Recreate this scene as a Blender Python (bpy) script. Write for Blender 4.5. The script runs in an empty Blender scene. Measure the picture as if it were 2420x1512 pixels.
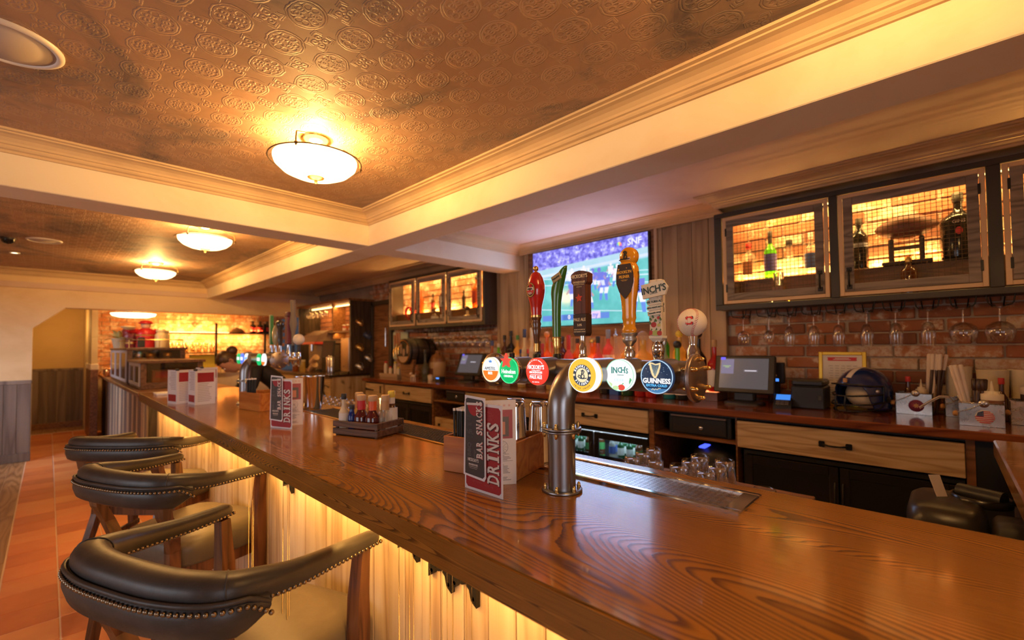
import bpy, math, random
from mathutils import Vector, Matrix, Euler
R = math.radians; PI = math.pi; rnd = random.Random(7)
sc = bpy.context.scene; COL = sc.collection

# ---------------------------------------------------------------- camera, world, lights, exposure
cam = bpy.data.cameras.new('camera'); cam_ob = bpy.data.objects.new('camera', cam); COL.objects.link(cam_ob)
yaw, pitch, roll = R(46.0470538), R(1.68199083), R(-0.56369716)
f = Vector((math.sin(yaw)*math.cos(pitch), math.cos(yaw)*math.cos(pitch), math.sin(pitch)))
r0 = Vector((math.cos(yaw), -math.sin(yaw), 0)); u0 = r0.cross(f)
rt = r0*math.cos(roll)+u0*math.sin(roll); up = -r0*math.sin(roll)+u0*math.cos(roll)
cam_ob.matrix_world = Matrix(((rt.x, up.x, -f.x, 0), (rt.y, up.y, -f.y, 0), (rt.z, up.z, -f.z, 1.54), (0, 0, 0, 1)))
cam.sensor_width = 36; cam.lens = 36*1056.037/2420; cam.shift_y = 29.65/2420
cam.clip_start = .02; cam.clip_end = 60
cam.dof.use_dof = True; cam.dof.focus_distance = 1.5; cam.dof.aperture_fstop = 2.0
sc.camera = cam_ob
w = bpy.data.worlds.new('world'); sc.world = w; w.use_nodes = True
w.node_tree.nodes['Background'].inputs[0].default_value = (.30, .34, .42, 1)
w.node_tree.nodes['Background'].inputs[1].default_value = .15
sc.view_settings.view_transform = 'Standard'; sc.view_settings.look = 'None'
sc.view_settings.exposure = 0.0; sc.view_settings.gamma = 1; sc.view_settings.use_curve_mapping = False
sc.cycles.max_bounces = 10; sc.cycles.diffuse_bounces = 5; sc.cycles.glossy_bounces = 5
sc.cycles.transmission_bounces = 10; sc.cycles.transparent_max_bounces = 16
sc.cycles.sample_clamp_indirect = 6; sc.cycles.use_denoising = True
sc.cycles.caustics_reflective = True; sc.cycles.caustics_refractive = False; sc.cycles.blur_glossy = .6

def light(name, kind, loc, power, color, size=None, size_y=None, aim=None, radius=None, spread=None):
    l = bpy.data.lights.new(name, kind); l.energy = power; l.color = color
    o = bpy.data.objects.new(name, l); COL.objects.link(o); o.location = loc
    if kind == 'AREA':
        l.shape = 'RECTANGLE'; l.size = size; l.size_y = size_y or size
        if spread: l.spread = spread
    if radius: l.shadow_soft_size = radius
    if aim:
        z = -Vector(aim).normalized()
        if size_y and size_y > size*1.5:             # a strip that runs along the bar
            y = Vector((0, 1, 0)); y = (y-z*y.dot(z)).normalized(); x = y.cross(z); o.rotation_euler = Matrix((x, y, z)).transposed().to_euler()
        else: o.rotation_euler = Vector(aim).to_track_quat('-Z', 'Y').to_euler()
    return o
DAY = (.80, .88, 1.0); WARM = (1, .54, .15); LED = (1, .50, .11)
# daylight from the windows behind and to the left of the camera
light('daylight', 'AREA', (-3.3, 2.6, 1.45), 17, DAY, 3.2, 1.2, (1, .05, -.12), spread=R(120))
light('daylight', 'AREA', (-1.0, -2.35, 1.5), 15, DAY, 2.4, 1.2, (.25, 1, -.05), spread=R(120))
light('daylight', 'AREA', (-2.3, 7.3, 2.25), 11, (.70, .80, 1), 1.2, .7, (1, .62, -.62), spread=R(62))
# warm LED strip under the bar overhang, along the counter back and in the far niche
light('under_bar_led', 'AREA', (.655, 2.6, 1.016), 36, LED, .02, 6.2, (.9, 0, -1))
light('counter_led', 'AREA', (3.79, 2.6, 1.29), 9, (1, .42, .18), .03, 2.3, (-.5, 0, 1))
light('far_shelf_led', 'AREA', (2.5, 11.42, 1.93), 36, LED, 1.9, .05, (0, .6, 1))
light('far_shelf_led', 'AREA', (2.5, 11.42, 1.83), 38, LED, 1.9, .05, (0, .6, -1))
light('far_bay_lamp', 'POINT', (1.3, 10.6, 2.1), 34, WARM, radius=.12)
light('alcove_lamp', 'POINT', (.15, 11.6, 2.0), 12, WARM, radius=.1)

# ---------------------------------------------------------------- material helpers
class S:                                             # a socket with arithmetic
    def __init__(s, nt, k): s.nt, s.k = nt, k
    def _m(s, op, *a):
        n = s.nt.nodes.new('ShaderNodeMath'); n.operation = op
        for i, v in enumerate((s,)+a):
            if isinstance(v, S): s.nt.links.new(v.k, n.inputs[i])
            else: n.inputs[i].default_value = v
        return S(s.nt, n.outputs[0])
    def __add__(s, o): return s._m('ADD', o)
    def __sub__(s, o): return s._m('SUBTRACT', o)
    def __rsub__(s, o): return (s*-1)+o
    def __mul__(s, o): return s._m('MULTIPLY', o)
    def __truediv__(s, o): return s._m('DIVIDE', o)
    def abs(s): return s._m('ABSOLUTE')
    def fract(s): return s._m('FRACT')
    def sqrt(s): return s._m('SQRT')
    def sin(s): return s._m('SINE')
    def gt(s, v): return s._m('GREATER_THAN', v)
    def lt(s, v): return s._m('LESS_THAN', v)
    def max(s, o): return s._m('MAXIMUM', o)
    def min(s, o): return s._m('MINIMUM', o)
    def pp(s, v): return s._m('PINGPONG', v)
    def step(s, a, b):                               # smoothstep a..b -> 0..1
        n = s.nt.nodes.new('ShaderNodeMapRange'); n.interpolation_type = 'SMOOTHSTEP'
        s.nt.links.new(s.k, n.inputs[0]); n.inputs[1].default_value = a; n.inputs[2].default_value = b
        return S(s.nt, n.outputs[0])
class MT:
    def __init__(s, name):
        s.m = bpy.data.materials.new(name); s.m.use_nodes = True; s.nt = s.m.node_tree
        s.b = s.nt.nodes['Principled BSDF']; s.tc = s.nt.nodes.new('ShaderNodeTexCoord')
    def coord(s, scale=(1, 1, 1), kind='Object', jitter=0):
        v = s.tc.outputs[kind]
        if jitter:
            oi = s.nt.nodes.new('ShaderNodeObjectInfo'); a = s.nt.nodes.new('ShaderNodeVectorMath'); a.operation = 'ADD'
            c = s.nt.nodes.new('ShaderNodeVectorMath'); c.operation = 'SCALE'; c.inputs[0].default_value = (jitter, jitter*.7, jitter*.4)
            s.nt.links.new(oi.outputs['Random'], c.inputs['Scale'])
            s.nt.links.new(v, a.inputs[0]); s.nt.links.new(c.outputs[0], a.inputs[1]); v = a.outputs[0]
        n = s.nt.nodes.new('ShaderNodeMapping'); s.nt.links.new(v, n.inputs[0]); n.inputs[3].default_value = scale
        return n.outputs[0]
    def noise(s, scale=(1, 1, 1), sc_=1, detail=4, rough=.55, dist=0, jitter=0, kind='Object'):
        n = s.nt.nodes.new('ShaderNodeTexNoise'); s.nt.links.new(s.coord(scale, kind, jitter), n.inputs['Vector'])
        n.inputs['Scale'].default_value = sc_; n.inputs['Detail'].default_value = detail
        n.inputs['Roughness'].default_value = rough; n.inputs['Distortion'].default_value = dist
        return S(s.nt, n.outputs['Fac'])
    def xyz(s, kind='Object'):
        n = s.nt.nodes.new('ShaderNodeSeparateXYZ'); s.nt.links.new(s.tc.outputs[kind], n.inputs[0])
        return [S(s.nt, n.outputs[i]) for i in range(3)]
    def rand(s):
        return S(s.nt, s.nt.nodes.new('ShaderNodeObjectInfo').outputs['Random'])
    def ramp(s, fac, stops):
        n = s.nt.nodes.new('ShaderNodeValToRGB'); s.nt.links.new(fac.k, n.inputs[0]); e = n.color_ramp.elements
        while len(e) < len(stops): e.new(.5)
        for i, (p, c) in enumerate(stops): e[i].position = p; e[i].color = (*c, 1)
        return n.outputs[0]
    def mix(s, fac, a, b, mode='MIX'):
        n = s.nt.nodes.new('ShaderNodeMix'); n.data_type = 'RGBA'; n.blend_type = mode
        for v, i in ((fac, 0), (a, 6), (b, 7)):
            if isinstance(v, S): s.nt.links.new(v.k, n.inputs[i])
            elif isinstance(v, (int, float)): n.inputs[i].default_value = v
            elif isinstance(v, tuple): n.inputs[i].default_value = (*v, 1)
            else: s.nt.links.new(v, n.inputs[i])
        return n.outputs[2]
    def set(s, **k):
        for a, v in k.items():
            i = s.b.inputs[{'base': 'Base Color', 'rough': 'Roughness', 'metal': 'Metallic', 'coat': 'Coat Weight', 'coatr': 'Coat Roughness',
                            'trans': 'Transmission Weight', 'ior': 'IOR', 'emit': 'Emission Color', 'estr': 'Emission Strength', 'spec': 'Specular IOR Level',
                            'alpha': 'Alpha', 'sub': 'Subsurface Weight', 'aniso': 'Anisotropic'}[a]]
            if isinstance(v, S): s.nt.links.new(v.k, i)
            elif isinstance(v, tuple): i.default_value = (*v, 1) if len(v) == 3 else v
            elif isinstance(v, (int, float)): i.default_value = v
            else: s.nt.links.new(v, i)
        return s
    def bump(s, h, strength=.3, dist=.01):
        n = s.nt.nodes.new('ShaderNodeBump'); s.nt.links.new(h.k, n.inputs['Height'])
        n.inputs['Strength'].default_value = strength; n.inputs['Distance'].default_value = dist
        s.nt.links.new(n.outputs[0], s.b.inputs['Normal']); return s
_M = {}
def flat(base, rough=.5, metal=0, **k):
    key = ('f', base, rough, metal, tuple(sorted(k.items())))
    if key not in _M: _M[key] = MT('plain').set(base=base, rough=rough, metal=metal, **k).m
    return _M[key]
def glow(c, s=1.0):
    key = ('g', c, s)
    if key not in _M: _M[key] = MT('lit').set(base=tuple(x*.3 for x in c), rough=.4, emit=c, estr=s).m
    return _M[key]
def glass(c=(1, 1, 1), rough=.0, mixt=.5):
    """thin clear glass: tinted transparency with a sharp sheen"""
    key = ('gl', c, rough, mixt)
    if key in _M: return _M[key]
    m = MT('glass'); nt = m.nt; out = nt.nodes['Material Output']
    t = nt.nodes.new('ShaderNodeBsdfTransparent'); t.inputs[0].default_value = (*c, 1)
    g = nt.nodes.new('ShaderNodeBsdfGlossy'); g.inputs['Roughness'].default_value = max(rough, .03)
    lw = nt.nodes.new('ShaderNodeLayerWeight'); lw.inputs[0].default_value = mixt
    mr = nt.nodes.new('ShaderNodeMapRange'); nt.links.new(lw.outputs['Facing'], mr.inputs[0]); mr.inputs[3].default_value = .09; mr.inputs[4].default_value = .92
    x = nt.nodes.new('ShaderNodeMixShader'); nt.links.new(mr.outputs[0], x.inputs[0])
    nt.links.new(t.outputs[0], x.inputs[1]); nt.links.new(g.outputs[0], x.inputs[2]); nt.links.new(x.outputs[0], out.inputs[0])
    _M[key] = m.m; return m.m
def liquid(c, d=.35):
    """coloured glass with its contents: part see-through, part glossy colour"""
    key = ('lq', c, d)
    if key in _M: return _M[key]
    m = MT('bottle_glass'); nt = m.nt; m.set(base=c, rough=.06, coat=.6)
    t = nt.nodes.new('ShaderNodeBsdfTransparent'); t.inputs[0].default_value = (*[min(1, x**.6) for x in c], 1)
    x = nt.nodes.new('ShaderNodeMixShader'); x.inputs[0].default_value = d
    nt.links.new(t.outputs[0], x.inputs[1]); nt.links.new(m.b.outputs[0], x.inputs[2]); nt.links.new(x.outputs[0], nt.nodes['Material Output'].inputs[0])
    _M[key] = m.m; return m.m
def wood(name, dark, mid, lite, axis=1, rings=10, freq=(4, .5, 4), pore=90, rough=.45, coat=0, bump=.15, jitter=5, vary=.35, knots=False):
    m = MT(name); s = [freq[0]]*3; s[axis] = freq[1]; ps = [pore]*3; ps[axis] = pore*.03
    n = m.noise(tuple(s), 1, 2, .5, .2, jitter)
    g = (n*rings).pp(.5)*2
    p = m.noise(tuple(ps), 1, 3, .6, 0, jitter); big = m.noise(tuple(x*.8 for x in s), 1, 3, .6, .3, jitter)
    c = m.ramp(g*.72+p*.42-.06, [(.1, dark), (.42, mid), (.85, lite)])
    c = m.mix((m.rand()*vary)+(big*.25), c, tuple(x*.55 for x in mid), 'MIX')
    if knots:
        k = m.noise((5, 5, 5), 1, 1, .5, 0, jitter).step(.70, .78); c = m.mix(k*.8, c, tuple(x*.35 for x in dark))
    m.set(base=c, rough=rough, coat=coat, coatr=.05)
    if bump: m.bump(p*.6+g*.4, bump, .004)
    return m.m

# ---------------------------------------------------------------- mesh helpers
class MB:
    def __init__(s): s.v = []; s.f = []; s.mi = []; s.sm = []; s.k = 0; s.smooth = False; s.M = None
    def add(s, vs, fs, smooth=None):
        b = len(s.v); s.v += [tuple(s.M @ Vector(p)) if s.M else tuple(p) for p in vs]
        for q in fs: s.f.append([b+i for i in q]); s.mi.append(s.k); s.sm.append(s.smooth if smooth is None else smooth)
        return s
    def box(s, a, b, bev=0, rot=None, piv=None):
        x0, y0, z0 = [min(a[i], b[i]) for i in range(3)]; x1, y1, z1 = [max(a[i], b[i]) for i in range(3)]
        c = ((x0+x1)/2, (y0+y1)/2, (z0+z1)/2); h = ((x1-x0)/2, (y1-y0)/2, (z1-z0)/2)
        if bev <= 0:
            vs = [(sx*h[0], sy*h[1], sz*h[2]) for sz in (-1, 1) for sy in (-1, 1) for sx in (-1, 1)]
            fs = [(0, 2, 3, 1), (4, 5, 7, 6), (0, 1, 5, 4), (2, 6, 7, 3), (0, 4, 6, 2), (1, 3, 7, 5)]
        else:
            bev = min(bev, min(h)*.9); vs = []; idx = {}
            for sx in (-1, 1):
                for sy in (-1, 1):
                    for sz in (-1, 1):
                        for ax in range(3):
                            p = [sx*(h[0]-bev), sy*(h[1]-bev), sz*(h[2]-bev)]; sg = (sx, sy, sz); p[ax] = sg[ax]*h[ax]
                            idx[(sx, sy, sz, ax)] = len(vs); vs.append(tuple(p))
            fs = []
            for ax in range(3):
                u, w_ = (ax+1) % 3, (ax+2) % 3
                for sg in (-1, 1):
                    q = []
                    for (su, sw) in ((-1, -1), (1, -1), (1, 1), (-1, 1)):
                        k = [0, 0, 0]; k[ax] = sg; k[u] = su; k[w_] = sw; q.append(idx[(*k, ax)])
                    fs.append(q if sg > 0 else q[::-1])
                for su in (-1, 1):
                    for sw in (-1, 1):
                        q = []
                        for (sa, a2) in ((-1, u), (1, u), (1, w_), (-1, w_)):
                            k = [0, 0, 0]; k[ax] = sa; k[u] = su; k[w_] = sw; q.append(idx[(*k, a2)])
                        fs.append(q if su*sw > 0 else q[::-1])
            for sx in (-1, 1):
                for sy in (-1, 1):
                    for sz in (-1, 1):
                        q = [idx[(sx, sy, sz, a)] for a in range(3)]; fs.append(q if sx*sy*sz > 0 else q[::-1])
        Mx = Matrix.Translation(c)
        if rot: 
            pv = Vector(piv or c); Mx = Matrix.Translation(pv) @ Euler(rot).to_matrix().to_4x4() @ Matrix.Translation(-pv) @ Mx
        return s.add([Mx @ Vector(p) for p in vs], fs, False)
    def lathe(s, prof, c=(0, 0, 0), seg=20, ax=2, caps=True, a0=0, a1=2*PI, sx=1, sy=1):
        """prof: (radius, height) up the axis"""
        full = abs(a1-a0-2*PI) < 1e-6; n = seg if full else seg+1; vs = []
        for (r, h) in prof:
            for i in range(n):
                a = a0+(a1-a0)*i/seg; p = [r*math.cos(a)*sx, r*math.sin(a)*sy, h]
                if ax == 0: p = [p[2], p[0], p[1]]
                elif ax == 1: p = [p[1], p[2], p[0]]
                vs.append((p[0]+c[0], p[1]+c[1], p[2]+c[2]))
        fs = []
        for j in range(len(prof)-1):
            for i in range(seg):
                k = (i+1) % n; fs.append((j*n+i, j*n+k, (j+1)*n+k, (j+1)*n+i))
        s.add(vs, fs, True)
        if caps and full:
            for j, fl in ((0, True), (len(prof)-1, False)):
                if prof[j][0] > 1e-5:
                    q = [vs[j*n+i] for i in range(n)]; s.add(q, [tuple(range(n))[::-1] if fl else tuple(range(n))], False)
        return s
    def cyl(s, p, q, r, r2=None, seg=16, caps=True):
        p, q = Vector(p), Vector(q); d = q-p; L = d.length; M0 = s.M
        T = Matrix.Translation(p) @ d.to_track_quat('Z', 'Y').to_matrix().to_4x4(); s.M = (M0 @ T) if M0 else T
        s.lathe([(r, 0), (r if r2 is None else r2, L)], seg=seg, caps=caps); s.M = M0; return s
    def ball(s, c, r, seg=14, rings=9, sc_=(1, 1, 1)):
        vs = []; fs = []
        for j in range(rings+1):
            t = PI*j/rings
            for i in range(seg):
                a = 2*PI*i/seg; vs.append((c[0]+r*sc_[0]*math.sin(t)*math.cos(a), c[1]+r*sc_[1]*math.sin(t)*math.sin(a), c[2]-r*sc_[2]*math.cos(t)))
        for j in range(rings):
            for i in range(seg):
                k = (i+1) % seg; fs.append((j*seg+i, j*seg+k, (j+1)*seg+k, (j+1)*seg+i))
        return s.add(vs, fs, True)
    def tube(s, pts, r, seg=8, closed=False, caps=True):
        P = [Vector(p) for p in pts]; n = len(P); rr = r if isinstance(r, (list, tuple)) else [r]*n; vs = []; fs = []; prev = None
        for i in range(n):
            a = P[(i-1) % n] if (closed or i > 0) else P[i]; b = P[(i+1) % n] if (closed or i < n-1) else P[i]
            t = (b-a).normalized()
            if prev is None: u = t.orthogonal().normalized()
            else:
                u = prev-t*prev.dot(t); u = u.normalized() if u.length > 1e-6 else t.orthogonal().normalized()
            prev = u; w_ = t.cross(u)
            for k in range(seg):
                g = 2*PI*k/seg; vs.append(P[i]+(u*math.cos(g)+w_*math.sin(g))*rr[i])
        for i in range(n if closed else n-1):
            for k in range(seg):
                k2 = (k+1) % seg; j = (i+1) % n; fs.append((i*seg+k, i*seg+k2, j*seg+k2, j*seg+k))
        s.add(vs, fs, True)
        if caps and not closed: s.add(vs[:seg], [tuple(range(seg))[::-1]], False); s.add(vs[-seg:], [tuple(range(seg))], False)
        return s
    def prism(s, poly, a, b, ax=2, smooth=False):
        """poly in the plane across axis ax (order: the two other axes, cyclic), from a to b"""
        n = len(poly)
        def P(u, v, h): return {2: (u, v, h), 0: (h, u, v), 1: (v, h, u)}[ax]
        ar = sum(poly[i][0]*poly[(i+1) % n][1]-poly[(i+1) % n][0]*poly[i][1] for i in range(n))
        if ar < 0: poly = poly[::-1]
        vs = [P(u, v, a) for u, v in poly]+[P(u, v, b) for u, v in poly]
        s.add(vs, [(i, (i+1) % n, n+(i+1) % n, n+i) for i in range(n)], smooth)
        s.add(vs, [tuple(range(n))[::-1], tuple(range(n, 2*n))], False); return s
    def loft(s, rings, closed=False, caps=True, smooth=True):
        n = len(rings[0]); vs = [p for r in rings for p in r]; m = len(rings); fs = []
        for j in range(m if closed else m-1):
            for i in range(n):
                k = (i+1) % n; j2 = (j+1) % m; fs.append((j*n+i, j*n+k, j2*n+k, j2*n+i))
        s.add(vs, fs, smooth)
        if caps and not closed: s.add(rings[0], [tuple(range(n))[::-1]], False); s.add(rings[-1], [tuple(range(n))], False)
        return s
def mesh(name, mb, mats):
    me = bpy.data.meshes.new(name); me.from_pydata(mb.v, [], mb.f)
    for m in (mats if isinstance(mats, (list, tuple)) else [mats]): me.materials.append(m)
    me.polygons.foreach_set('material_index', mb.mi); me.polygons.foreach_set('use_smooth', mb.sm); me.update(); return me
def wloc(o):
    v = Vector((0, 0, 0))
    while o is not None: v = v+o.location; o = o.parent
    return v
def ob(name, mb, mats, parent=None, loc=None, rz=0, world=False, label=None, kind=None):
    """one mesh object; world=True: its vertices were given in world space, under a parent that is not turned"""
    if world and parent is not None:
        d = wloc(parent); mb.v = [(p[0]-d.x, p[1]-d.y, p[2]-d.z) for p in mb.v]
    o = bpy.data.objects.new(name, mb if isinstance(mb, bpy.types.Mesh) else mesh(name, mb, mats)); COL.objects.link(o)
    if parent is not None: o.parent = parent
    if loc is not None: o.location = loc
    if rz: o.rotation_euler = (0, 0, rz)
    if label: o['label'] = label
    if kind: o['kind'] = kind
    return o
def centred(name, mb, mats, parent=None, **k):
    """world-space vertices, with the origin moved to the middle of the piece (parents not turned)"""
    n = len(mb.v); c = [(min(p[i] for p in mb.v)+max(p[i] for p in mb.v))/2 for i in range(3)]
    mb.v = [(p[0]-c[0], p[1]-c[1], p[2]-c[2]) for p in mb.v]
    d = wloc(parent) if parent is not None else Vector((0, 0, 0))
    return ob(name, mb, mats, parent, (c[0]-d.x, c[1]-d.y, c[2]-d.z), **k)
def tag(o, label, cat, group=None):
    o['label'] = label; o['category'] = cat
    if group: o['group'] = group
    return o
def thing(name, label, cat, loc=(0, 0, 0), rz=0, group=None):
    o = bpy.data.objects.new(name, None); COL.objects.link(o); o.empty_display_size = .05
    o.location = loc; o.rotation_euler = (0, 0, rz); return tag(o, label, cat, group)
def struct(name, mb, m, parent=None):
    o = ob(name, mb, m, parent)
    if parent is None: o['kind'] = 'structure'
    return o
def dup(root, loc, rz=None, label=None, group=None):
    r = root.copy(); COL.objects.link(r); r.location = loc
    if rz is not None: r.rotation_euler = (0, 0, rz)
    if label: r['label'] = label
    if group: r['group'] = group
    for ch in list(root.children):
        c = ch.copy(); COL.objects.link(c); c.parent = r
        for g in list(ch.children):
            d = g.copy(); COL.objects.link(d); d.parent = c
    return r
def text(s, size, m, parent, loc, rot=(PI/2, 0, 0), sx=1, name='lettering', bold=0, ext=.0006, align='CENTER', shear=0):
    cu = bpy.data.curves.new('t', 'FONT'); cu.body = s; cu.size = size; cu.align_x = align; cu.align_y = 'CENTER'
    cu.extrude = ext; cu.offset = bold*size; cu.shear = shear; cu.resolution_u = 2
    t = bpy.data.objects.new('t', cu); me = bpy.data.meshes.new_from_object(t); bpy.data.objects.remove(t)
    me.materials.clear(); me.materials.append(m); me.transform(Matrix.Diagonal((sx, 1, 1, 1)))
    o = bpy.data.objects.new(name, me); COL.objects.link(o); o.parent = parent; o.location = loc; o.rotation_euler = rot
    return o
def star(r, r2=None, n=5, a0=PI/2):
    r2 = r2 or r*.42
    return [((r if i % 2 == 0 else r2)*math.cos(a0+PI*i/n), (r if i % 2 == 0 else r2)*math.sin(a0+PI*i/n)) for i in range(2*n)]
def circ(r, n=24, cx=0, cy=0, sx=1): return [(cx+sx*r*math.cos(2*PI*i/n), cy+r*math.sin(2*PI*i/n)) for i in range(n)]
# ---------------------------------------------------------------- materials of the room
def plaster(name, c, stain, amt=.5, rough=.75):
    m = MT(name); a = m.noise((1.6, 1.6, 2.6), 1, 5, .6, .4); b = m.noise((9, 9, 9), 1, 4, .6, 0)
    m.set(base=m.mix(a.step(.42, .72)*amt, c, stain), rough=rough); m.bump(a*.5+b*.35, .10, .01); return m.m
M_PLASTER = plaster('cream_plaster', (.84, .73, .55), (.74, .55, .34), .55)
M_CROWN = plaster('aged_crown_paint', (.66, .48, .28), (.48, .33, .20), .8)
M_PINKCEIL = plaster('back_bay_plaster', (.70, .52, .40), (.60, .38, .26), .6)
def ceiling_paper():
    m = MT('embossed_ceiling_paper'); x, y, z = m.xyz(); wob = m.noise((38, 38, 38), 1, 2, .5)*.07-.035
    def line(d, w=.022): return d.abs().step(w*1.7, w*.5)
    def cell(ox, oy): return ((x/.176)+ox).fract()-.5, ((y/.200)+oy).fract()-.5
    def rad(a, b): return (a*a+b*b).sqrt()
    u, v = cell(40.6, 40.3); a, b = u.abs(), v.abs(); u2, v2 = cell(40.1, 40.8); q = rad(u2, v2); sq = a.max(b); r = rad(u, v)
    h = line(q-.30+wob).max(line(q-.355+wob, .016)*sq.gt(.22)).max(line(sq-.175+wob, .02)*(a.min(b)).gt(.04)).max(line(sq-.215+wob, .014)*(a.min(b)).gt(.06))
    h = h.max(line(rad(a-.075, b-.075)-.042, .02)*sq.lt(.15)).max(r.step(.045, .02))
    h = h.max(line(rad(u2.abs()-.13, v2.abs()-.06)-.06+wob, .018)*q.lt(.24)).max(line(u2+wob*2, .02)*q.lt(.2)*v2.abs().gt(.05))
    h = h.max(line(rad(a-.43, b-.30)-.075+wob, .018)).max(line(rad(a-.30, b-.43)-.075+wob, .018))
    big = m.noise((.9, .9, .9), 1, 5, .62, .5); bl = m.noise((1.5, 1.15, 2), 1, 7, .66, .9); fine = m.noise((40, 40, 40), 1, 3, .6)
    c = m.mix(big.step(.35, .7), (.47, .30, .20), (.38, .215, .125))
    c = m.mix(bl.step(.47, .60)*(h*.45+.38), c, (.085, .095, .115)); c = m.mix(bl.step(.58, .67)*(h*.3+.55), c, (.028, .042, .075))
    m.set(base=m.mix(h*.30, c, (.62, .41, .27)), rough=.62, spec=.25); m.bump(h+fine*.1, .6, .006); return m.m
M_CEIL = ceiling_paper()
M_BARTOP = None
def bar_wood():
    m = MT('varnished_ash_bar_top'); n = m.noise((2.8, .50, 11), 1, 1.7, .45, .15); n2 = m.noise((24, 1.1, 60), 1, 2, .6); x = m.xyz()[0]
    g = (n*112+x*62+n2*.9).fract(); line = g.step(.38, .9)*g.step(1.0, .94)
    pores = m.noise((330, 5, 330), 1, 2, .7); big = m.noise((1.2, .4, 1.2), 1, 3, .5)
    c = m.mix(big.step(.3, .75), (.33, .130, .018), (.43, .190, .032)); c = m.mix(line*.74+pores.step(.48, .75)*.25, c, (.06, .018, .005))
    bz = m.noise((30, 9, 30), 1, 2, .5)
    m.set(base=c, rough=(line*.06)+.15, coat=.22, coatr=.06, spec=.40); m.bump(line*.35+bz*.7, .05, .006); return m.m
M_BARTOP = bar_wood()
M_BOARD = wood('reclaimed_pine_board', (.38, .24, .13), (.62, .46, .29), (.72, .58, .40), 2, 5, (5, .4, 5), 70, .62, 0, .2, 6, .40, True)
M_CLAD = wood('weathered_grey_board', (.25, .155, .085), (.42, .28, .165), (.52, .38, .24), 2, 4, (5, .35, 5), 60, .7, 0, .3, 6, .55, True)
M_WAIN = wood('weathered_wainscot', (.12, .085, .07), (.25, .19, .16), (.33, .27, .23), 2, 4, (5, .35, 5), 60, .7, 0, .3, 6, .5)
M_FLOORPLANK = wood('oiled_floor_plank', (.20, .10, .04), (.40, .22, .10), (.52, .32, .16), 1, 9, (6, .5, 6), 70, .45, 0, .2, 6, .4)
M_COUNTER = wood('red_mahogany_counter', (.10, .020, .006), (.21, .055, .016), (.27, .08, .025), 1, 8, (5, .5, 5), 120, .16, .5, .05, 0, .1)
M_DRAWER = wood('pale_oak_front', (.36, .23, .12), (.55, .38, .20), (.66, .48, .28), 1, 9, (9, .7, 9), 90, .55, 0, .15, 6, .35)
M_DARKWOOD = wood('dark_stained_wood', (.02, .012, .008), (.055, .035, .022), (.08, .05, .03), 2, 8, (6, .6, 6), 90, .5, 0, .15, 6, .2)
M_BROWN = wood('brown_oak', (.12, .045, .015), (.24, .10, .035), (.33, .15, .06), 1, 9, (7, .6, 7), 90, .4, 0, .15, 5, .3)
def brick_mat(name, lime=.35, warm=0):
    m = MT(name); r = m.rand(); a = m.noise((9, 9, 9), 1, 5, .65, 0, 7); b = m.noise((28, 28, 28), 1, 4, .7, 0, 7)
    c = m.ramp(r*.75+a*.3, [(.12, (.19, .075, .045)), (.4, (.33, .115, .055)), (.65, (.42, .17, .075)), (.95, (.46, .30, .19))])
    k = (a+r*.32).step(.72-lime*.2, .86-lime*.2)*b.step(.32, .6)
    m.set(base=m.mix(k*.8, c, (.62, .53, .43)), rough=.85); m.bump(a*.6+b*.6, .6, .006); return m.m
M_BRICK = brick_mat('old_red_brick'); M_MORTAR = plaster('lime_mortar', (.42, .34, .27), (.28, .21, .16), .7, .9)
def tile_mat():
    m = MT('terracotta_tile'); r = m.rand(); a = m.noise((5, 5, 5), 1, 4, .6, .3, 9); b = m.noise((30, 30, 30), 1, 3, .6)
    c = m.ramp(r*.6+a*.45, [(.15, (.50, .15, .055)), (.5, (.70, .235, .085)), (.9, (.80, .36, .14))])
    m.set(base=c, rough=.48, spec=.35); m.bump(a*.8+b*.2, .12, .006); return m.m
M_TILE = tile_mat()
M_BLACK = flat((.012, .012, .013), .45); M_IRON = flat((.02, .018, .017), .42, .6)
M_BRASS = flat((.78, .52, .18), .22, 1); M_CHROME = flat((.80, .80, .82), .10, 1)
M_STEEL = None
def steel(name, c=(.42, .40, .39), r=.30, s=(4, 4, 240)):
    m = MT(name); n = m.noise(s, 1, 3, .6); q = m.noise((7, 7, 7), 1, 3, .6)
    m.set(base=m.mix(q*.5, c, tuple(x*.6 for x in c)), rough=n*.16+r-.06, metal=1); m.bump(n, .03, .002); return m.m
M_STEEL = steel('brushed_steel'); M_WHITE = flat((.82, .80, .78), .5)

# ---------------------------------------------------------------- floor
ZC = 2.68; ZB = 2.41; XL, YB = -3.5, -2.5
fl = struct('floor', MB().box((XL, YB, -.1), (3.95, 13, -.004)), plaster('grout', (.80, .62, .48), (.66, .48, .36), .5, .8))
tm = mesh('tile', MB().box((-.1295, -.1345, -.012), (.1295, .1345, 0), .004), M_TILE)
for i in range(4):
    for j in range(34):
        ob('tile', tm, None, fl, (-.065+.265*i, 2.76+.274*j, rnd.uniform(-.0012, .0008)))
pm = mesh('plank', MB().box((-.0685, -.68, -.012), (.0685, .68, 0), .002), M_FLOORPLANK)
for i in range(6):
    for j in range(7):
        ob('plank', pm, None, fl, (-.272-.14*i, 2.9+1.365*j-.47*(i % 3), rnd.uniform(-.001, .001)))
pm2 = mesh('plank', MB().box((-.62, -.068, -.012), (.62, .068, .004), .002), M_FLOORPLANK)
for i in range(4): ob('plank', pm2, None, fl, (.36, 12.09+.14*i, 0))

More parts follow.
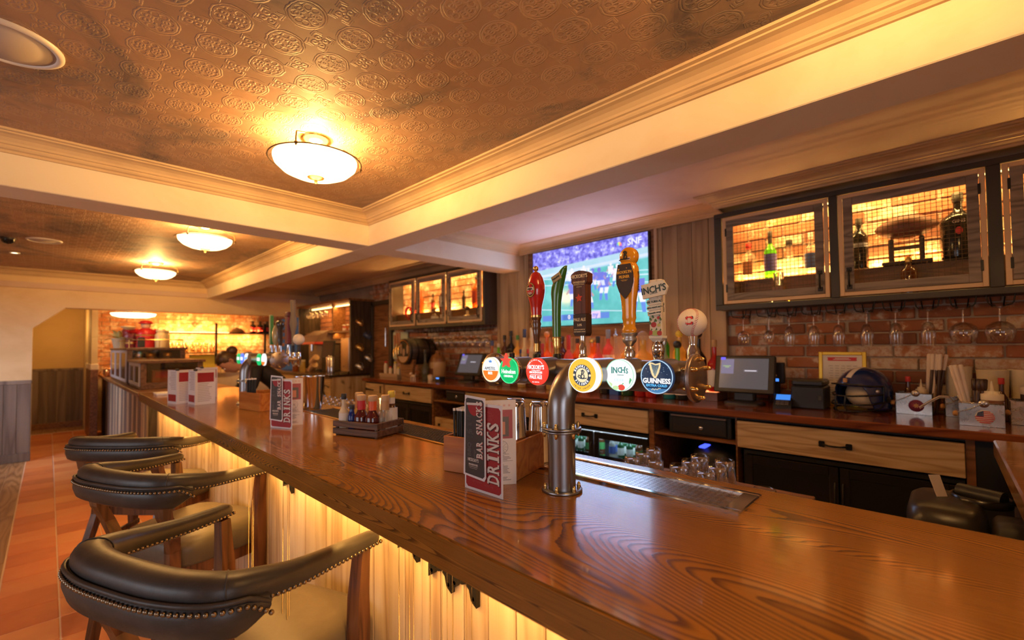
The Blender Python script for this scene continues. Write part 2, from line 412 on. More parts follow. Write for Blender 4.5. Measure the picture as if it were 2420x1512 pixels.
# ---------------------------------------------------------------- ceiling, beams, crown mouldings
struct('ceiling', MB().box((XL, YB, ZC), (2.03, 9.3, ZC+.08)), M_CEIL)
ob('ceiling', MB().box((2.03, YB, ZC), (3.95, 9.3, ZC+.08)), M_PINKCEIL)['kind'] = 'structure'
ob('ceiling', MB().box((-2, 9.2, 2.42), (3.95, 13, 2.5)), M_PINKCEIL)['kind'] = 'structure'
struct('trim_1', MB().box((1.905, YB, ZB), (2.155, 9.26, ZC), .004), M_PLASTER)
b = MB(); b.box((XL, 3.54, ZB+.0005), (1.905, 3.82, ZC), .004); b.box((2.155, 3.54, ZB+.0005), (3.83, 3.82, ZC), .004); struct('trim_2', b, M_PLASTER)
PROF = [(0, 2.585), (.014, 2.585), (.016, 2.598), (.030, 2.603), (.036, 2.612), (.036, 2.620), (.046, 2.623), (.050, 2.634), (.066, 2.650), (.088, 2.659), (.112, 2.662), (.114, 2.668), (.134, 2.670), (.136, 2.681)]
def crown(name, pts, closed=True, prof=PROF, m=None):
    n = len(pts); rings = []
    for i, p in enumerate(pts):
        def nrm(a, b):
            d = Vector((b[0]-a[0], b[1]-a[1])).normalized(); return Vector((-d.y, d.x))
        N = Vector((0, 0))
        if closed or i > 0: N += nrm(pts[i-1], p)
        if closed or i < n-1: N += nrm(p, pts[(i+1) % n])
        rings.append([(p[0]+N.x*d, p[1]+N.y*d, z) for d, z in prof])
    k = len(prof); mb = MB(); vs = [q for r in rings for q in r]
    fs = [(i*k+j, i*k+j+1, ((i+1) % n)*k+j+1, ((i+1) % n)*k+j) for i in range(n if closed else n-1) for j in range(k-1)]
    mb.add(vs, fs, False); return struct(name, mb, m or M_CROWN)
crown('trim_3', [(XL, YB), (1.905, YB), (1.905, 3.54), (XL, 3.54)])
crown('trim_4', [(XL, 3.82), (1.905, 3.82), (1.905, 9.24), (XL, 9.24)])
crown('trim_5', [(2.155, YB), (3.60, YB), (3.60, 1.235), (3.805, 1.235), (3.805, 3.54), (2.155, 3.54)])
crown('trim_6', [(2.155, 3.82), (3.805, 3.82), (3.805, 9.24), (2.155, 9.24)])
jn = MB()                                            # mitre joints of the plaster lengths
for y in (.08, 2.9): jn.box((1.79, y-.0012, 2.586), (1.90, y+.0012, 2.664))
# ---------------------------------------------------------------- walls
wl = struct('wall_left', MB().box((XL-.1, YB, 0), (XL, 9.3, ZC)), M_PLASTER)
struct('wall_back', MB().box((XL, YB-.1, 0), (3.95, YB, ZC)), M_PLASTER)
# the far wall with its opening: a splayed corner at the left, a lintel across the bar
fw = MB(); fw.prism([(0, XL), (0, -.16), (1.855, -.16), (2.16, .165), (2.16, 3.95), (ZC, 3.95), (ZC, XL)], 9.24, 9.5, 1)
far = struct('wall_far', fw, plaster('ochre_washed_plaster', (.82, .62, .36), (.68, .46, .22), .6))
y = XL+.1
xx = -.158
for i in range(9):
    w_ = rnd.uniform(.12, .17); centred('plank', MB().box((xx-w_+.003, 9.222, .12), (xx, 9.24, 1.10), .003), M_WAIN, far); xx -= w_
centred('rail', MB().box((-1.6, 9.216, 1.07), (-.155, 9.24, 1.125), .004), M_WAIN, far)
centred('rail', MB().box((-1.6, 9.212, 0), (-.155, 9.24, .12), .004), M_WAIN, far)
al = struct('wall_alcove', MB().box((-2, 12.6, 0), (.5, 12.7, 2.45)), plaster('ochre_plaster', (.72, .52, .24), (.60, .40, .17), .6))
for i in range(9):
    centred('plank', MB().box((-.62+.125*i, 12.58, .1), (-.50+.125*i, 12.6, 1.16), .003), M_WAIN, al)
centred('rail', MB().box((-.7, 12.57, .0), (.5, 12.6, .12), .004), M_BROWN, al)
centred('rail', MB().box((-.7, 12.572, 1.13), (.5, 12.6, 1.18), .004), M_WAIN, al)
mw = struct('wall_middle', MB().box((.50, 10.3, 0), (.58, 12.65, 2.45)), plaster('ochre_plaster', (.76, .58, .30), (.64, .44, .2), .6))
centred('panel', MB().box((.49, 10.28, .02), (.59, 11.5, 1.2), .003), M_BROWN, mw)
centred('trim', MB().box((.485, 10.27, 1.2), (.595, 11.5, 1.3), .01), M_PLASTER, mw)
# right-hand wall: mortar bed, bricks picked out singly, a boarded part round the television
wr = struct('wall_right', MB().box((3.872, YB, 0), (3.95, 9.3, ZC)), M_MORTAR)
BM = [mesh('brick', MB().box((-.012, -L/2, -.0365), (.012, L/2, .0365), .006), M_BRICK) for L in (.235, .225, .24, .112)]
def bricks(y0, y1, z0, n, par):
    for c in range(n):
        yy = y0+(0 if c % 2 else .12)
        if c % 2 == 0: ob('brick', BM[3], None, par, (3.868, y0+.054, z0+.0415+.083*c))
        while yy+.12 < y1:
            ob('brick', BM[rnd.randrange(3)], None, par, (3.868+rnd.uniform(-.005, .004), yy+.12, z0+.0415+.083*c), rz=rnd.uniform(-.008, .008)); yy += .246
bricks(-.62, 1.26, 1.105, 17, wr); bricks(3.96, 6.40, 1.105, 9, wr)
b = MB()
for c in range(9):
    yy = 3.96+(0 if c % 2 else .12)
    while yy < 7.0: b.box((3.856+rnd.uniform(-.004, .004), yy, 1.857+.083*c), (3.876, yy+.234, 1.93+.083*c), .005); yy += .246
ob('brick_courses', b, M_BRICK, wr, kind='stuff')
y = 1.262
while y < 3.92:
    w_ = rnd.choice((.11, .125, .14, .15)); w_ = min(w_, 3.93-y)
    centred('plank', MB().box((3.81+rnd.uniform(0, .006), y+.0015, 1.10), (3.874, y+w_-.0015, 2.60), .003), M_CLAD, wr); y += w_
# brown doorway in the right-hand wall
d1 = struct('door_1', MB().box((3.84, 6.42, 0), (3.88, 6.98, 2.24), .003), M_BROWN)
centred('door_frame', MB().box((3.80, 6.36, 0), (3.86, 6.43, 2.30), .004), M_DARKWOOD, d1); centred('door_frame', MB().box((3.80, 6.96, 0), (3.86, 7.03, 2.30), .004), M_DARKWOOD, d1)
centred('door_frame', MB().box((3.80, 6.36, 2.24), (3.86, 7.03, 2.31), .004), M_DARKWOOD, d1)
centred('handle', MB().cyl((3.80, 6.52, 1.55), (3.80, 6.52, 1.85), .011), M_CHROME, d1)
# far brick wall of the back bar room, bricks joined: too far away to pick apart
fb = struct('wall_brick', MB().box((.5, 11.62, 0), (3.95, 11.75, 2.45)), M_MORTAR); b = MB()
for c in range(17):
    xx = .58-(0 if c % 2 else .12)
    while xx < 3.9: b.box((max(.56, xx), 11.60+rnd.uniform(-.006, .004), 1.0+.083*c), (xx+.234, 11.63, 1.073+.083*c)); xx += .246
ob('brick_courses', b, M_BRICK, fb, kind='stuff')
# ceiling fittings
def ceiling_speaker(x, y, r, label):
    t = thing('ceiling_speaker', label, 'speaker', (x, y, ZC), group=None)
    ob('rim', MB().lathe([(r, 0), (r, -.006), (r*.93, -.013), (r*.86, -.011), (r*.85, -.004)], seg=48, caps=False), flat((.80, .74, .68), .4), t)
    ob('grille', MB().lathe([(r*.86, -.004), (r*.86, -.0075), (.001, -.009)], seg=48, caps=False), MT('speaker_grille').set(base=(.55, .47, .43), rough=.7).m, t); return t
ceiling_speaker(-.135, 2.46, .165, 'large round white ceiling speaker in the near bay, cut by the left edge')
ceiling_speaker(-.045, 6.675, .135, 'small round white ceiling speaker in the far bay beside the dark dome')
t = thing('dome_camera', 'small black dome camera on the far bay ceiling', 'camera', (-.30, 6.77, ZC))
ob('mount', MB().lathe([(.055, 0), (.055, -.018)], seg=24), flat((.05, .04, .04), .4), t)
ob('dome', MB().lathe([(.05, -.018), (.046, -.04), (.03, -.058), (.001, -.066)], seg=24, caps=False), flat((.01, .01, .012), .1), t)
t = thing('downlight', 'tiny bright recessed downlight on the far bay ceiling', 'lamp', (-.29, 7.76, ZC))
ob('bezel', MB().lathe([(.045, 0), (.045, -.006), (.032, -.006), (.03, 0)], seg=24, caps=False), M_WHITE, t)
ob('lens', MB().lathe([(.03, -.001), (.001, -.003)], seg=20, caps=False), glow((1, .8, .5), 8), t)
t = thing('ceiling_vent', 'thin dark slot vent on the far bay ceiling near the beam corner', 'vent', (1.25, 4.62, ZC))
ob('slot_frame', MB().box((-.16, -.02, -.008), (.16, .02, 0), .002), flat((.05, .04, .03), .6), t)
# ceiling bowl lamps
def bowl_lamp(x, y, z, label, r=.235):
    t = thing('ceiling_lamp', label, 'lamp', (x, y, z), group='alabaster bowl ceiling lamps')
    prof = [(.06, -.088), (.12, -.078), (.17, -.055), (.205, -.022), (.212, .0), (.212, .012)]
    bm = MT('alabaster_bowl').set(base=(.9, .8, .6), rough=.4, emit=(1, .66, .30), estr=6.5).m
    ob('bowl', MB().lathe([(.001, -.09)]+prof, seg=48, caps=False), bm, t)
    ob('rim_ring', MB().tube([(r*math.cos(a*PI/24), r*math.sin(a*PI/24), .0) for a in range(48)], .0038, 6, closed=True), flat((.16, .09, .03), .35, .8), t)
    for a in (105, 225, 345):
        c, s_ = math.cos(R(a)), math.sin(R(a)); k = MB()
        k.tube([(c*r, s_*r, -.014), (c*r, s_*r, .03), (c*r*.97, s_*r*.97, .06), (c*r*.6, s_*r*.6, ZC-z-.03)], .004, 6); k.ball((c*r, s_*r, 0), .009, 8, 6)
        ob('arm', k, flat((.16, .09, .03), .35, .8), t)
    ob('canopy', MB().lathe([(.08, ZC-z), (.078, ZC-z-.012), (.05, ZC-z-.025), (.001, ZC-z-.028)], seg=24, caps=False), M_BRASS, t)
    ob('finial', MB().lathe([(.001, -.122), (.008, -.118), (.010, -.108), (.006, -.104), (.012, -.10), (.042, -.092), (.045, -.087)], seg=24, caps=False), flat((.20, .12, .05), .35, .8), t)
    return t
bowl_lamp(1.0, 2.44, 2.555, 'large glowing glass bowl lamp nearest the camera, brass ring visible')
bowl_lamp(1.0, -.03, 2.555, 'glowing bowl lamp above the viewpoint, outside the picture')
bowl_lamp(1.0, 4.92, 2.555, 'middle glowing bowl lamp, just beyond the cross beam')
bowl_lamp(.97, 7.45, 2.555, 'farthest glowing bowl lamp on the embossed ceiling, before the lintel')
t = thing('ceiling_lamp', 'shallow glowing dome lamp beyond the lintel over the far bar', 'lamp', (.99, 9.80, 2.42))
ob('dome', MB().lathe([(.30, -.28), (.28, -.315), (.2, -.34), (.001, -.352)], seg=40, caps=False), glow((1, .78, .42), 5), t)
ob('stem', MB().cyl((0, 0, -.30), (0, 0, 0), .012), M_BRASS, t)
for (x, y) in ((1.0, -.03), (1.0, 2.44), (1.0, 4.92), (.97, 7.45)):
    light('bowl_bulb', 'POINT', (x, y, 2.62), 44, WARM, radius=.05)
    light('bowl_glow', 'POINT', (x, y, 2.42), 26 if y > 0 else 15, WARM, radius=.10)
# ---------------------------------------------------------------- the bar
bar = thing('bar_counter', 'long varnished bar counter with thick wooden top and plank front', 'bar counter', (1.07, 2.6, 0))
b = MB(); b.prism([(.64, -1.6), (1.5, -1.6), (1.5, 5.85), (.64, 5.85)], 1.022, 1.096); b.prism([(.645, -1.6), (1.495, -1.6), (1.495, 5.845), (.645, 5.845)], 1.094, 1.10)
ob('countertop', b, M_BARTOP, bar, world=True)
ob('carcass', MB().box((.825, -1.5, 0), (1.44, 5.8, 1.022)), M_DARKWOOD, bar, world=True)
y = -.30; ws = [.094, .098, .1, .104, .093]
i = 0
while y < 5.72:
    w_ = ws[i % 5]; i += 1
    centred('plank', MB().box((.80+rnd.uniform(0, .003), y+.0018, .02), (.826, y+w_-.0018, 1.022), .003), M_BOARD, bar); y += w_
centred('corner_post', MB().box((.785, 5.70, 0), (.84, 5.83, 1.022), .004), M_BOARD, bar)
def hinge(y, z):
    k = MB(); k.prism([(y+.052, z+.05), (y+.008, z+.05), (y+.008, z-.002), (y+.02, z-.012), (y+.03, z-.036), (y+.052, z-.05)], .786, .80, 0)
    k.prism([(y-.008, z+.05), (y-.055, z+.05), (y-.055, z-.062), (y-.034, z-.05), (y-.026, z-.024), (y-.008, z-.012)], .786, .80, 0); k.cyl((.788, y, z-.016), (.788, y, z+.05), .008, seg=10)
    h = ob('coat_hook_hinge', k, M_IRON, bar, world=True); s = MB()
    for dy, dz in ((.04, .03), (.036, -.028), (-.042, .012), (-.042, -.042), (-.02, .03)): s.lathe([(.006, 0), (.005, .003), (.001, .0035)], (0, 0, 0), 8); s.v[-24:] = [(.786-p[2], y+dy+p[0], z+dz+p[1]) for p in s.v[-24:]]
    ob('screw', s, flat((.35, .27, .16), .35, 1), h, world=True)
for (y, z) in ((1.058, .915), (.953, .915), (1.225, .945), (2.235, .93), (2.75, .94)): hinge(y, z)
# the older length of counter beyond, with grey boards to the customer side
ext = thing('bar_counter', 'far older stretch of counter with greyish boards below the display cases', 'bar counter', (1.07, 8.7, 0))
ob('countertop', MB().box((.63, 5.86, 1.055), (1.5, 11.4, 1.10), .006), M_BROWN, ext, world=True)
ob('carcass', MB().box((.72, 5.9, 0), (1.44, 11.35, 1.055)), M_DARKWOOD, ext, world=True); y = 5.88
while y < 11.3:
    w_ = rnd.choice((.11, .13, .145)); centred('plank', MB().box((.70+rnd.uniform(0, .004), y+.002, .02), (.722, y+w_-.002, 1.055), .003), M_WAIN if int(y*7) % 3 else M_BOARD, ext); y += w_
# return of the bar at the right-hand side
ret = thing('bar_return', 'short varnished return of the bar at the right edge', 'bar counter', (2.2, -.5, 0))
ob('countertop', MB().box((1.502, -.86, 1.03), (2.93, -.148, 1.10), .006), M_BARTOP, ret, world=True)
ob('carcass', MB().box((1.52, -.8, 0), (2.88, -.20, 1.03)), M_DARKWOOD, ret, world=True)
# drip tray and bar mat let into the top
t = thing('drip_tray', 'stainless perforated drip tray let into the bar below the tap tower', 'tray', (1.32, .83, 1.10))
b = MB()
for a, c in (((1.226, .385, 1.095), (1.246, 1.28, 1.109)), ((1.404, .385, 1.095), (1.424, 1.28, 1.109)), ((1.246, .385, 1.095), (1.404, .43, 1.109)), ((1.246, 1.262, 1.095), (1.404, 1.28, 1.109))): b.box(a, c, .003)
ob('rim', b, M_CHROME, t, world=True)
ob('perforated_plate', MB().box((1.246, .43, 1.09), (1.404, 1.262, 1.1035)), steel('tray_steel', (.55, .53, .52), .25, (40, 40, 40)), t, world=True)
b = MB()
for i in range(50):
    for j in range(10):
        x_ = 1.254+.0155*j+(.0078 if i % 2 else 0); y_ = .458+.0162*i
        if x_ < 1.398 and y_ < 1.25: b.lathe([(.0048, 1.1038), (.003, 1.0995), (.0001, 1.0995)], (x_, y_, 0), 7, caps=False)
ob('perforations', b, flat((.02, .018, .016), .6), t, world=True, kind='stuff')
ob('drain', MB().lathe([(.013, 1.1042), (.010, 1.1), (.0001, 1.1)], (1.365, .445, 0), 16, caps=False), flat((.02, .02, .02), .4), t, world=True)
t = thing('bar_mat', 'dark ribbed rubber bar mat along the server edge behind the crate', 'mat', (1.33, 2.25, 1.10)); b = MB()
b.box((1.24, 1.30, 1.10), (1.43, 3.15, 1.104), .002)
ob('base', b, flat((.035, .028, .022), .6), t, world=True); b = MB()
for i in range(92):
    for j in range(8): b.box((1.252+.022*j, 1.312+.02*i, 1.104), (1.266+.022*j, 1.324+.02*i, 1.107))
ob('nubs', b, flat((.05, .04, .032), .5), t, world=True, kind='stuff')
ob('edge_strip', MB().box((1.228, 1.29, 1.099), (1.238, 3.2, 1.106), .002), M_BRASS, t, world=True)

# ---------------------------------------------------------------- captain's bar stools
def leather(name='worn_black_leather', c1=(.030, .027, .027), c2=(.050, .044, .042)):
    m = MT(name); a = m.noise((6, 6, 6), 1, 5, .6, .5); n = m.noise((90, 90, 90), 1, 3, .6)
    v = m.nt.nodes.new('ShaderNodeTexVoronoi'); v.feature = 'DISTANCE_TO_EDGE'; v.inputs['Scale'].default_value = 1
    q = m.noise((30, 30, 30), 1, 3, .6, 3.0); cr = (q.pp(.06)*16).lt(.07)
    m.nt.links.new(m.coord((22, 22, 22)), v.inputs['Vector'])
    c = m.mix(a.step(.4, .75), c1, c2); c = m.mix(cr*a.step(.45, .6)*.35, c, (.16, .15, .145))
    m.nt.nodes.remove(v); m.set(base=c, rough=(n*.14)+.33, spec=.5); m.bump(n, .12, .002); return m.m
M_LEATHER = leather(); M_SEAT = leather('brown_seat_leather', (.115, .092, .066), (.15, .12, .085)); M_CHAIRWOOD = wood('stool_walnut', (.045, .014, .006), (.13, .045, .016), (.19, .075, .028), 2, 8, (9, .8, 9), 120, .32, .3, .1, 4, .15)
M_NAIL = flat((.28, .22, .15), .25, 1)
def cr(p0, p1, p2, p3, t):
    return [.5*((2*b)+(-a+c)*t+(2*a-5*b+4*c-d)*t*t+(-a+3*b-3*c+d)*t**3) for a, b, c, d in zip(p0, p1, p2, p3)]
def stool(name, label, loc, rz, single):
    t = thing(name, label, 'stool', loc, rz, 'captain style bar stools')
    #        x     y     ztop  w     h
    half = [(.450, -.350, .940, .050, .046), (.36, -.337, .945, .058, .052), (.26, -.328, .952, .062, .058), (.15, -.322, .966, .072, .068), (.06, -.305, .984, .084, .078), (-.020, -.266, .998, .090, .082), (-.056, -.15, 1.0, .090, .082), (-.063, 0, 1.0, .090, .082)]
    ctl = half+[(x, -y, z, w_, h) for x, y, z, w_, h in half[-2::-1]]; path = []
    for i in range(len(ctl)-1):
        g = [ctl[max(0, min(len(ctl)-1, i+d))] for d in (-1, 0, 1, 2)]
        path += [cr(*g, q/6) for q in range(6)]
    path.append(list(ctl[-1])); n = len(path)
    def frame(i):
        a, c = path[max(0, i-1)], path[min(n-1, i+1)]; d = Vector((c[0]-a[0], c[1]-a[1], c[2]-a[2])).normalized()
        return d, Vector((-d.y, d.x, 0)).normalized()              # the outside of the U
    rings = []
    for i, (x, y, z, w_, h) in enumerate(path):
        d, o = frame(i); k = min(i, n-1-i); e = (.55, .85, 1)[min(k, 2)]
        rings.append([Vector((x, y, z-h/2))+o*(w_/2*e*math.copysign(abs(math.cos(q))**.8, math.cos(q)))+Vector((0, 0, 1))*(h/2*e*math.copysign(abs(math.sin(q))**.8, math.sin(q))) for q in [2*PI*u/18 for u in range(18)]])
    ob('arm_rail', MB().loft(rings), M_LEATHER, t)
    # padded band below the roll at the back, with piping on its edge
    lo, hi = 24, n-25; rings = []; pipe = []; row = []
    for i in range(lo, hi+1):
        x, y, z, w_, h = path[i]; d, o = frame(i); k = min(i-lo, hi-i); e = min(1, .55+k*.12); zt = z-h*.60; zb = zt-.092*e
        c = Vector((x, y, 0))+o*.024
        rings.append([c+o*a+Vector((0, 0, q)) for a, q in ((-.02, zt), (.022, zt), (.034, zt-.012), (.036, (zt+zb)/2), (.026, zb+.012), (.008, zb), (-.018, zb+.004))])
        pipe.append(c+o*.030+Vector((0, 0, zt+.002-(.02*(1-min(1, k/3)))))); row.append(c+o*.0355+Vector((0, 0, zt-.014-(.03*(1-min(1, k/3))))))
    ob('back_band', MB().loft(rings), M_LEATHER, t); ob('piping', MB().tube(pipe, .0065, 8), M_LEATHER, t)
    def along(pts, step):
        out = []; acc = 0
        for a, c in zip(pts, pts[1:]):
            L = (c-a).length
            while acc < L: out.append(a+(c-a)*(acc/L)); acc += step
            acc -= L
        return out
    spots = along(row, .0165)
    for i0, i1 in ((0, lo+1), (hi-1, n-1)):
        for sd in (1, -1):
            pts = []
            for i in range(i0, i1+1):
                x, y, z, w_, h = path[i]; d, o = frame(i); pts.append(Vector((x, y, z-h*.80))+o*(sd*w_*.41))
            spots += along(pts, .0155)
    if single:
        nm = mesh('nail', MB().ball((0, 0, 0), .0068, 8, 5), M_NAIL)
        for p in spots: ob('nail', nm, None, t, p)
    else:
        k = MB()
        for p in spots: k.ball(p, .0068, 6, 4)
        ob('nail_row', k, M_NAIL, t, kind='stuff')
    for i in (29, n-30):                                            # sewn seams across the roll
        x, y, z, w_, h = path[i]; d, o = frame(i)
        pts = [Vector((x, y, z-h/2))+o*((w_/2+.0006)*math.copysign(abs(math.cos(q))**.8, math.cos(q)))+Vector((0, 0, (h/2+.0006)*math.copysign(abs(math.sin(q))**.8, math.sin(q)))) for q in [PI*u/16 for u in range(-4, 21)]]
        ob('seam', MB().tube(pts, .0022, 5), M_LEATHER, t)
    # seat cushion
    def outline(f_, z, ex=0):
        pts = []
        for u in range(40):
            q = 2*PI*u/40; c, s_ = math.cos(q), math.sin(q); c = math.copysign(abs(c)**.42, c); s_ = math.copysign(abs(s_)**.42, s_)
            x = .305+c*.245*f_; pts.append((x, s_*(.245+.06*(x-.06)/.49)*f_, z))
        return pts
    ob('seat', MB().loft([outline(.95, .535), outline(1.0, .55), outline(1.01, .60), outline(.99, .63), outline(.94, .648), outline(.8, .660), outline(.5, .668), outline(.15, .670)]), M_SEAT, t)
    ob('seat_frame', MB().loft([outline(.93, .48), outline(.93, .536)], smooth=False), M_CHAIRWOOD, t)
    for sy in (-1, 1):
        k = MB(); y0 = sy*.315
        k.loft([[(.405+u*a+dx, y0+v*c+dy, z) for u, v in ((-1, -1), (1, -1), (1, 1), (-1, 1))] for z, a, c, dx, dy in ((0, .016, .016, .03, sy*.012), (.45, .022, .022, .005, 0), (.56, .026, .024, 0, 0), (.66, .027, .024, 0, 0), (.74, .025, .023, 0, 0), (.84, .020, .021, 0, sy*.008), (.895, .018, .020, .0, sy*.013))], smooth=False)
        ob('front_leg', k, M_CHAIRWOOD, t)
        k = MB(); k.loft([[(x+u*a, sy*y+v*c, z) for u, v in ((-1, -1), (1, -1), (1, 1), (-1, 1))] for z, x, y, a, c in ((0, -.05, .235, .016, .018), (.3, -.005, .225, .020, .020), (.5, .055, .21, .024, .02), (.62, .06, .20, .024, .020), (.72, .035, .235, .022, .022), (.80, .0, .24, .02, .028), (.87, -.012, .24, .018, .034))], smooth=False)
        ob('back_leg', k, M_CHAIRWOOD, t)
        ob('stretcher', MB().box((.0, sy*.225-.011, .30), (.41, sy*.225+.011, .335), .004, rot=(0, 0, sy*.2)), M_CHAIRWOOD, t)
    ob('foot_rail', MB().box((.40, -.31, .24), (.43, .31, .275), .004), M_BRASS, t)
    return t
stool('bar_stool', 'dark leather bar stool nearest the camera, studded curved back', (.213, 1.522, 0), R(22), True)
stool('bar_stool', 'middle dark leather bar stool, between the nearest and farthest stools', (.27, 2.70, 0), R(23), False)
stool('bar_stool', 'farthest dark leather bar stool, turned so its back faces the window light', (.325, 3.72, 0), R(40), False)
# ---------------------------------------------------------------- back counter and the units below it
t = thing('back_counter', 'long red-brown polished back counter running behind the bar', 'counter', (3.5, 2.6, 0))
ob('countertop', MB().box((3.145, -.95, 1.053), (3.865, 6.05, 1.10), .006), M_COUNTER, t, world=True)
for (y0, y1) in ((5.50, 5.54), (4.41, 4.435), (3.80, 3.825), (2.66, 2.69), (1.60, 1.64), (1.007, 1.018), (-.10, -.067), (-.95, -.93), (6.03, 6.05)): centred('upright', MB().box((3.205, y0, .02), (3.80, y1, 1.053)), M_BROWN, t)
ob('back_panel', MB().box((3.80, -.9, .02), (3.83, 6.04, 1.053)), M_BLACK, t, world=True)
ob('end_panel', MB().box((3.21, -.93, .02), (3.24, -.10, 1.053)), M_BLACK, t, world=True)
for (y0, y1, z) in ((3.83, 4.41, .885), (1.018, 1.60, .86), (3.83, 4.41, .50), (1.018, 1.60, .45)): centred('shelf', MB().box((3.21, y0, z), (3.79, y1, z+.02), .003), M_BROWN, t)
ob('top_rail', MB().box((3.215, -.1, 1.034), (3.24, 6.04, 1.053)), M_BLACK, t, world=True)
def pull(par, y, z, L=.13):
    k = MB(); k.tube([(3.195, y-L/2, z), (3.172, y-L*.42, z), (3.164, y-L*.2, z-.003), (3.162, y, z-.004), (3.164, y+L*.2, z-.003), (3.172, y+L*.42, z), (3.195, y+L/2, z)], [.006, .006, .0045, .006, .0045, .006, .006], 8)
    for s_ in (-1, 1): k.box((3.182, y+s_*L/2-.015, z-.017), (3.197, y+s_*L/2+.015, z+.017), .004)
    ob('handle', k, M_IRON, par, world=True)
def drawer(y0, y1, label, hy=None, z0=.856, z1=1.032):
    d = thing('drawer', label, 'drawer', (3.4, (y0+y1)/2, z0))
    fr = ob('front', MB().box((3.193, y0+.003, z0), (3.213, y1-.003, z1), .003), M_DRAWER, d, world=True)
    ob('box', MB().box((3.213, y0+.02, z0+.01), (3.75, y1-.02, z1-.02)), M_BROWN, d, world=True)
    if hy: pull(d, hy, (z0+z1)/2)
    return d
drawer(-.067, 1.007, 'wide pale oak drawer below the helmet, black bar handle', .47, .853, 1.028)
drawer(1.64, 2.66, 'pale wooden drawer with grain above the lit bottle fridge', 2.175)
drawer(2.69, 3.80, 'pale wooden drawer hidden partly by the standing menu', 3.25)
drawer(4.435, 5.498, 'pale wooden drawer under the far till, black handle', 4.97)
c = thing('cupboard', 'narrow pale plank cupboard at the far end of the back counter', 'cupboard', (3.4, 5.8, .2))
ob('door', MB().box((3.193, 5.545, .2), (3.213, 6.03, 1.03), .003), M_DRAWER, c, world=True)
ob('body', MB().box((3.214, 5.55, .2), (3.75, 6.02, 1.02)), M_BROWN, c, world=True)
ob('strap_hinge', MB().prism([(6.02, .92), (6.02, .96), (5.98, .95), (5.80, .938), (5.80, .930), (5.98, .925)], 3.183, 3.194, 0), M_IRON, c, world=True)
ob('latch', MB().box((3.18, 5.60, .90), (3.194, 5.615, 1.0), .002), M_IRON, c, world=True)
def cash_drawer(y0, y1, z0, z1, label):
    d = thing('cash_drawer', label, 'cash drawer', (3.45, (y0+y1)/2, z0))
    ob('case', MB().box((3.25, y0, z0), (3.74, y1, z1), .004), flat((.014, .012, .011), .5), d, world=True)
    ob('front', MB().box((3.236, y0+.03, z0+.012), (3.25, y1-.03, z1-.022), .003), flat((.018, .015, .013), .4), d, world=True)
    ob('slot_edge', MB().box((3.232, y0+.03, z1-.02), (3.25, y1-.02, z1-.006), .002), flat((.30, .22, .16), .5), d, world=True)
    ob('lock', MB().lathe([(.016, 0), (.014, .008), (.006, .010), (.001, .0105)], (0, 0, 0), 16), M_CHROME, d, (-.214-.0, -.02, .058)).rotation_euler = (0, -PI/2, 0)
cash_drawer(1.058, 1.50, .882, 1.028, 'black metal cash drawer with silver lock below the near till')
cash_drawer(3.845, 4.215, .907, 1.03, 'black metal cash drawer on the open shelf below the far till')
t = thing('wooden_box', 'pale wooden box front low on the open shelf below the far till', 'box', (3.35, 4.12, .52))
ob('front', MB().box((3.22, 3.84, .521), (3.24, 4.40, .70), .003), M_DRAWER, t, world=True); ob('sides', MB().box((3.24, 3.85, .521), (3.6, 4.39, .69)), M_BROWN, t, world=True)
ob('latch', MB().box((3.21, 4.30, .60), (3.222, 4.33, .63), .002), M_IRON, t, world=True)
t = thing('plastic_dispenser', 'round black dispenser with a small blue light on the open shelf', 'dispenser', (3.45, 1.22, .47))
ob('drum', MB().lathe([(.16, 0), (.165, .02), (.165, .27), (.13, .32), (.001, .33)], seg=28), flat((.02, .02, .024), .4), t)
ob('status_light', MB().box((-.172, .03, .318), (-.06, .075, .332), .004), glow((.05, .08, 1.0), 2.5), t)
def fridge(y0, y1, label, lit=False):
    z1 = .838; d = thing('bottle_fridge', label, 'fridge', (3.5, (y0+y1)/2, .02)); m = (y0+y1)/2
    b = MB(); b.box((3.225, y0, z1-.025), (3.76, y1, z1)); b.box((3.225, y0, .02), (3.76, y1, .06)); b.box((3.74, y0, .06), (3.76, y1, z1-.025))
    b.box((3.225, y0, .06), (3.74, y0+.02, z1-.025)); b.box((3.225, y1-.02, .06), (3.74, y1, z1-.025))
    ob('body', b, M_BLACK, d, world=True)
    for (a, c_) in ((y0+.012, m-.004), (m+.004, y1-.012)):
        k = MB(); f_ = .045
        k.box((3.207, a, .07), (3.224, a+f_, z1-.03), .003); k.box((3.207, c_-f_, .07), (3.224, c_, z1-.03), .003); k.box((3.207, a+f_, z1-.03-f_*1.2), (3.224, c_-f_, z1-.03), .003); k.box((3.207, a+f_, .07), (3.224, c_-f_, .12), .003)
        dr = ob('door', k, flat((.014, .012, .011), .3), d, world=True)
        ob('pane', MB().box((3.212, a+f_, .12), (3.219, c_-f_, z1-.03-f_*1.2)), glass((.75, .85, .9), .02, .25) if lit else MT('dark_pane').set(base=(.018, .017, .016), rough=.12).m, dr, world=True)
        hy = c_-.015 if a < m-.1 and c_ < m+.01 else a+.015
        ob('handle', MB().tube([(3.206, hy, .50), (3.188, hy, .52), (3.186, hy, .62), (3.188, hy, .70), (3.206, hy, .72)], .006, 6), M_BLACK, dr, world=True)
    if lit:
        for z in (.36, .60): centred('wire_shelf', MB().box((3.26, y0+.02, z), (3.72, y1-.02, z+.008)), M_CHROME, d)
        ob('interior_light', MB().box((3.235, y0+.03, z1-.031), (3.25, y1-.03, z1-.026)), glow((.7, .85, 1.0), 1.5), d, world=True)
        light('fridge_light', 'AREA', (3.3, m, z1-.04), 5, (.72, .86, 1), .1, y1-y0-.1, (.2, 0, -1))
    return d
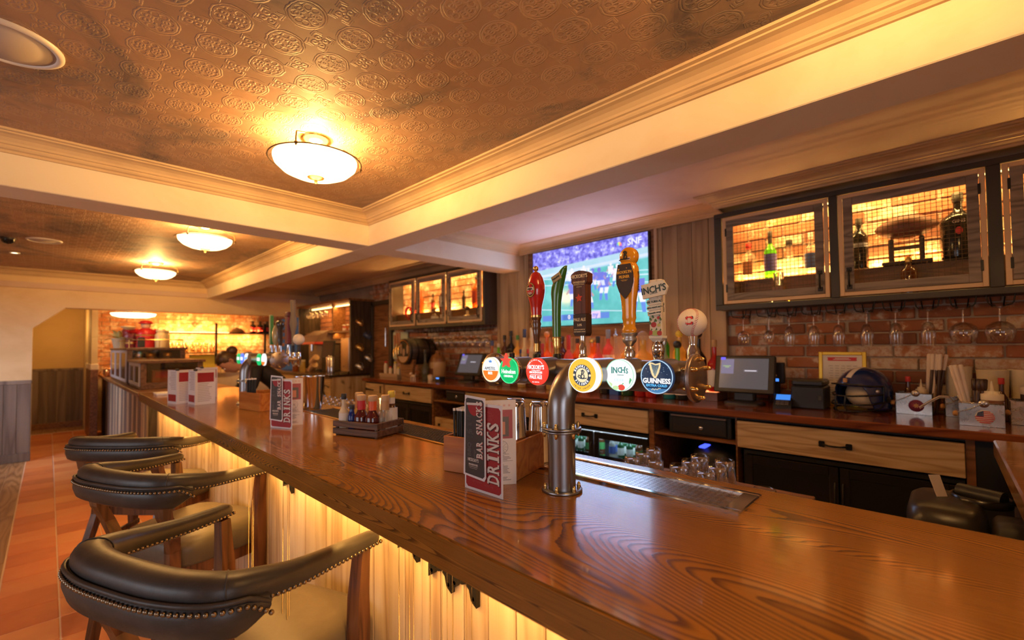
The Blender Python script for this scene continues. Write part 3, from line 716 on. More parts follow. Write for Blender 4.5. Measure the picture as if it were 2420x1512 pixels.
fridge(-.06, .975, 'dark double bottle fridge under the wide oak drawer, doors unlit')
fridge(1.645, 2.655, 'lit double bottle fridge full of bottles beside the tap tower', True)
fridge(2.70, 3.795, 'dark double fridge behind the standing menu and straws')
fridge(4.44, 5.46, 'dark double fridge at the far end below the far till')
# ---------------------------------------------------------------- bottles (one builder, many liveries)
def bottle(label, loc, h, r, glass_m, cap, lab=None, sh=.62, neck=.32, group=None, shape='round', word=None, cap_h=.13, lz=(.14, .5), name='bottle', cat='bottle', rz=0, neck_m=None):
    t = thing(name, label, cat, loc, rz, group); rn = max(.0105, r*neck); hc = h*(1-cap_h)
    prof = [(r*.86, 0), (r*.98, h*.012), (r, h*.03), (r, h*sh), (r*.95, h*(sh+.03)), (r*.75, h*(sh+.075)), (rn*1.15, h*(sh+.15)), (rn, h*(sh+.2)), (rn, hc)]
    seg = 18; sx = sy = 1
    if shape == 'square':
        k = MB(); rings = []
        for a, z in prof:
            q = .5 if a > rn*1.3 else 1
            rings.append([(a*math.copysign(abs(math.cos(g))**q, math.cos(g))*.82, a*math.copysign(abs(math.sin(g))**q, math.sin(g)), z) for g in [2*PI*i/20 for i in range(20)]])
        k.loft(rings); body = ob('body', k, glass_m, t)
    elif shape == 'flask':
        body = ob('body', MB().lathe([(r*.5, 0), (r*.85, h*.06), (r, h*.2), (r*.98, h*.34), (r*.75, h*.5), (rn*1.1, h*.62), (rn, h*.68), (rn, hc)], seg=20, sx=.6), glass_m, t)
    else: body = ob('body', MB().lathe(prof, seg=seg), glass_m, t)
    ob('cap', MB().lathe([(rn*1.18, hc-.004), (rn*1.25, hc), (rn*1.25, h-.003), (rn*1.1, h)], seg=14) if cap[1] == 'c' else MB().ball((0, 0, h-rn*1.2), rn*1.7, 12, 8) if cap[1] == 'b' else MB().lathe([(rn*1.1, hc-.006), (rn*1.1, hc+.01), (.006, hc+.014), (.005, h)], seg=12), cap[0], t)
    if lab and shape != 'flask':
        e = 1.012; z0, z1 = h*lz[0], h*lz[1]
        if shape == 'square': L = ob('label', MB().box((-r*.84, -r*.7, z0), (-r*.822, r*.7, z1)), lab, t)
        else: L = ob('label', MB().lathe([(r*e, z0), (r*e, z1)], seg=18, caps=False, a0=PI*.45, a1=PI*1.75), lab, t)
        if word: text(word, r*.5, flat((.02, .02, .02), .5), t, (-r*(.842 if shape == 'square' else 1.02), 0, (z0+z1)/2), (PI/2, 0, -PI/2), .8, ext=.0004)
    if neck_m: ob('neck_sleeve', MB().lathe([(rn*1.12, h*(sh+.19)), (rn*1.12, hc)], seg=14, caps=False), neck_m, t)
    return t
G = dict(amber=liquid((.55, .16, .02), .55), brown=liquid((.12, .035, .01), .8), black=flat((.012, .011, .010), .12), clear=liquid((.85, .80, .70), .16), cream=flat((.78, .62, .34), .3), green=liquid((.04, .45, .06), .45), lime=liquid((.25, .75, .05), .5),
         red=liquid((.62, .03, .02), .6), pink=liquid((.85, .22, .18), .4), orange=liquid((.85, .28, .05), .45), yellow=liquid((.85, .62, .18), .4), wine=liquid((.10, .012, .012), .85), dkgreen=liquid((.02, .09, .03), .8), blue=liquid((.02, .05, .35), .5), teal=liquid((.02, .28, .28), .5))
P = dict(white=flat((.75, .70, .62), .6), cream=flat((.72, .60, .38), .6), black=flat((.03, .025, .02), .5), red=flat((.55, .03, .03), .5), yellow=flat((.75, .55, .06), .5), orange=flat((.75, .28, .08), .6), blue=flat((.06, .10, .30), .5), green=flat((.06, .25, .06), .5), grey=flat((.25, .27, .33), .4), gold=flat((.65, .42, .12), .35, .8), silver=flat((.6, .6, .62), .3, .9), navy=flat((.04, .06, .14), .5), tan=flat((.5, .3, .14), .7))
# lit step shelf behind, rows from the left end to the right
t = thing('bottle_step', 'glowing two-tier bottle step below the television', 'shelf', (3.7, 2.55, 1.10))
sm = MT('lit_acrylic'); yy = sm.xyz()[1]; k = yy.step(.45, .95)
sm.set(base=(.5, .3, .2), rough=.4, emit=sm.mix(k, (1.0, .26, .08), (1.0, .58, .10)), estr=2.2)
for x0, x1, z1 in ((3.545, 3.655, 1.166), (3.657, 3.77, 1.266)):
    ob('riser', MB().box((x0, 1.25, 1.10), (x1, 3.86, z1), .002), flat((.16, .06, .03), .25), t, world=True); ob('lit_tread', MB().box((x0+.004, 1.26, z1), (x1-.004, 3.85, z1+.0035)), sm.m, t, world=True)
ROW = [  # x, y, top above counter, radius, glass, cap, paper, what
 (3.6, 3.795, .5, .055, 'amber', 'navy', 'orange', 'orange-labelled amber bottle with dark cap at the left end of the lit step'), (3.71, 3.802, .465, .048, 'lime', 'white', None, 'small green-lit clear bottle behind the orange-labelled one'),  # small clear bottle: the green light on it is put into its glass colour
 (3.71, 3.70, .564, .05, 'brown', 'black', 'orange', 'dark brown bottle with orange label and black cap near the left end'), (3.71, 3.60, .611, .055, 'black', 'black', 'cream', 'tall black bottle with a yellowish label near the left end'),
 (3.71, 3.49, .559, .05, 'yellow', 'green', 'cream', 'pale yellow bottle with a green cap'), (3.71, 3.385, .624, .052, 'cream', 'navy', None, 'cream frosted bottle with a dark blue cap'), (3.71, 3.275, .635, .052, 'cream', 'cream', None, 'cream frosted bottle with a long white neck'),
 (3.6, 3.345, .40, .036, 'brown', 'navy', 'white', 'little dark bottle with a blue neck in front of the cream bottles'), (3.6, 3.235, .40, .036, 'wine', 'red', 'white', 'little dark bottle with a red neck in front of the cream bottles'), (3.71, 3.17, .488, .045, 'black', 'black', None, 'slim black bottle right of the cream bottles'),
 (3.6, 3.03, .457, .046, 'red', 'red', 'white', 'red-capped reddish bottle between the first two tap handles'), (3.71, 3.065, .58, .060, 'orange', 'orange', None, 'round-shouldered orange decanter with a ball stopper'), (3.6, 2.89, .474, .046, 'orange', 'red', 'tan', 'orange bottle with a red cap left of the green tap handle'),
 (3.71, 2.856, .53, .058, 'wine', 'black', None, 'dark wine-coloured bottle behind the green tap handle'), (3.6, 2.69, .54, .05, 'pink', 'red', None, 'glossy pink-red bottle with a tall red neck right of the green handle'), (3.71, 2.66, .505, .05, 'orange', 'black', 'black', 'orange bottle with a black label left of the brown paddle handle'),
 (3.71, 2.50, .502, .085, 'orange', 'gold', None, 'large round orange bottle behind the brown paddle handle'), (3.6, 2.345, .519, .05, 'pink', 'black', 'black', 'pinkish bottle with a long black label right of the brown paddle'), (3.71, 2.305, .584, .056, 'pink', 'grey', 'white', 'tall rosy clear bottle with a grey-blue cap'),
 (3.6, 2.153, .588, .054, 'clear', 'silver', 'black', 'clear spirit bottle with a metal pourer left of the yellow handle'), (3.71, 2.11, .495, .06, 'yellow', 'yellow', 'cream', 'yellowish gin bottle with cream label beside the yellow handle'), (3.6, 1.875, .542, .085, 'yellow', 'clear', 'black', 'broad square whiskey bottle with a black label right of the yellow handle'),
 (3.71, 1.80, .445, .05, 'pink', 'white', None, 'pink bottle with a white cap behind the square whiskey'), (3.71, 1.745, .647, .046, 'green', 'red', None, 'tall green bottle with a red cap beside the white signpost handle'), (3.6, 1.69, .494, .048, 'clear', 'silver', 'white', 'clear bottle with pale label behind the white signpost handle'),
 (3.6, 1.575, .457, .062, 'lime', 'black', 'black', 'bright green conical bottle with a black cap left of the baseball'), (3.71, 1.612, .547, .058, 'yellow', 'yellow', None, 'yellow knobbly bottle behind the bright green one'), (3.71, 1.50, .52, .054, 'dkgreen', 'black', 'cream', 'dark green vermouth bottle with a cream label'),
 (3.6, 1.405, .542, .062, 'black', 'black', 'cream', 'tall black vermouth bottle with a cream label below the baseball'), (3.6, 1.285, .47, .052, 'red', 'tan', 'white', 'red aperitif bottle with a tan cap at the right end')]
for x, y, h, r, g, cp, lb, lab in ROW:
    x = min(x, 3.652-r*(.84 if 'square' in lab else 1)) if x < 3.65 else max(x, 3.66+r)
    z0 = 1.17 if x < 3.65 else 1.27; hh = h-(z0-1.10)
    sq = 'square whiskey' in lab; cone = 'conical' in lab; rd = 'decanter' in lab or 'large round' in lab
    capm = (P.get(cp) or G['clear'], 'p' if 'pourer' in lab else 'b' if ('ball' in lab or sq or 'knobbly' in lab) else 'c')
    bottle(lab, (x, y, z0+.0005), hh, r, G[g], capm, P.get(lb) if lb else None, sh=.30 if cone else .36 if rd else .40 if 'cream frosted' in lab else .52, group='spirit bottles on the lit step', shape='square' if sq else 'round', cap_h=.30 if ('tall red neck' in lab or 'long white neck' in lab) else .20 if 'blue cap' in lab else .13, lz=(.1, .42))
for i, (y, g, lb, wd, h, lab) in enumerate(((2.96, 'clear', 'white', .045, .25, 'short clear bottle in the front row under the left badges'), (2.83, 'yellow', None, .045, .24, 'short yellow bottle in the front row under the left badges'), (2.62, 'clear', 'cream', .05, .26, 'short clear jar-like bottle in the front row under the red badge'), (2.42, 'orange', None, .05, .28, 'squat orange bottle in the front row right of the tap pipe'),
   (2.20, 'black', None, .05, .27, 'squat black bottle in the front row between yellow and white badges'), (1.98, 'dkgreen', None, .055, .28, 'squat dark green bottle in the front row behind the white badge'), (1.86, 'red', None, .045, .27, 'squat red bottle in the front row, left one of the pair'), (1.76, 'red', None, .045, .27, 'squat red bottle in the front row, right one of the pair'), (3.66, 'yellow', 'cream', .045, .25, 'short yellow bottle in the front row at the far left'), (3.45, 'clear', None, .045, .24, 'short clear bottle in the front row, second from the left'), (3.22, 'yellow', 'white', .045, .25, 'short pale bottle in the front row under the red star badge'), (1.60, 'teal', 'white', .05, .28, 'squat teal bottle with a white label in the front row'), (1.50, 'black', 'white', .05, .29, 'squat black bottle with a round white label in the front row'))):
    bottle(lab, (3.48, y, 1.1005), h, wd, G[g], (P['black'], 'c'), P.get(lb) if lb else None, sh=.66, group='short bottles in front of the lit step')
t = thing('gift_box', 'small blue carton with a pale emblem among the front bottles', 'box', (3.48, 2.09, 1.10))
ob('carton', MB().box((-.035, -.045, 0), (.035, .045, .18), .002), flat((.03, .10, .38), .5), t); ob('emblem', MB().lathe([(.018, 0), (.001, .0015)], seg=20), P['tan'], t, (-.0355, 0, .10)).rotation_euler = (0, -PI/2, 0)
# bottles in the lit fridge
ORD = ('first', 'second', 'third', 'fourth', 'fifth', 'sixth', 'seventh', 'eighth', 'ninth', 'tenth', 'eleventh', 'twelfth')
for i in range(2):
    for j in range(12):
        if j == 5: continue
        lb = f'small beer bottle in the lit fridge, {("front", "second")[i]} row, {ORD[11-j]} from the left'
        bottle(lb, (3.295+.085*i, 1.70+.08*j, .6085), .165, .028, G[('brown', 'dkgreen', 'clear')[(j//2) % 3]], (P[('white', 'silver', 'gold')[j % 3]], 'c'), P[('green', 'white', 'blue')[(j//2) % 3]], group='beer bottles in the lit fridge')
# ---------------------------------------------------------------- television
tv = thing('television', 'large wall television showing an American football match', 'television', (3.795, 2.60, 1.735))
ob('frame', MB().box((3.77, 1.89, 1.728), (3.808, 3.305, 2.572), .004), flat((.012, .012, .013), .25), tv, world=True)
def screen_mat():
    m = MT('football_broadcast'); x, y, z = m.xyz(); n = m.noise((24, 24, 24), 1, 3, .6); nb = m.noise((5, 5, 5), 1, 3, .6)
    sl = z+(y*.05)
    crowd = m.ramp(n, [(.30, (.06, .06, .42)), (.5, (.22, .20, .78)), (.62, (.42, .42, .95)), (.72, (.85, .85, 1))])
    field = m.mix(nb.step(.35, .7), (.10, .46, .46), (.17, .60, .60))
    c = m.mix(sl.step(.55, .585), field, (.62, .72, 1.0)); c = m.mix(sl.step(.60, .604)*(.97-nb), c, (.2, .55, .5)); c = m.mix(sl.step(.655, .665), c, crowd)
    for k, wd in ((.155, .004), (.42, .005), (.49, .006), (.53, .004)): c = m.mix((sl-k-(y*.12)).abs().lt(wd)*.75, c, (.75, .85, 1))
    m.set(base=(.01, .01, .012), rough=.12, emit=c, estr=1.2); return m.m
so = ob('screen', MB().box((-.0275, -.692, .012), (-.026, .692, .832)), screen_mat(), tv)
def player(y, z, s, jersey, k):
    k.k = jersey; L = -.0285
    def q(pts): k.add([(L, y+a*s, z+b_*s) for a, b_ in pts], [tuple(range(len(pts)))])
    lean = rnd.uniform(-.12, .12)
    q([(-.16+lean, .42), (.16+lean, .42), (.20+lean*1.6, .74), (-.20+lean*1.6, .74)]); k.k = 2
    q([(-.15, .22), (-.02, .22), (.0+lean, .44), (-.17+lean, .44)]); q([(.03, .24), (.16, .24), (.17+lean, .44), (.0+lean, .44)])
    k.k = 1; q([(-.16, 0), (-.07, 0), (-.03, .23), (-.14, .23)]); q([(.08, .02), (.17, .02), (.15, .25), (.04, .25)])
    k.k = jersey; q([(lean*1.8+.085*math.cos(g), .83+.09*math.sin(g)) for g in [2*PI*i/10 for i in range(10)]]); k.k = 3; q([(.16+lean, .62), (.30+lean, .44), (.27+lean, .40), (.13+lean, .52)]); q([(-.16+lean, .62), (-.27+lean, .48), (-.23+lean, .43), (-.13+lean, .52)])
k = MB()
for y, z, s, j in ((.16, .42, .20, 2), (.02, .44, .19, 2), (-.08, .40, .20, 2), (.28, .43, .18, 0), (.34, .44, .15, 0), (-.10, .35, .24, 0), (-.20, .33, .26, 0), (.10, .34, .22, 2), (.13, .20, .32, 0), (-.22, .24, .30, 0), (-.36, .36, .24, 2), (-.46, .40, .22, 0), (-.06, .17, .27, 0), (-.60, .10, .42, 0), (-.53, .20, .2, 2), (.22, .44, .15, 2), (-.30, .45, .16, 2)): player(y, z, s, j, k)
ob('players', k, [glow((.16, .20, .75), 1), glow((.12, .28, .85), 1), glow((.85, .88, 1.0), 1), glow((.55, .35, .40), 1)], tv, kind='stuff')
k = MB(); k.box((-.0287, -.28, .065), (-.0284, .56, .125)); k.k = 1; k.box((-.029, -.02, .066), (-.0287, .28, .124)); k.k = 2; k.box((-.029, -.18, .07), (-.0286, -.06, .14))
ob('score_bar', k, [glow((.10, .25, .75), 1), glow((.05, .18, .62), 1), glow((.75, .62, .92), 1)], tv)
SR = (PI/2, 0, -PI/2)
for s_, sz, y, z, c in (('DAL', .05, .36, .095, (.75, .85, 1)), ('0', .062, .20, .095, (1, 1, 1)), ('NYG', .055, .03, .096, (1, 1, 1)), ('ny', .07, -.12, .105, (.15, .2, .8)), ('SNF', .085, -.56, .765, (.9, .92, 1))): text(s_, sz, glow(c, 1), tv, (-.0293, y, z), SR, 1, bold=.02, ext=.0003)
k = MB()
for i in range(5): k.k = i; k.add([(-.0288, -.40, .745)]+[(-.0288, -.40+.03*math.cos(PI*(i+q/4)/5), .745+.04*math.sin(PI*(i+q/4)/5)) for q in range(5)], [tuple(range(6))])
ob('network_fan', k, [glow(c, 1) for c in ((.2, .3, 1), (.2, .8, .4), (1, .8, .2), (1, .4, .2), (.8, .2, .5))], tv)
light('counter_led', 'AREA', (3.66, 2.6, 1.18), 10, (1, .36, .13), .04, 2.5, (-.35, 0, 1))
light('tv_glow', 'AREA', (3.76, 2.6, 2.15), 10, (.50, .62, 1.0), 1.35, .8, (-1, 0, 0))
t = thing('television_backboard', 'brown board framing the television on the planked wall', 'panel', (3.8, 2.6, 1.6))
ob('board', MB().box((3.797, 1.86, 1.62), (3.8085, 3.39, 2.60), .002), M_BROWN, t, world=True)
for y in (1.845, 3.40): centred('edge_trim', MB().box((3.785, y-.014, 1.60), (3.809, y+.014, 2.585), .003), M_CLAD if y > 3 else flat((.50, .36, .24), .6), t)
# ---------------------------------------------------------------- wall cabinets with wire mesh doors
M_CABTRIM = flat((.62, .42, .25), .55); M_GREYFRAME = wood('greyed_door_frame', (.10, .075, .06), (.22, .17, .14), (.30, .24, .20), 1, 8, (8, 1, 8), 90, .7, 0, .2, 5, .35)
M_CABBOX = flat((.030, .022, .018), .5)
def cabinet(name, label, y0, y1, doors, leds):
    z0, z1, xf, xb = 1.80, 2.548, 3.622, 3.852; c = thing(name, label, 'cabinet', (3.74, (y0+y1)/2, z0))
    b = MB(); b.box((xf, y0, z0), (xb, y1, z0+.03), .003); b.box((xf, y0, z1-.028), (xb, y1, z1), .003)
    ys = sorted([y0, y1]); b.box((xf, y1-.03, z0+.03), (xb, y1, z1-.028)); b.box((xf, y0, z0+.03), (xb, y0+.03, z1-.028))
    ob('carcass', b, M_CABBOX, c, world=True); b = MB()
    b.box((xf-.012, y0, z0-.004), (xf+.01, y1, 1.836), .003); b.box((xf-.012, y0, 2.512), (xf+.01, y1, z1), .003)
    st = sorted([(d[1]+.004, None) for d in doors]); b.box((xf-.012, y1-.055, 1.836), (xf+.01, y1, 2.512), .003); b.box((xf-.012, y0, 1.836), (xf+.01, y0+.04, 2.512), .003)
    for (a, e), (a2, e2) in zip(doors, doors[1:]): b.box((xf-.012, e2+.003, 1.836), (xf+.01, a-.003, 2.512), .003)
    ob('face_frame', b, M_CABBOX, c, world=True)
    ob('riser', MB().box((3.74, y0+.03, 1.83), (3.848, y1-.03, 2.028), .003), wood('grainy_riser', (.05, .018, .007), (.15, .06, .02), (.22, .09, .03), 1, 14, (8, .8, 8), 80, .45, 0, .2, 5, .2), c, world=True)
    for i, (a, e) in enumerate(doors):
        za, zb = 1.842, 2.504; xd = xf-.016; hinge_left = not (i % 2)
        k = MB(); tw = .024
        k.box((xd-.010, a, za), (xd+.004, a+tw, zb), .002); k.box((xd-.010, e-tw, za), (xd+.004, e, zb), .002); k.box((xd-.010, a+tw, za), (xd+.004, e-tw, za+tw), .002); k.box((xd-.010, a+tw, zb-tw), (xd+.004, e-tw, zb), .002)
        tr = ob('door_trim', k, M_CABTRIM, c, world=True)
        k = MB(); a2, e2, z2, z3 = a+tw+.002, e-tw-.002, za+tw+.002, zb-tw-.002; f_ = .05
        for p in ((a2, a2+f_, z2, z3, 0), (e2-f_, e2, z2, z3, 0), (a2+f_, e2-f_, z2, z2+f_, 1), (a2+f_, e2-f_, z3-f_, z3, 1)): k.box((xd-.014, p[0], p[2]), (xd, p[1], p[3]), .002)
        dr = ob('door', k, M_GREYFRAME, c, world=True); k = MB(); g0, g1, h0, h1 = a2+f_, e2-f_, z2+f_, z3-f_
        n = round((g1-g0)/.0245)
        for q in range(1, n): k.box((xd-.0022, g0+(g1-g0)*q/n-.0014, h0), (xd, g0+(g1-g0)*q/n+.0014, h1))
        n2 = round((h1-h0)/.0245)
        for q in range(1, n2): k.box((xd, g0, h0+(h1-h0)*q/n2-.0014), (xd+.0022, g1, h0+(h1-h0)*q/n2+.0014))
        ob('wire_mesh', k, flat((.10, .055, .02), .5, .6), dr, world=True, kind='stuff')
        hy = (a2+f_*.5) if hinge_left else (e2-f_*.5)
        if not hinge_left: oy = a2-.002
        else: oy = e2+.002
        k = MB(); k.tube([(xd-.014, hy, 1.90), (xd-.034, hy, 1.915), (xd-.038, hy, 1.955), (xd-.034, hy, 1.995), (xd-.014, hy, 2.01)], .006, 8); k.box((xd-.020, hy-.014, 1.885), (xd-.013, hy+.014, 1.912), .002); k.box((xd-.020, hy-.014, 1.998), (xd-.013, hy+.014, 2.025), .002)
        ob('handle', k, M_IRON, dr, world=True)
        for z in (1.93, 2.36): ob('hinge', MB().box((xd-.016, oy-.006, z), (xd-.008, oy+.006, z+.06), .001), M_IRON, dr, world=True)
        light('cabinet_led', 'AREA', (3.825, (a+e)/2, 2.045), 11, (1, .56, .15), .03, (e-a)*.9, (.2, 0, 1)); light('cabinet_led', 'AREA', (3.72, (a+e)/2, 2.515), 8, (1, .56, .15), .03, (e-a)*.9, (.75, 0, -1))
    ob('led_strip', MB().box((3.832, y0+.05, 2.029), (3.846, y1-.05, 2.036)), glow((1, .62, .22), 6), c, world=True)
    ob('led_strip', MB().box((3.78, y0+.05, 2.513), (3.80, y1-.05, 2.519)), glow((1, .62, .22), 6), c, world=True)
    return c
cabinet('wall_cabinet', 'black wall cabinet on the right with glowing wire mesh doors', -.98, 1.27, [(.532, 1.202), (-.192, .476), (-.92, -.256)], 0)
cabinet('wall_cabinet', 'black three-door wall cabinet left of the television, glowing mesh doors', 3.93, 6.10, [(5.385, 6.062), (4.68, 5.335), (3.975, 4.632)], 0)
GC = 'bottles in the right-hand wall cabinet'
bottle('green absinthe bottle with purple label in the right wall cabinet', (3.79, .925, 2.03), .36, .043, G['lime'], (P['black'], 'c'), flat((.10, .08, .30), .5), .55, group=GC, neck_m=P['black'])
bottle('square whisky bottle with red cap in the right wall cabinet', (3.79, 1.075, 2.03), .29, .05, G['clear'], (P['red'], 'c'), P['orange'], .6, group=GC, shape='square')
bottle('squat round clear tequila bottle in the right wall cabinet', (3.79, .80, 2.03), .27, .055, G['clear'], (P['black'], 'c'), None, .4, group=GC)
bottle('pale bottle with a blue label at the edge of the first cabinet door', (3.79, .665, 2.03), .30, .04, G['clear'], (P['white'], 'c'), P['blue'], .6, group=GC)
bottle('black gin bottle with white lettering left of the leather ball', (3.79, .39, 2.03), .345, .048, G['black'], (P['black'], 'c'), P['grey'], .62, group=GC, lz=(.42, .5))
bottle('big black gin bottle with red emblem right of the leather ball', (3.775, -.085, 2.03), .40, .082, G['black'], (P['black'], 'c'), None, .58, group=GC, shape='round', neck=.26)
o = bpy.data.objects[[o.name for o in COL.objects if o.name.startswith('bottle') and o.get('label', '').startswith('big black gin')][0]]
ob('emblem', MB().lathe([(.022, 0), (.001, .002)], seg=20, sx=1, sy=.75), P['red'], o, (-.0835, 0, .16)).rotation_euler = (0, -PI/2, 0); text('GINS', .026, P['white'], o, (-.084, 0, .215), SR, 1, ext=.0004)
def tumbler(label, loc, r, h, m=None, group=None, name='tumbler', flip=False):
    t = thing(name, label, 'glass', loc, 0, group); pr = [(r*.80, 0), (r*.86, .004), (r, h), (r*.955, h), (r*.80, .012), (.001, .010)]
    if flip: pr = [(a, h-z) for a, z in pr][::-1]
    ob('bowl', MB().lathe(pr, seg=24, caps=False), m or glass(), t); return t
tumbler('printed shot tumbler below the green bottle in the cabinet', (3.68, .85, 1.95), .036, .10)
tumbler('small glass on the cabinet floor, left of the pair', (3.68, .895, 1.832), .036, .08, name='shot_glass'); tumbler('small amber glass on the cabinet floor, right of the pair', (3.68, .79, 1.832), .036, .08, glass((1, .75, .35)), name='shot_glass')
t = thing('block', 'small wooden block under the printed tumbler in the cabinet', 'block', (3.68, .85, 1.83)); ob('body', MB().box((-.03, -.035, 0), (.03, .035, .1195), .003), M_BROWN, t)
# American football on its stand
t = thing('american_football', 'brown leather American football on a stand in the wall cabinet', 'ball', (3.745, .15, 2.262)); pr = [(.001, -.155), (.018, -.145), (.042, -.115), (.066, -.07), (.077, -.03), (.079, 0), (.077, .03), (.066, .07), (.042, .115), (.018, .145), (.001, .155)]
ob('skin', MB().lathe(pr, ax=1, seg=24, caps=False), MT('pebbled_leather').set(base=(.17, .055, .03), rough=.5).m, t); b = MB()
for i in range(8): b.box((-.012, -.052+.014*i, .0765), (.012, -.047+.014*i, .081), .001, rot=(0, -.35, 0), piv=(0, 0, 0))
b.box((-.002, -.06, .077), (.002, .058, .081), .001, rot=(0, -.35, 0), piv=(0, 0, 0)); ob('laces', b, P['white'], t)
t = thing('ball_stand', 'small dark wooden stand holding the American football', 'stand', (3.745, .15, 2.028)); b = MB()
b.box((-.05, -.12, 0), (.05, .12, .02), .004); b.box((-.035, -.085, .02), (.035, -.06, .165), .006); b.box((-.035, .06, .02), (.035, .085, .165), .006); b.box((-.02, -.085, .09), (.02, .085, .115), .004); ob('frame', b, M_DARKWOOD, t)
bottle('miniature dark bottle with gold label in front of the leather ball', (3.68, .14, 1.83), .235, .04, G['brown'], (P['gold'], 'c'), P['gold'], .62, lz=(.12, .2), group=GC)
GL = 'bottles in the left-hand wall cabinet'
for args in (('tall dark bottle with a pale label, centre of the middle cabinet door', (3.79, 4.98, 2.03), .40, .055, G['brown'], (P['white'], 'c'), P['silver'], .5), ('slim dark bottle at the left of the middle cabinet door', (3.79, 5.21, 2.03), .26, .03, G['brown'], (P['black'], 'c'), P['red'], .6), ('ornate white-labelled dark bottle low in the middle cabinet door', (3.68, 5.02, 1.83), .25, .05, G['brown'], (P['gold'], 'b'), P['white'], .5),
   ('amber bottle low at the right of the middle cabinet door', (3.68, 4.83, 1.83), .27, .04, G['amber'], (P['black'], 'c'), P['white'], .6), ('tall square red-labelled bottle in the right door of the left cabinet', (3.79, 4.28, 2.03), .42, .055, G['amber'], (P['black'], 'c'), P['red'], .55), ('slim black bottle at the left of the right cabinet door', (3.79, 4.53, 2.03), .25, .025, G['black'], (P['black'], 'c'), None, .6),
   ('amber bottle at the far right behind the right cabinet door', (3.79, 4.09, 2.03), .30, .05, G['amber'], (P['black'], 'c'), P['cream'], .55), ('squat white bottle with a black stopper low in the right cabinet door', (3.68, 4.33, 1.83), .21, .06, G['cream'], (P['black'], 'b'), None, .38), ('small pinkish bottle low at the right of the right cabinet door', (3.68, 4.12, 1.83), .19, .05, G['pink'], (P['black'], 'c'), P['white'], .5),
   ('pinkish bottle in the left door of the left cabinet', (3.79, 5.62, 2.03), .30, .045, G['pink'], (P['red'], 'c'), P['red'], .5), ('tall amber bottle in the left door of the left cabinet', (3.79, 5.50, 2.03), .40, .04, G['amber'], (P['brown'] if 'brown' in P else P['tan'], 'c'), None, .5)):
    bottle(*args, group=GL, shape='square' if 'square' in args[0] else 'round')
t = thing('ring_decanter', 'red ring-shaped decanter in the left door of the left cabinet', 'decanter', (3.68, 5.66, 1.83)); ob('ring', MB().tube([(0, .075*math.cos(a*PI/12), .21+.075*math.sin(a*PI/12)) for a in range(24)], .02, 8, True), G['red'], t); ob('foot', MB().lathe([(.05, 0), (.045, .02), (.014, .04), (.014, .12)], seg=16), G['red'], t)
# ---------------------------------------------------------------- hanging glasses and their racks
def wineglass(label, loc, kind, group):
    t = thing('wine_glass', label, 'glass', loc, 0, group)
    bowl = {'wine': [(.006, .10), (.024, .108), (.040, .125), (.045, .15), (.041, .19), (.036, .21)], 'small': [(.006, .10), (.02, .108), (.033, .125), (.037, .145), (.034, .175), (.031, .19)], 'flute': [(.006, .075), (.022, .085), (.032, .11), (.036, .145), (.035, .18), (.032, .225)], 'balloon': [(.006, .085), (.03, .09), (.055, .11), (.064, .14), (.060, .17), (.050, .20)]}[kind]
    ob('bowl', MB().lathe([(a, -z) for a, z in bowl], seg=22, caps=False), glass((1, 1, 1), 0, .45), t); st = bowl[0][1]
    ob('stem', MB().lathe([(.0045, -st), (.004, -.03), (.006, -.012)], seg=10, caps=False), glass((1, 1, 1), 0, .6), t); ob('foot', MB().lathe([(.006, -.012), (.034, -.004), (.036, 0), (.001, -.001)], seg=22, caps=False), glass((1, 1, 1), 0, .5), t)
    return t
def rack(label, ys, z=1.742):
    t = thing('glass_rack', label, 'rack', (3.74, sum(ys)/len(ys), z))
    for y in ys:
        k = MB()
        for s_ in (-1, 1): k.tube([(3.64, y+s_*.055, 1.798), (3.64, y+s_*.048, z+.012), (3.64, y+s_*.040, z-.001), (3.64, y+s_*.022, z-.004)], .0035, 6); k.tube([(3.64, y+s_*.022, z-.004), (3.84, y+s_*.022, z-.004), (3.84, y+s_*.03, 1.798)], .0035, 6)
        ob('hanger', k, M_IRON, t, world=True)
YR = [1.115, .938, .805, .655, .512, .36, .215, .064, -.088, -.235]
rack('black wire glass rack under the right wall cabinet', YR)
for i, (y, k_) in enumerate(zip(YR, ('wine', 'small', 'flute', 'flute', 'flute', 'flute', 'flute', 'flute', 'balloon', 'balloon'))):
    n_ = ('first', 'second', 'third', 'fourth', 'fifth', 'sixth', 'seventh', 'eighth', 'ninth', 'tenth')[i]
    kd = {'wine': 'wine glass', 'small': 'small wine glass', 'flute': 'flute glass', 'balloon': 'wide balloon glass'}[k_]
    wineglass(f'clear {kd} hanging below the right wall cabinet, {n_} from the left', (3.75, y, 1.7375), k_, 'glasses hanging below the right cabinet')
YL = [5.31, 5.17, 5.03, 4.90, 4.75, 4.59, 4.45, 4.32, 4.19, 4.05]
rack('black wire glass rack under the left wall cabinet', YL)
for i, y in enumerate(YL):
    n_ = ('first', 'second', 'third', 'fourth', 'fifth', 'sixth', 'seventh', 'eighth', 'ninth', 'tenth')[i]
    wineglass(f'clear balloon glass hanging below the left wall cabinet, {n_} from the left', (3.73, y, 1.7375), 'balloon', 'glasses hanging below the left cabinet')
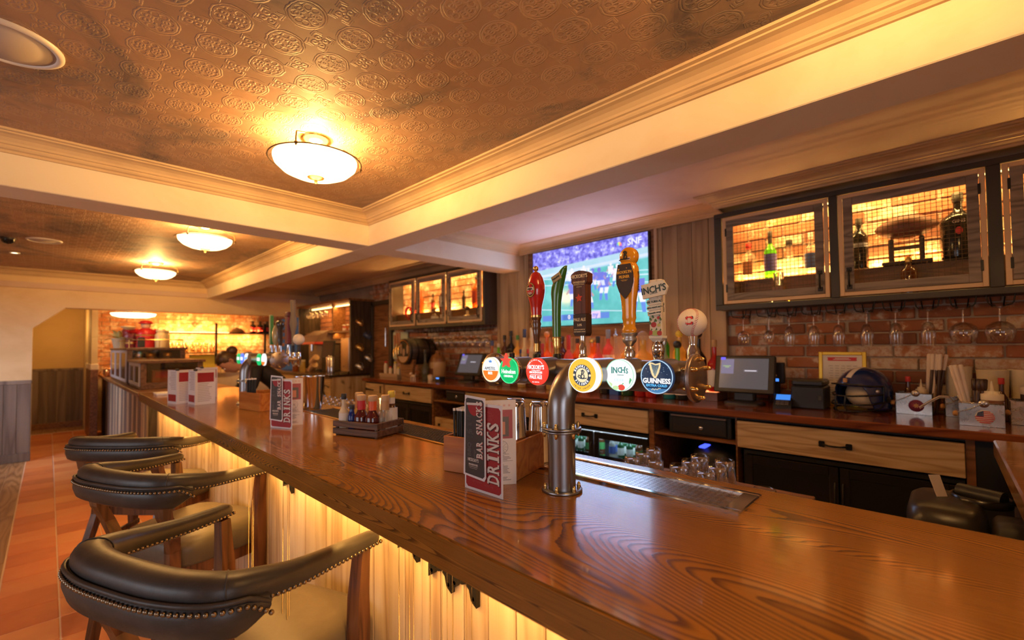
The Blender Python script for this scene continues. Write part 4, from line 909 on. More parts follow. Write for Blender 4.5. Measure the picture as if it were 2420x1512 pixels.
# ---------------------------------------------------------------- beer tap towers
def arctext(s, size, m, parent, r, a0, da, loc, sx=1, top=True, ext=.0004, bold=0):
    """letters along an arc, on a face that looks towards -X; a0 = angle of the middle letter, degrees from +up"""
    o = None; vs = []; fs = []
    n = len(s)
    for i, ch in enumerate(s):
        if ch == ' ': continue
        cu = bpy.data.curves.new('t', 'FONT'); cu.body = ch; cu.size = size; cu.align_x = 'CENTER'; cu.align_y = 'CENTER'; cu.extrude = ext; cu.offset = bold*size; cu.resolution_u = 2
        t = bpy.data.objects.new('t', cu); me = bpy.data.meshes.new_from_object(t); bpy.data.objects.remove(t)
        a = R(a0)+R(da)*(i-(n-1)/2)*(1 if top else -1); b = len(vs); rot = -a if top else -(a-PI)
        for v in me.vertices:
            x, y = v.co.x*sx, v.co.y; X = x*math.cos(rot)-y*math.sin(rot)+r*math.sin(a); Y = x*math.sin(rot)+y*math.cos(rot)+r*math.cos(a); vs.append((X, Y, v.co.z))
        for p in me.polygons: fs.append([b+q for q in p.vertices])
        bpy.data.meshes.remove(me)
    me = bpy.data.meshes.new('lettering'); me.from_pydata(vs, [], fs); me.materials.append(m); o = bpy.data.objects.new('lettering', me); COL.objects.link(o)
    o.parent = parent; o.location = loc; o.rotation_euler = SR; return o
def onface(name, polys, mats, parent, x, cy, cz, th=.0008):
    """flat shapes on a face looking towards -X: polys in (viewer's right, up)"""
    k = MB()
    for i, (pl, mi) in enumerate(polys): k.k = mi; k.prism([(cy-u, cz+v) for u, v in pl], x-th*(1+i*.35), x, 0)
    return ob(name, k, mats, parent, world=True)
def seg_below(r, h, n=20):                              # the part of a disc below height h
    a = math.asin(max(-1, min(1, h/r))); return [(r*math.cos(q), r*math.sin(q)) for q in [-PI-a+(PI+2*a)*i/n for i in range(n+1)]]
def ring(r1, r2, n=36): return [(r1*math.cos(2*PI*i/n), r1*math.sin(2*PI*i/n)) for i in range(n+1)]+[(r2*math.cos(2*PI*i/n), r2*math.sin(2*PI*i/n)) for i in range(n, -1, -1)]
BW = glow((1, 1, 1), 1.0); BCRM = glow((1, .84, .50), .95); NAVY = glow((.012, .03, .075), 1); BORANGE = glow((1, .22, .02), 1); BRED = glow((.95, .06, .035), 1); BGREEN = glow((.0, .55, .16), 1)
BYEL = glow((.98, .55, .04), 1); BDARK = glow((.03, .045, .07), 1); BCYAN = glow((.12, .55, 1), 1.0); BGOLD = glow((.85, .68, .36), 1); BTEAL = glow((.02, .22, .20), 1)
YA, ZA, XA = .845, 1.447, 1.22
M_PIPE = steel('worn_tower_steel', (.35, .35, .37), .30, (160, 160, 6)); M_PLATE = steel('brushed_end_plate', (.40, .33, .31), .38, (200, 8, 30))
def acorn(k, c, d, s=1):
    M0 = k.M; k.M = Matrix.Translation(c) @ Vector(d).to_track_quat('Z', 'Y').to_matrix().to_4x4()
    k.lathe([(.0062*s, 0), (.0062*s, .007*s)], seg=6); k.lathe([(.005*s, .007*s), (.005*s, .011*s), (.003*s, .015*s), (.0005, .0165*s)], seg=10); k.M = M0
def tower(label, dy, face_fn, handle_fn):
    t = thing('beer_tap_tower', label, 'beer tap', (1.089, YA+dy, 1.10))
    def O(name, k, m, par=None, **q): 
        k.v = [(p[0], p[1]+dy, p[2]) for p in k.v]; return ob(name, k, m, par or t, world=True, **q)
    path = [(1.089, YA, 1.10), (1.089, YA, 1.30), (1.089, YA, 1.34)]+[(1.089+.10*(1-math.cos(a)), YA, 1.347+.10*math.sin(a)) for a in [PI/2*i/8 for i in range(1, 9)]]+[(XA, YA, ZA)]
    O('pipe', MB().tube(path, .0415, 28), M_PIPE)
    fl = lambda z, h: MB().lathe([(.042, 0), (.060, 0), (.061, .001), (.061, h-.001), (.060, h), (.042, h)], (1.089, YA, z), 36, caps=False)
    O('base_flange', fl(1.10, .008), M_PIPE); O('collar_flange', fl(1.278, .006), M_PIPE); O('collar_flange', fl(1.2855, .006), M_PIPE)
    for i in range(6):
        a = PI/3*i+.35; p = (1.089+.052*math.cos(a), YA+.052*math.sin(a))
        k = MB(); acorn(k, (*p, 1.108), (0, 0, 1)); O('bolt', k, M_BRASS); k = MB(); acorn(k, (*p, 1.2915), (0, 0, 1)); O('bolt', k, M_BRASS)
        k = MB(); acorn(k, (*p, 1.278), (0, 0, -1)); O('bolt', k, M_BRASS)
    O('crossbar', MB().cyl((XA, .497, ZA), (XA, 1.27, ZA), .046, seg=32), M_PIPE)
    for y, d in ((.485, -1), (1.272, 1)):
        O('end_plate', MB().lathe([(.001, -.006), (.064, -.006), (.066, -.004), (.066, .004), (.064, .006), (.001, .006)], (XA, y, ZA), 40, ax=1, caps=False), M_PLATE)
        for q in range(6):
            a = PI/3*q+.52; k = MB(); acorn(k, (XA+.052*math.cos(a), y+.006*d, ZA+.052*math.sin(a)), (0, d, 0), 1.15); acorn(k, (XA+.052*math.cos(a), y-.006*d, ZA+.052*math.sin(a)), (0, -d, 0), 1.0); O('bolt', k, M_BRASS)
    for i, (y, yh) in enumerate(((1.20, 1.20), (1.10, 1.095), (.98, .972), (.751, .778), (.666, .674), (.554, .557))):
        xb = 1.141 if i != 3 else 1.09
        b = O('badge_housing', MB().cyl((XA, y, ZA+.006), (xb, y, ZA+.006), .0465, seg=36), M_PIPE, label='steel badge housing carrying a lit round beer badge')
        face_fn(i, y+dy, ZA+.006, b, O)
        O('tap_valve', MB().lathe([(.012, -.045), (.013, -.03), (.018, -.025), (.019, .03), (.016, .04), (.017, .055), (.012, .06)], (1.39, yh, ZA), 16), M_CHROME if i > 1 else M_BLACK)
        O('shank', MB().cyl((XA, yh, ZA), (1.39, yh, ZA), .012, seg=12), M_CHROME); O('spout', MB().tube([(1.39, yh, ZA-.04), (1.392, yh, ZA-.05), (1.393, yh, ZA-.056)], .008, 10), M_CHROME)
        handle_fn(i, yh, O, dy)
    return t
def faces_near(i, y, z, b, O):
    X = 1.1295
    def lens(m, r=.0455, x0=1.142, x1=X): return ob('lens', MB().lathe([(r, 0), (r, x0-x1-.002), (r*.97, x0-x1), (.001, x0-x1)], seg=40, caps=False), m, b, (0, 0, 0))
    def put(o, r=0): o.location = Vector((1.142, y, z))-wloc(b); o.rotation_euler = (0, -PI/2, 0); return o
    L = lambda s, sz, u, v, m, sx=1, bold=0, sh=0, x=X-.0012, name='lettering': text(s, sz, m, b, Vector((x, y-u, z+v))-wloc(b), SR, sx, name, bold, .0004, shear=sh)
    if i == 0:
        put(lens(BW)); onface('print', [(ring(.0455, .042), 0), (seg_below(.040, -.004), 1)], [BCRM, BORANGE], b, X, y, z)
        L('AMSTEL', .0165, -.002, .004, BDARK, 1.0); L('BIER', .014, -.001, -.013, BW, .9, .03); onface('crown_emblem', [([(-.006, .026), (.006, .026), (.009, .035), (.004, .031), (0, .037), (-.004, .031), (-.009, .035)], 0)], [glow((.1, .3, .7), 1)], b, X-.001, y, z)
    elif i == 1:
        put(lens(BGREEN, x1=1.122)); ob('lens_rim', MB().lathe([(.0462, 0), (.0475, .004), (.0475, .014), (.0462, .018)], (0, 0, 0), 36, caps=False), M_CHROME, b, Vector((1.143, y, z))-wloc(b)).rotation_euler = (0, -PI/2, 0)
        X2 = 1.122; onface('rim_light', [(ring(.0455, .043), 0)], [glow((.1, .9, .35), 1)], b, X2, y, z)
        L('Heineken', .0205, 0, -.004, BW, .88, .025, x=X2-.0012); L('ORIGINAL', .0105, 0, -.020, BW, .95, .03, x=X2-.0012)
        k = MB(); k.prism([(y-u, z+v) for u, v in [(a-.006, c+.034) for a, c in star(.027, .0115)]], X2-.011, X2-.001, 0); ob('star', k, glow((.95, .10, .06), .8), b, world=True)
        ob('star_back', MB().box((X2+.006, y-.013, z+.030), (X2+.02, y+.003, z+.062), .002), M_IRON, b, world=True)
    elif i == 2:
        put(lens(BRED)); L("HICKORY'S", .0185, 0, .014, BW, .78, .03); L('SMOKEHOUSE', .0095, 0, -.003, BW, .92, .03); onface('rules', [([(-.024, -.0095), (.024, -.0095), (.024, -.011), (-.024, -.011)], 0), ([(-.02, .0045), (-.008, .0055), (0, .0035), (.008, .0055), (.02, .0045), (.02, .0035), (0, .0022), (-.02, .0035)], 0)], [BW], b, X, y, z)
        L('PALE ALE', .0155, 0, -.019, BW, .85, .03); L('ALC. 5.0% VOL.', .0048, 0, -.035, BW); arctext('BREWED BY PURITY BREWING CO', .0048, BW, b, .0385, 0, 4.6, Vector((X-.0012, y, z))-wloc(b))
    elif i == 3:
        ob('lens_ring', MB().lathe([(.0495, 0), (.0505, .006)], seg=40, caps=False), BYEL, b, Vector((1.099, y, z))-wloc(b)).rotation_euler = (0, -PI/2, 0)
        put(lens(glow((1, 1, 1), 1.3), .0505, 1.091, 1.068)); o_ = [c for c in b.children if c.name.startswith('lens') and 'ring' not in c.name][0]; o_.location.x -= .051; X2 = 1.068; onface('print', [(circ(.047, 40), 0), (ring(.031, .0205), 1), (circ(.0205, 32), 2), ([(-.0275+.0035*math.cos(q), .0035*math.sin(q)) for q in [2*PI*w_/12 for w_ in range(12)]], 2), ([(.0275+.0035*math.cos(q), .0035*math.sin(q)) for q in [2*PI*w_/12 for w_ in range(12)]], 2)], [BYEL, BDARK, BCRM], b, X2, y, z)
        v = Vector((X2-.0022, y, z))-wloc(b); arctext('BROOKLYN', .0095, BW, b, .0258, 0, 17, v, .9, bold=.03); arctext('PILSNER', .0095, BW, b, .0258, 180, 17, v, .9, False, bold=.03); arctext('CRISP LAGER', .0062, BDARK, b, .0385, 180, 8.5, v, 1, False)
        pts = [(-.002, .012), (.004, .015), (.0085, .011), (.006, .005), (.001, .002), (.008, .001), (.0085, -.006), (.003, -.010), (-.006, -.0085), (-.013, -.004), (-.010, .0005), (-.003, -.003), (.001, -.009)]
        k = MB(); k.tube([(X2-.0022, y-u, z+w_) for u, w_ in pts], .0016, 6); k.tube([(X2-.0022, y-u, z+w_) for u, w_ in [(.003, .014), (.0, .004), (-.003, -.008)]], .0018, 6); k.tube([(X2-.0022, y-u, z+w_) for u, w_ in [(.003, -.010), (.010, -.009), (.017, -.0075)]], .0014, 6); ob('script_initial', k, BDARK, b, world=True)
    elif i == 4:
        put(lens(BW)); onface('rim_print', [(ring(.0455, .0435), 0)], [glow((.35, .75, .55), 1)], b, X, y, z)
        for ch, u, s_, dv in (('I', -.0235, .026, 0), ('N', -.013, .024, 0), ('C', .0015, .021, .001), ('H', .0125, .023, .001), ("'", .0195, .020, .004), ('S', .0245, .020, -.001)): L(ch, s_, u, .013+dv, BTEAL, .85, .025)
        onface('rule', [([(-.007, .0015), (.014, .0015), (.014, -.0002), (-.007, -.0002)], 0)], [BTEAL], b, X, y, z); L('CIDER', .0115, -.001, -.014, glow((.45, .68, .8), 1), .95)
        onface('apples', [([(.006+.011*math.cos(q), -.0345+.0085*math.sin(q)) for q in [2*PI*w_/16 for w_ in range(16)]], 0), ([(-.012+.010*math.cos(q), -.036+.006*math.sin(q)) for q in [2*PI*w_/16 for w_ in range(16)]], 1), ([(.006, -.027), (.012, -.021), (.0135, -.0245)], 2), ([(-.035, -.018), (-.022, -.026), (-.026, -.034)], 1), ([(.034, -.006), (.039, -.012), (.032, -.024), (.031, -.018)], 2)], [glow((.75, .06, .03), 1), glow((.55, .78, .40), 1), glow((.10, .45, .2), 1)], b, X, y, z)
    else:
        put(lens(NAVY)); onface('print', [(ring(.0455, .0432), 0), (seg_below(.043, -.0315), 1)], [glow((.45, .68, .9), 1.0), glow((.05, .20, .42), 1)], b, X, y, z)
        k = MB(); P_ = lambda pts, r: k.tube([(X-.0012, y-u, z+v) for u, v in pts], r, 6)
        P_([(-.020, .033), (-.017, .037), (-.010, .0355), (-.002, .0325), (.006, .034), (.012, .037)], [.0018, .0022, .002, .0017, .002, .0012]); P_([(-.017, .034), (-.015, .022), (-.010, .006), (-.004, -.003)], [.0022, .0028, .0028, .0022]); P_([(.011, .036), (.0095, .026), (.004, .010), (-.003, -.003)], [.0015, .0022, .0026, .002]); P_([(-.021, .031), (-.019, .035), (-.016, .033)], .0014)
        ob('harp_emblem', k, BGOLD, b, world=True); k = MB()
        for q in range(6): a = -.012+q*.0038; k.tube([(X-.001, y-a, z+.0345), (X-.001, y-(a*.45-.003), z+.003+abs(q-1)*.001)], .0004, 4)
        ob('harp_strings', k, glow((.45, .55, .5), 1), b, world=True)
        L('GUINNESS', .0182, 0, -.0115, BW, .92, .03); L('EXTRA COLD', .0088, 0, -.0235, BCYAN, 1.1, .03); k = MB(); k.tube([(X-.0022, y-u, z-.0335+v) for u, v in [(-.014, -.002), (-.010, .002), (-.006, -.002), (-.002, .002), (.002, -.001), (.006, .003), (.012, .003)]], .0008, 5); ob('signature', k, BGOLD, b, world=True); k = MB()
        for q in range(40): a = rnd.uniform(0, 2*PI); r_ = .041*rnd.random()**.5; u, v = r_*math.cos(a), r_*math.sin(a); (k.box((X-.0008, y-u-.0004, z+v-.0004), (X, y-u+.0004, z+v+.0004)) if v > -.005 else None)
        ob('bubbles', k, glow((.6, .75, .85), 1), b, world=True, kind='stuff')
def lac(c, r=.16, **k): return flat(c, r, 0, coat=.8, coatr=.04, **k)
def handles_near(i, y, O, dy):
    X = 1.39; fx = lambda s, sz, u, z, m, h, sx=1, bold=0, x=None, rot=None: text(s, sz, m, h, Vector((x if x else X-.026, y+dy-u, z))-wloc(h), rot or SR, sx, 'lettering', bold, .0005)
    if i == 0:
        h = O('tap_handle', MB().lathe([(.022, 1.655), (.0215, 1.668), (.024, 1.70), (.034, 1.74), (.0375, 1.765), (.0365, 1.79), (.030, 1.815), (.018, 1.836), (.008, 1.842)], (X, y, 0), 28), lac((.50, .012, .012)), label='red turned tap handle with oval badges')
        O('wood_grip', MB().lathe([(.010, 1.545), (.014, 1.58), (.0195, 1.61), (.017, 1.617), (.0205, 1.628), (.017, 1.638), (.0185, 1.645), (.0215, 1.654), (.022, 1.656)], (X, y, 0), 24), lac((.10, .035, .012), .25), h); O('gold_band', MB().lathe([(.0225, 1.655), (.0225, 1.664)], (X, y, 0), 24, caps=False), M_BRASS, h); O('finial', MB().lathe([(.008, 1.838), (.005, 1.846)], (X, y, 0), 14).ball((X, y, 1.856), .0115, 14, 10), M_BRASS, h); O('ferrule', MB().lathe([(.0125, 1.515), (.0105, 1.548)], (X, y, 0), 18), M_BRASS, h)
        onface('oval_badge', [([(1.0*u, v*1.25) for u, v in circ(.024, 28)], 0), ([(u, v*1.25) for u, v in ring(.0225, .0195)], 1), ([(u, v) for u, v in seg_below(.019, -.002)], 2), ([(-.0185, -.001), (.0185, -.001), (.016, .011), (-.016, .011)], 3)], [flat((.03, .02, .01), .4), P['gold'], P['red'], P['white']], h, X-.0345, y+dy, 1.765, .0012)
        fx('AMSTEL', .0095, 0, 1.769, P['black'], h, .85, .02, X-.0385); fx('Light', .0115, 0, 1.752, P['white'], h, .9, .01, X-.0385)
    elif i == 1:
        rings = []
        for z, cy, ry, rx, ti in ((1.572, 0, .0165, .0165, 0), (1.60, 0, .0172, .0172, 0), (1.66, 0, .0178, .0178, 0), (1.71, -.001, .0195, .0185, .05), (1.745, -.003, .0245, .021, .12), (1.775, -.009, .029, .022, .3), (1.80, -.018, .031, .022, .5), (1.82, -.027, .030, .020, .62), (1.833, -.034, .025, .016, .68), (1.840, -.038, .014, .010, .7), (1.843, -.040, .003, .003, .7)):
            rings.append([(X+rx*math.sin(g), y+cy+ry*math.cos(g)*math.cos(ti), z-ry*math.cos(g)*math.sin(ti)) for g in [2*PI*q/20 for q in range(20)]])
        h = O('tap_handle', MB().loft(rings), lac((.035, .15, .025)), label='curved glossy green tap handle'); O('ferrule', MB().lathe([(.012, 1.505), (.013, 1.525), (.018, 1.545), (.016, 1.552), (.0185, 1.56), (.0165, 1.573)], (X, y, 0), 20), M_BRASS, h)
        O('label_plate', MB().box((X-.0255, y-.042, 1.788), (X-.020, y+.004, 1.816), .002, rot=(-.42, 0, 0)), flat((.42, .34, .2), .35, .5), h); fx('Heineken', .0105, .019, 1.802, P['black'], h, .9, .02, X-.0262).rotation_euler = (Matrix.Rotation(-PI/2, 3, 'Z') @ Matrix.Rotation(PI/2, 3, 'X') @ Matrix.Rotation(.42, 3, 'Z')).to_euler()
    elif i == 2:
        k = MB(); k.prism([(y-.028, 1.585), (y-.022, 1.574), (y+.022, 1.574), (y+.028, 1.585), (y+.028, 1.655), (y-.028, 1.655)], X-.019, X+.019, 0); h = O('tap_handle', k, flat((.035, .016, .012), .55), label='dark brown square paddle tap handle with a red star')
        k = MB(); k.prism([(y-.027, 1.656), (y+.027, 1.656), (y+.027, 1.765), (y+.035, 1.775), (y+.035, 1.806), (y+.02, 1.815), (y, 1.818), (y-.02, 1.815), (y-.035, 1.806), (y-.035, 1.775), (y-.027, 1.765)], X-.019, X+.019, 0); O('paddle', k, wood('paddle_wood', (.05, .012, .008), (.095, .026, .018), (.13, .04, .028), 2, 8, (12, 1, 12), 150, .5, 0, .1, 0, .1), h)
        c = P['cream']; x = X-.0195
        for s_, sz, z, sx, bd in (("HICKORY'S", .0185, 1.796, .80, .03), ('SMOKEHOUSE', .0098, 1.774, .85, .02), ('FAMILY SMOKEHOUSE AND BAR', .0036, 1.764, .9, 0), ('PALE ALE', .0165, 1.634, .82, .02), ('5.0%', .012, 1.614, .9, .02), ('BREWED EXCLUSIVELY BY', .0058, 1.597, .72, .02), ('PURITY BREWING COMPANY', .0058, 1.589, .68, .02)): fx(s_, sz, 0, z, c, h, sx, bd, x)
        onface('rules', [([(-.023, 1.7685-1.7), (.023, .0685), (.023, .0675), (-.023, .0675)], 0)], [c], h, x+.0005, y+dy, 1.70); onface('star', [([(u-.001, v) for u, v in star(.0165, .0085, 5, PI/2+.1)], 0)], [flat((.62, .05, .02), .6), c], h, x+.0005, y+dy, 1.715)
        for q in range(5): onface('small_star', [([(u-.010+.005*q, v) for u, v in star(.0023)], 0)], [c], h, x+.0005, y+dy, 1.757)
        O('ferrule', MB().lathe([(.013, 1.505), (.014, 1.535), (.0095, 1.545), (.0125, 1.575)], (X, y, 0), 18), M_CHROME, h)
    elif i == 3:
        h = O('tap_handle', MB().lathe([(.020, 1.576), (.0265, 1.584), (.0265, 1.592), (.0215, 1.602), (.0225, 1.622), (.0255, 1.63), (.0245, 1.65), (.0275, 1.69), (.036, 1.74), (.0395, 1.775), (.0365, 1.805), (.028, 1.822), (.016, 1.826)], (X, y, 0), 30, sx=.72), lac((.75, .30, .012)), label='amber yellow tap handle with a dark shield and a round top')
        O('round_top', MB().lathe([(.001, -.017), (.026, -.017), (.032, -.010), (.033, 0), (.032, .010), (.026, .017), (.001, .017)], (X, y-.004, 1.843), 30, ax=0, caps=False), lac((.75, .30, .012)), h)
        shp = [(-.024, .045), (.024, .045), (.034, .01), (.034, -.02), (.024, -.05), (.002, -.075), (-.02, -.05), (-.031, -.02), (-.031, .01)]
        onface('shield', [(shp, 0)], [flat((.035, .016, .008), .5)], h, X-.0265, y+dy, 1.77, .0022); c = flat((.80, .42, .03), .5)
        fx('BROOKLYN', .0135, 0, 1.787, c, h, .78, .03, X-.0292); fx('PILSNER', .0135, 0, 1.771, c, h, .82, .03, X-.0292)
        onface('shield_rules', [([(-.013, -.002), (.013, -.002), (.013, -.003), (-.013, -.003)], 0), ([(-.009, -.005), (.009, -.005), (.009, -.006), (-.009, -.006)], 0), ([(-.024, .036), (-.018, .038), (-.018, .033), (-.023, .032)], 0), ([(.008, .039), (.011, .039), (.010, .035)], 0)], [c], h, X-.0285, y+dy, 1.763)
        k = MB(); z0 = 1.845
        for pts, r_ in (([(-.004, .013), (.003, .016), (.009, .012), (.007, .005), (.001, .002), (.009, .000), (.009, -.008), (.002, -.0105)], .0024), ([(.002, .015), (-.003, -.009)], .0026), ([(-.020, -.014), (-.012, -.010), (.004, -.012), (.020, -.0105)], .0018)): k.tube([(X-.0185, y-u+.004, z0+v) for u, v in pts], r_, 6)
        O('script_initial', k, flat((.03, .02, .01), .5), h); text('BROOKLYN PILSNER', .0088, P['black'], h, Vector((X-.002, y+dy-.0392, 1.755))-wloc(h), (PI/2, PI/2, 0), .85, 'lettering', .02, .0006)
        O('ferrule', MB().lathe([(.012, 1.535), (.0145, 1.541), (.022, 1.549), (.0255, 1.56), (.021, 1.566), (.0265, 1.572), (.0275, 1.58)], (X, y, 0), 24), flat((.5, .47, .45), .35, .9), h); O('chrome_neck', MB().lathe([(.019, 1.50), (.0185, 1.516), (.016, 1.528), (.0105, 1.536)], (X, y, 0), 20), M_CHROME, h)
    elif i == 4:
        wh = flat((.72, .66, .54), .55); h = O('tap_handle', MB().box((X-.016, y-.0215, 1.567), (X+.016, y+.0215, 1.752), .003), wood('pale_ash_post', (.55, .45, .32), (.70, .61, .47), (.76, .68, .55), 2, 10, (14, 1, 14), 160, .5, 0, .1, 0, .1), label='pale wooden signpost tap handle with arrow sign and apples'); O('base_block', MB().loft([[(X+a*.7*s1, y+a*s2, z) for s1, s2 in ((-1, -1), (1, -1), (1, 1), (-1, 1))] for a, z in ((.013, 1.548), (.0235, 1.56), (.0235, 1.568))], smooth=False), wh, h)
        def board(yl, yr, z, hh, tilt, word, sz, pt=0, th=.004, name='sign_board'):
            pl = [(-(yl), -hh), ((yr), -hh), ((yr)+pt, 0), ((yr), hh), (-(yl), hh)]; c_, s_ = math.cos(tilt), math.sin(tilt)
            onface(name, [([(u*c_-v*s_, u*s_+v*c_) for u, v in pl], 0)], [wh], h, X-.016, y+dy, z, th)
            if word: fx(word, sz, 0, z, flat((.02, .05, .045), .5), h, .9, .02, X-.0165-th, (PI/2, -tilt*0, -PI/2)).rotation_euler = (Matrix.Rotation(-PI/2, 3, 'Z') @ Matrix.Rotation(PI/2, 3, 'X') @ Matrix.Rotation(tilt, 3, 'Z')).to_euler()
        board(.041, .036, 1.718, .0235, .13, "INCH'S", .031, .012, .010); board(.026, .0215, 1.679, .0085, .09, 'WE TURN ALL', .0098); board(.026, .019, 1.660, .0072, .09, 'APPLE WASTE INTO', .0068); board(.025, .019, 1.643, .0072, .12, 'renewable energy', .0068)
        onface('rule', [([(-.012, -.013), (.014, -.0095), (.014, -.011), (-.012, -.0145)], 0)], [flat((.02, .05, .045), .5)], h, X-.026, y+dy, 1.718)
        ap = [(-.006, 1.604, .0095, 0), (.012, 1.602, .006, 3), (.011, 1.626, .005, 0), (-.017, 1.578, .008, 0), (.0, 1.576, .0105, 1), (.014, 1.576, .0085, 0)]; pl = []
        for u, z, r_, m_ in ap: pl.append(([(max(-.0213, min(.0213, u+r_*math.cos(q))), max(-.0218, z-1.59+r_*.95*math.sin(q))) for q in [2*PI*w_/14 for w_ in range(14)]], m_)); pl.append(([(u, z-1.59+r_*.9), (u+.004, z-1.59+r_*1.7), (u+.006, z-1.59+r_*1.1)], 2))
        for u, z in ((-.008, 1.63), (-.016, 1.622), (.002, 1.618), (.018, 1.622), (-.018, 1.61)): pl.append(([(u-.004, z-1.59+.003), (u, z-1.59+.005), (u+.004, z-1.59-.003), (u, z-1.59-.005)], 2))
        onface('apple_print', pl, [flat((.45, .03, .02), .5), flat((.38, .45, .12), .5), flat((.06, .14, .03), .5), flat((.55, .5, .15), .5)], h, X-.016, y+dy, 1.59, .0005)
        O('ferrule', MB().lathe([(.018, 1.495), (.0185, 1.51), (.0205, 1.513), (.0205, 1.530), (.013, 1.545), (.0155, 1.546), (.0155, 1.55)], (X, y, 0), 22), M_CHROME, h); text('CRAFTED', .008, P['black'], h, Vector((X, y+dy-.0219, 1.66))-wloc(h), (PI/2, -PI/2, 0), .9, 'lettering', 0, .0006)
    else:
        c0 = (1.38, y, 1.606); r_ = .0435; h = O('tap_handle', MB().ball(c0, r_, 36, 24), MT('baseball_leather').set(base=(.78, .68, .56), rough=.45).m, label='white baseball tap handle with red stitching and a red letter')
        V = Vector((-.86, -.50, 0)).normalized(); U = Vector((0, 0, 1)); W = V.cross(U)                  # the seam: curve of a real ball, turned to face the room
        k = MB(); seam = []
        for q in range(96):
            a = 2*PI*q/96; b_ = .44; x_ = math.cos(a)+b_*math.cos(3*a); y_ = math.sin(a)-b_*math.sin(3*a); z_ = 2*math.sqrt(b_)*math.sin(2*a); p = Vector((x_, y_, z_)).normalized()
            p = Matrix.Rotation(-.95, 3, 'Z') @ Matrix.Rotation(.25, 3, 'Y') @ p; seam.append(Vector(c0)+p*(r_*1.001))
        for q in range(96):
            p, n_ = seam[q], seam[(q+1) % 96]; tg = (n_-p).normalized(); nr = (p-Vector(c0)).normalized(); sd = tg.cross(nr)
            for s_ in (-1, 1): k.tube([p, p+sd*.0042*s_+tg*.0022+nr*.0002], .0007, 4)
        O('stitching', k, flat((.55, .03, .03), .6), h)
        k = MB(); n_ = Vector((-.90, -.20, .10)).normalized(); e1 = Vector((-n_.y, n_.x, 0)).normalized()*-1; e2 = n_.cross(e1)*1
        if e2.z < 0: e2 = -e2
        e1 = e2.cross(n_)
        pl = [(.011, .010), (.008, .013), (-.006, .013), (-.010, .009), (-.010, -.009), (-.006, -.013), (.008, -.013), (.011, -.010), (.011, -.004), (.006, -.004), (.005, -.008), (-.003, -.008), (-.004, -.006), (-.004, .006), (-.003, .008), (.005, .008), (.006, .004), (.011, .004)]
        for m_, sc_, off in ((0, 1.18, .0002), (1, 1.0, .0007)):
            k.k = m_; pts = []
            for u, v in pl:
                d = (n_*r_+e1*(u*sc_-.002)+e2*v*sc_).normalized(); pts.append(Vector(c0)+d*(r_+off))
            k.add(pts, [tuple(range(len(pts)))])
        O('letter_emblem', k, [flat((.02, .03, .08), .5), flat((.62, .03, .03), .5)], h)
        O('ferrule', MB().lathe([(.020, 1.495), (.019, 1.52), (.012, 1.535), (.0125, 1.54), (.0155, 1.568)], (1.385, y, 0), 20), M_CHROME, h)
tower('brushed steel beer tap tower nearest the camera, six lit badges', 0, faces_near, handles_near)
def faces_far(i, y, z, b, O):
    X = 1.1295; c = [BGREEN, glow((.1, .2, .8), 1.2), BW, glow((.85, .06, .08), 1), BGREEN, BW][i]
    ob('lens', MB().lathe([(.0455, 0), (.0455, .0105), (.044, .0125), (.001, .0125)], seg=32, caps=False), c, b, Vector((1.142, y, z))-wloc(b)).rotation_euler = (0, -PI/2, 0)
    onface('print', [([(-.034, -.012), (.034, -.012), (.034, .014), (-.034, .014)], 0)]+([(seg_below(.043, -.016), 1)] if i in (3, 5) else []), [BW if i != 2 else glow((.2, .55, .9), 1), BORANGE], b, X, y, z)
def handles_far(i, y, O, dy):
    X = 1.39
    O('ferrule', MB().lathe([(.016, 1.50), (.012, 1.53), (.011, 1.565)], (X, y, 0), 14), M_CHROME if i < 4 else M_BLACK)
    if i == 0: h = O('tap_handle', MB().box((X-.012, y-.02, 1.57), (X+.012, y+.02, 1.84), .006), lac((.30, .33, .18), .3), label='slim green and cream tap handle'); O('edge', MB().box((X-.014, y-.026, 1.57), (X+.014, y-.0195, 1.83), .004), P['green'], h)
    elif i == 1: h = O('tap_handle', MB().lathe([(.012, 1.56), (.034, 1.60), (.038, 1.66), (.028, 1.71), (.012, 1.74)], (X, y, 0), 20, sx=.6), lac((.45, .36, .18), .3), label='tan oval tap handle')
    elif i == 2: h = O('tap_handle', MB().lathe([(.014, 1.56), (.02, 1.60), (.02, 1.70), (.033, 1.73), (.036, 1.76), (.02, 1.775)], (X, y, 0), 20), lac((.03, .025, .02), .3), label='black knob-topped tap handle'); O('cap', MB().lathe([(.03, 1.735), (.034, 1.75)], (X, y, 0), 16), P['silver'], h)
    elif i == 3: h = O('tap_handle', MB().box((X-.02, y-.030, 1.57), (X+.02, y+.030, 1.80), .006), flat((.16, .03, .03), .5), label='dark red paddle tap handle'); O('head', MB().box((X-.022, y-.035, 1.80), (X+.022, y+.035, 1.84), .006), flat((.13, .025, .025), .5), h)
    elif i == 4: O('tap_handle', MB().tube([(X, y, 1.56), (X, y, 1.66), (X, y-.004, 1.74), (X, y+.002, 1.82), (X, y+.012, 1.93)], [.012, .014, .030, .018, .02], 12), flat((.20, .15, .10), .6), label='long grey-brown carved tap handle')
    else: O('tap_handle', MB().ball((X, y, 1.606), .0435, 24, 16), flat((.75, .64, .5), .5), label='baseball shaped tap handle')
tower('far brushed steel beer tap tower beside the bending bartender', 3.155, faces_far, handles_far)

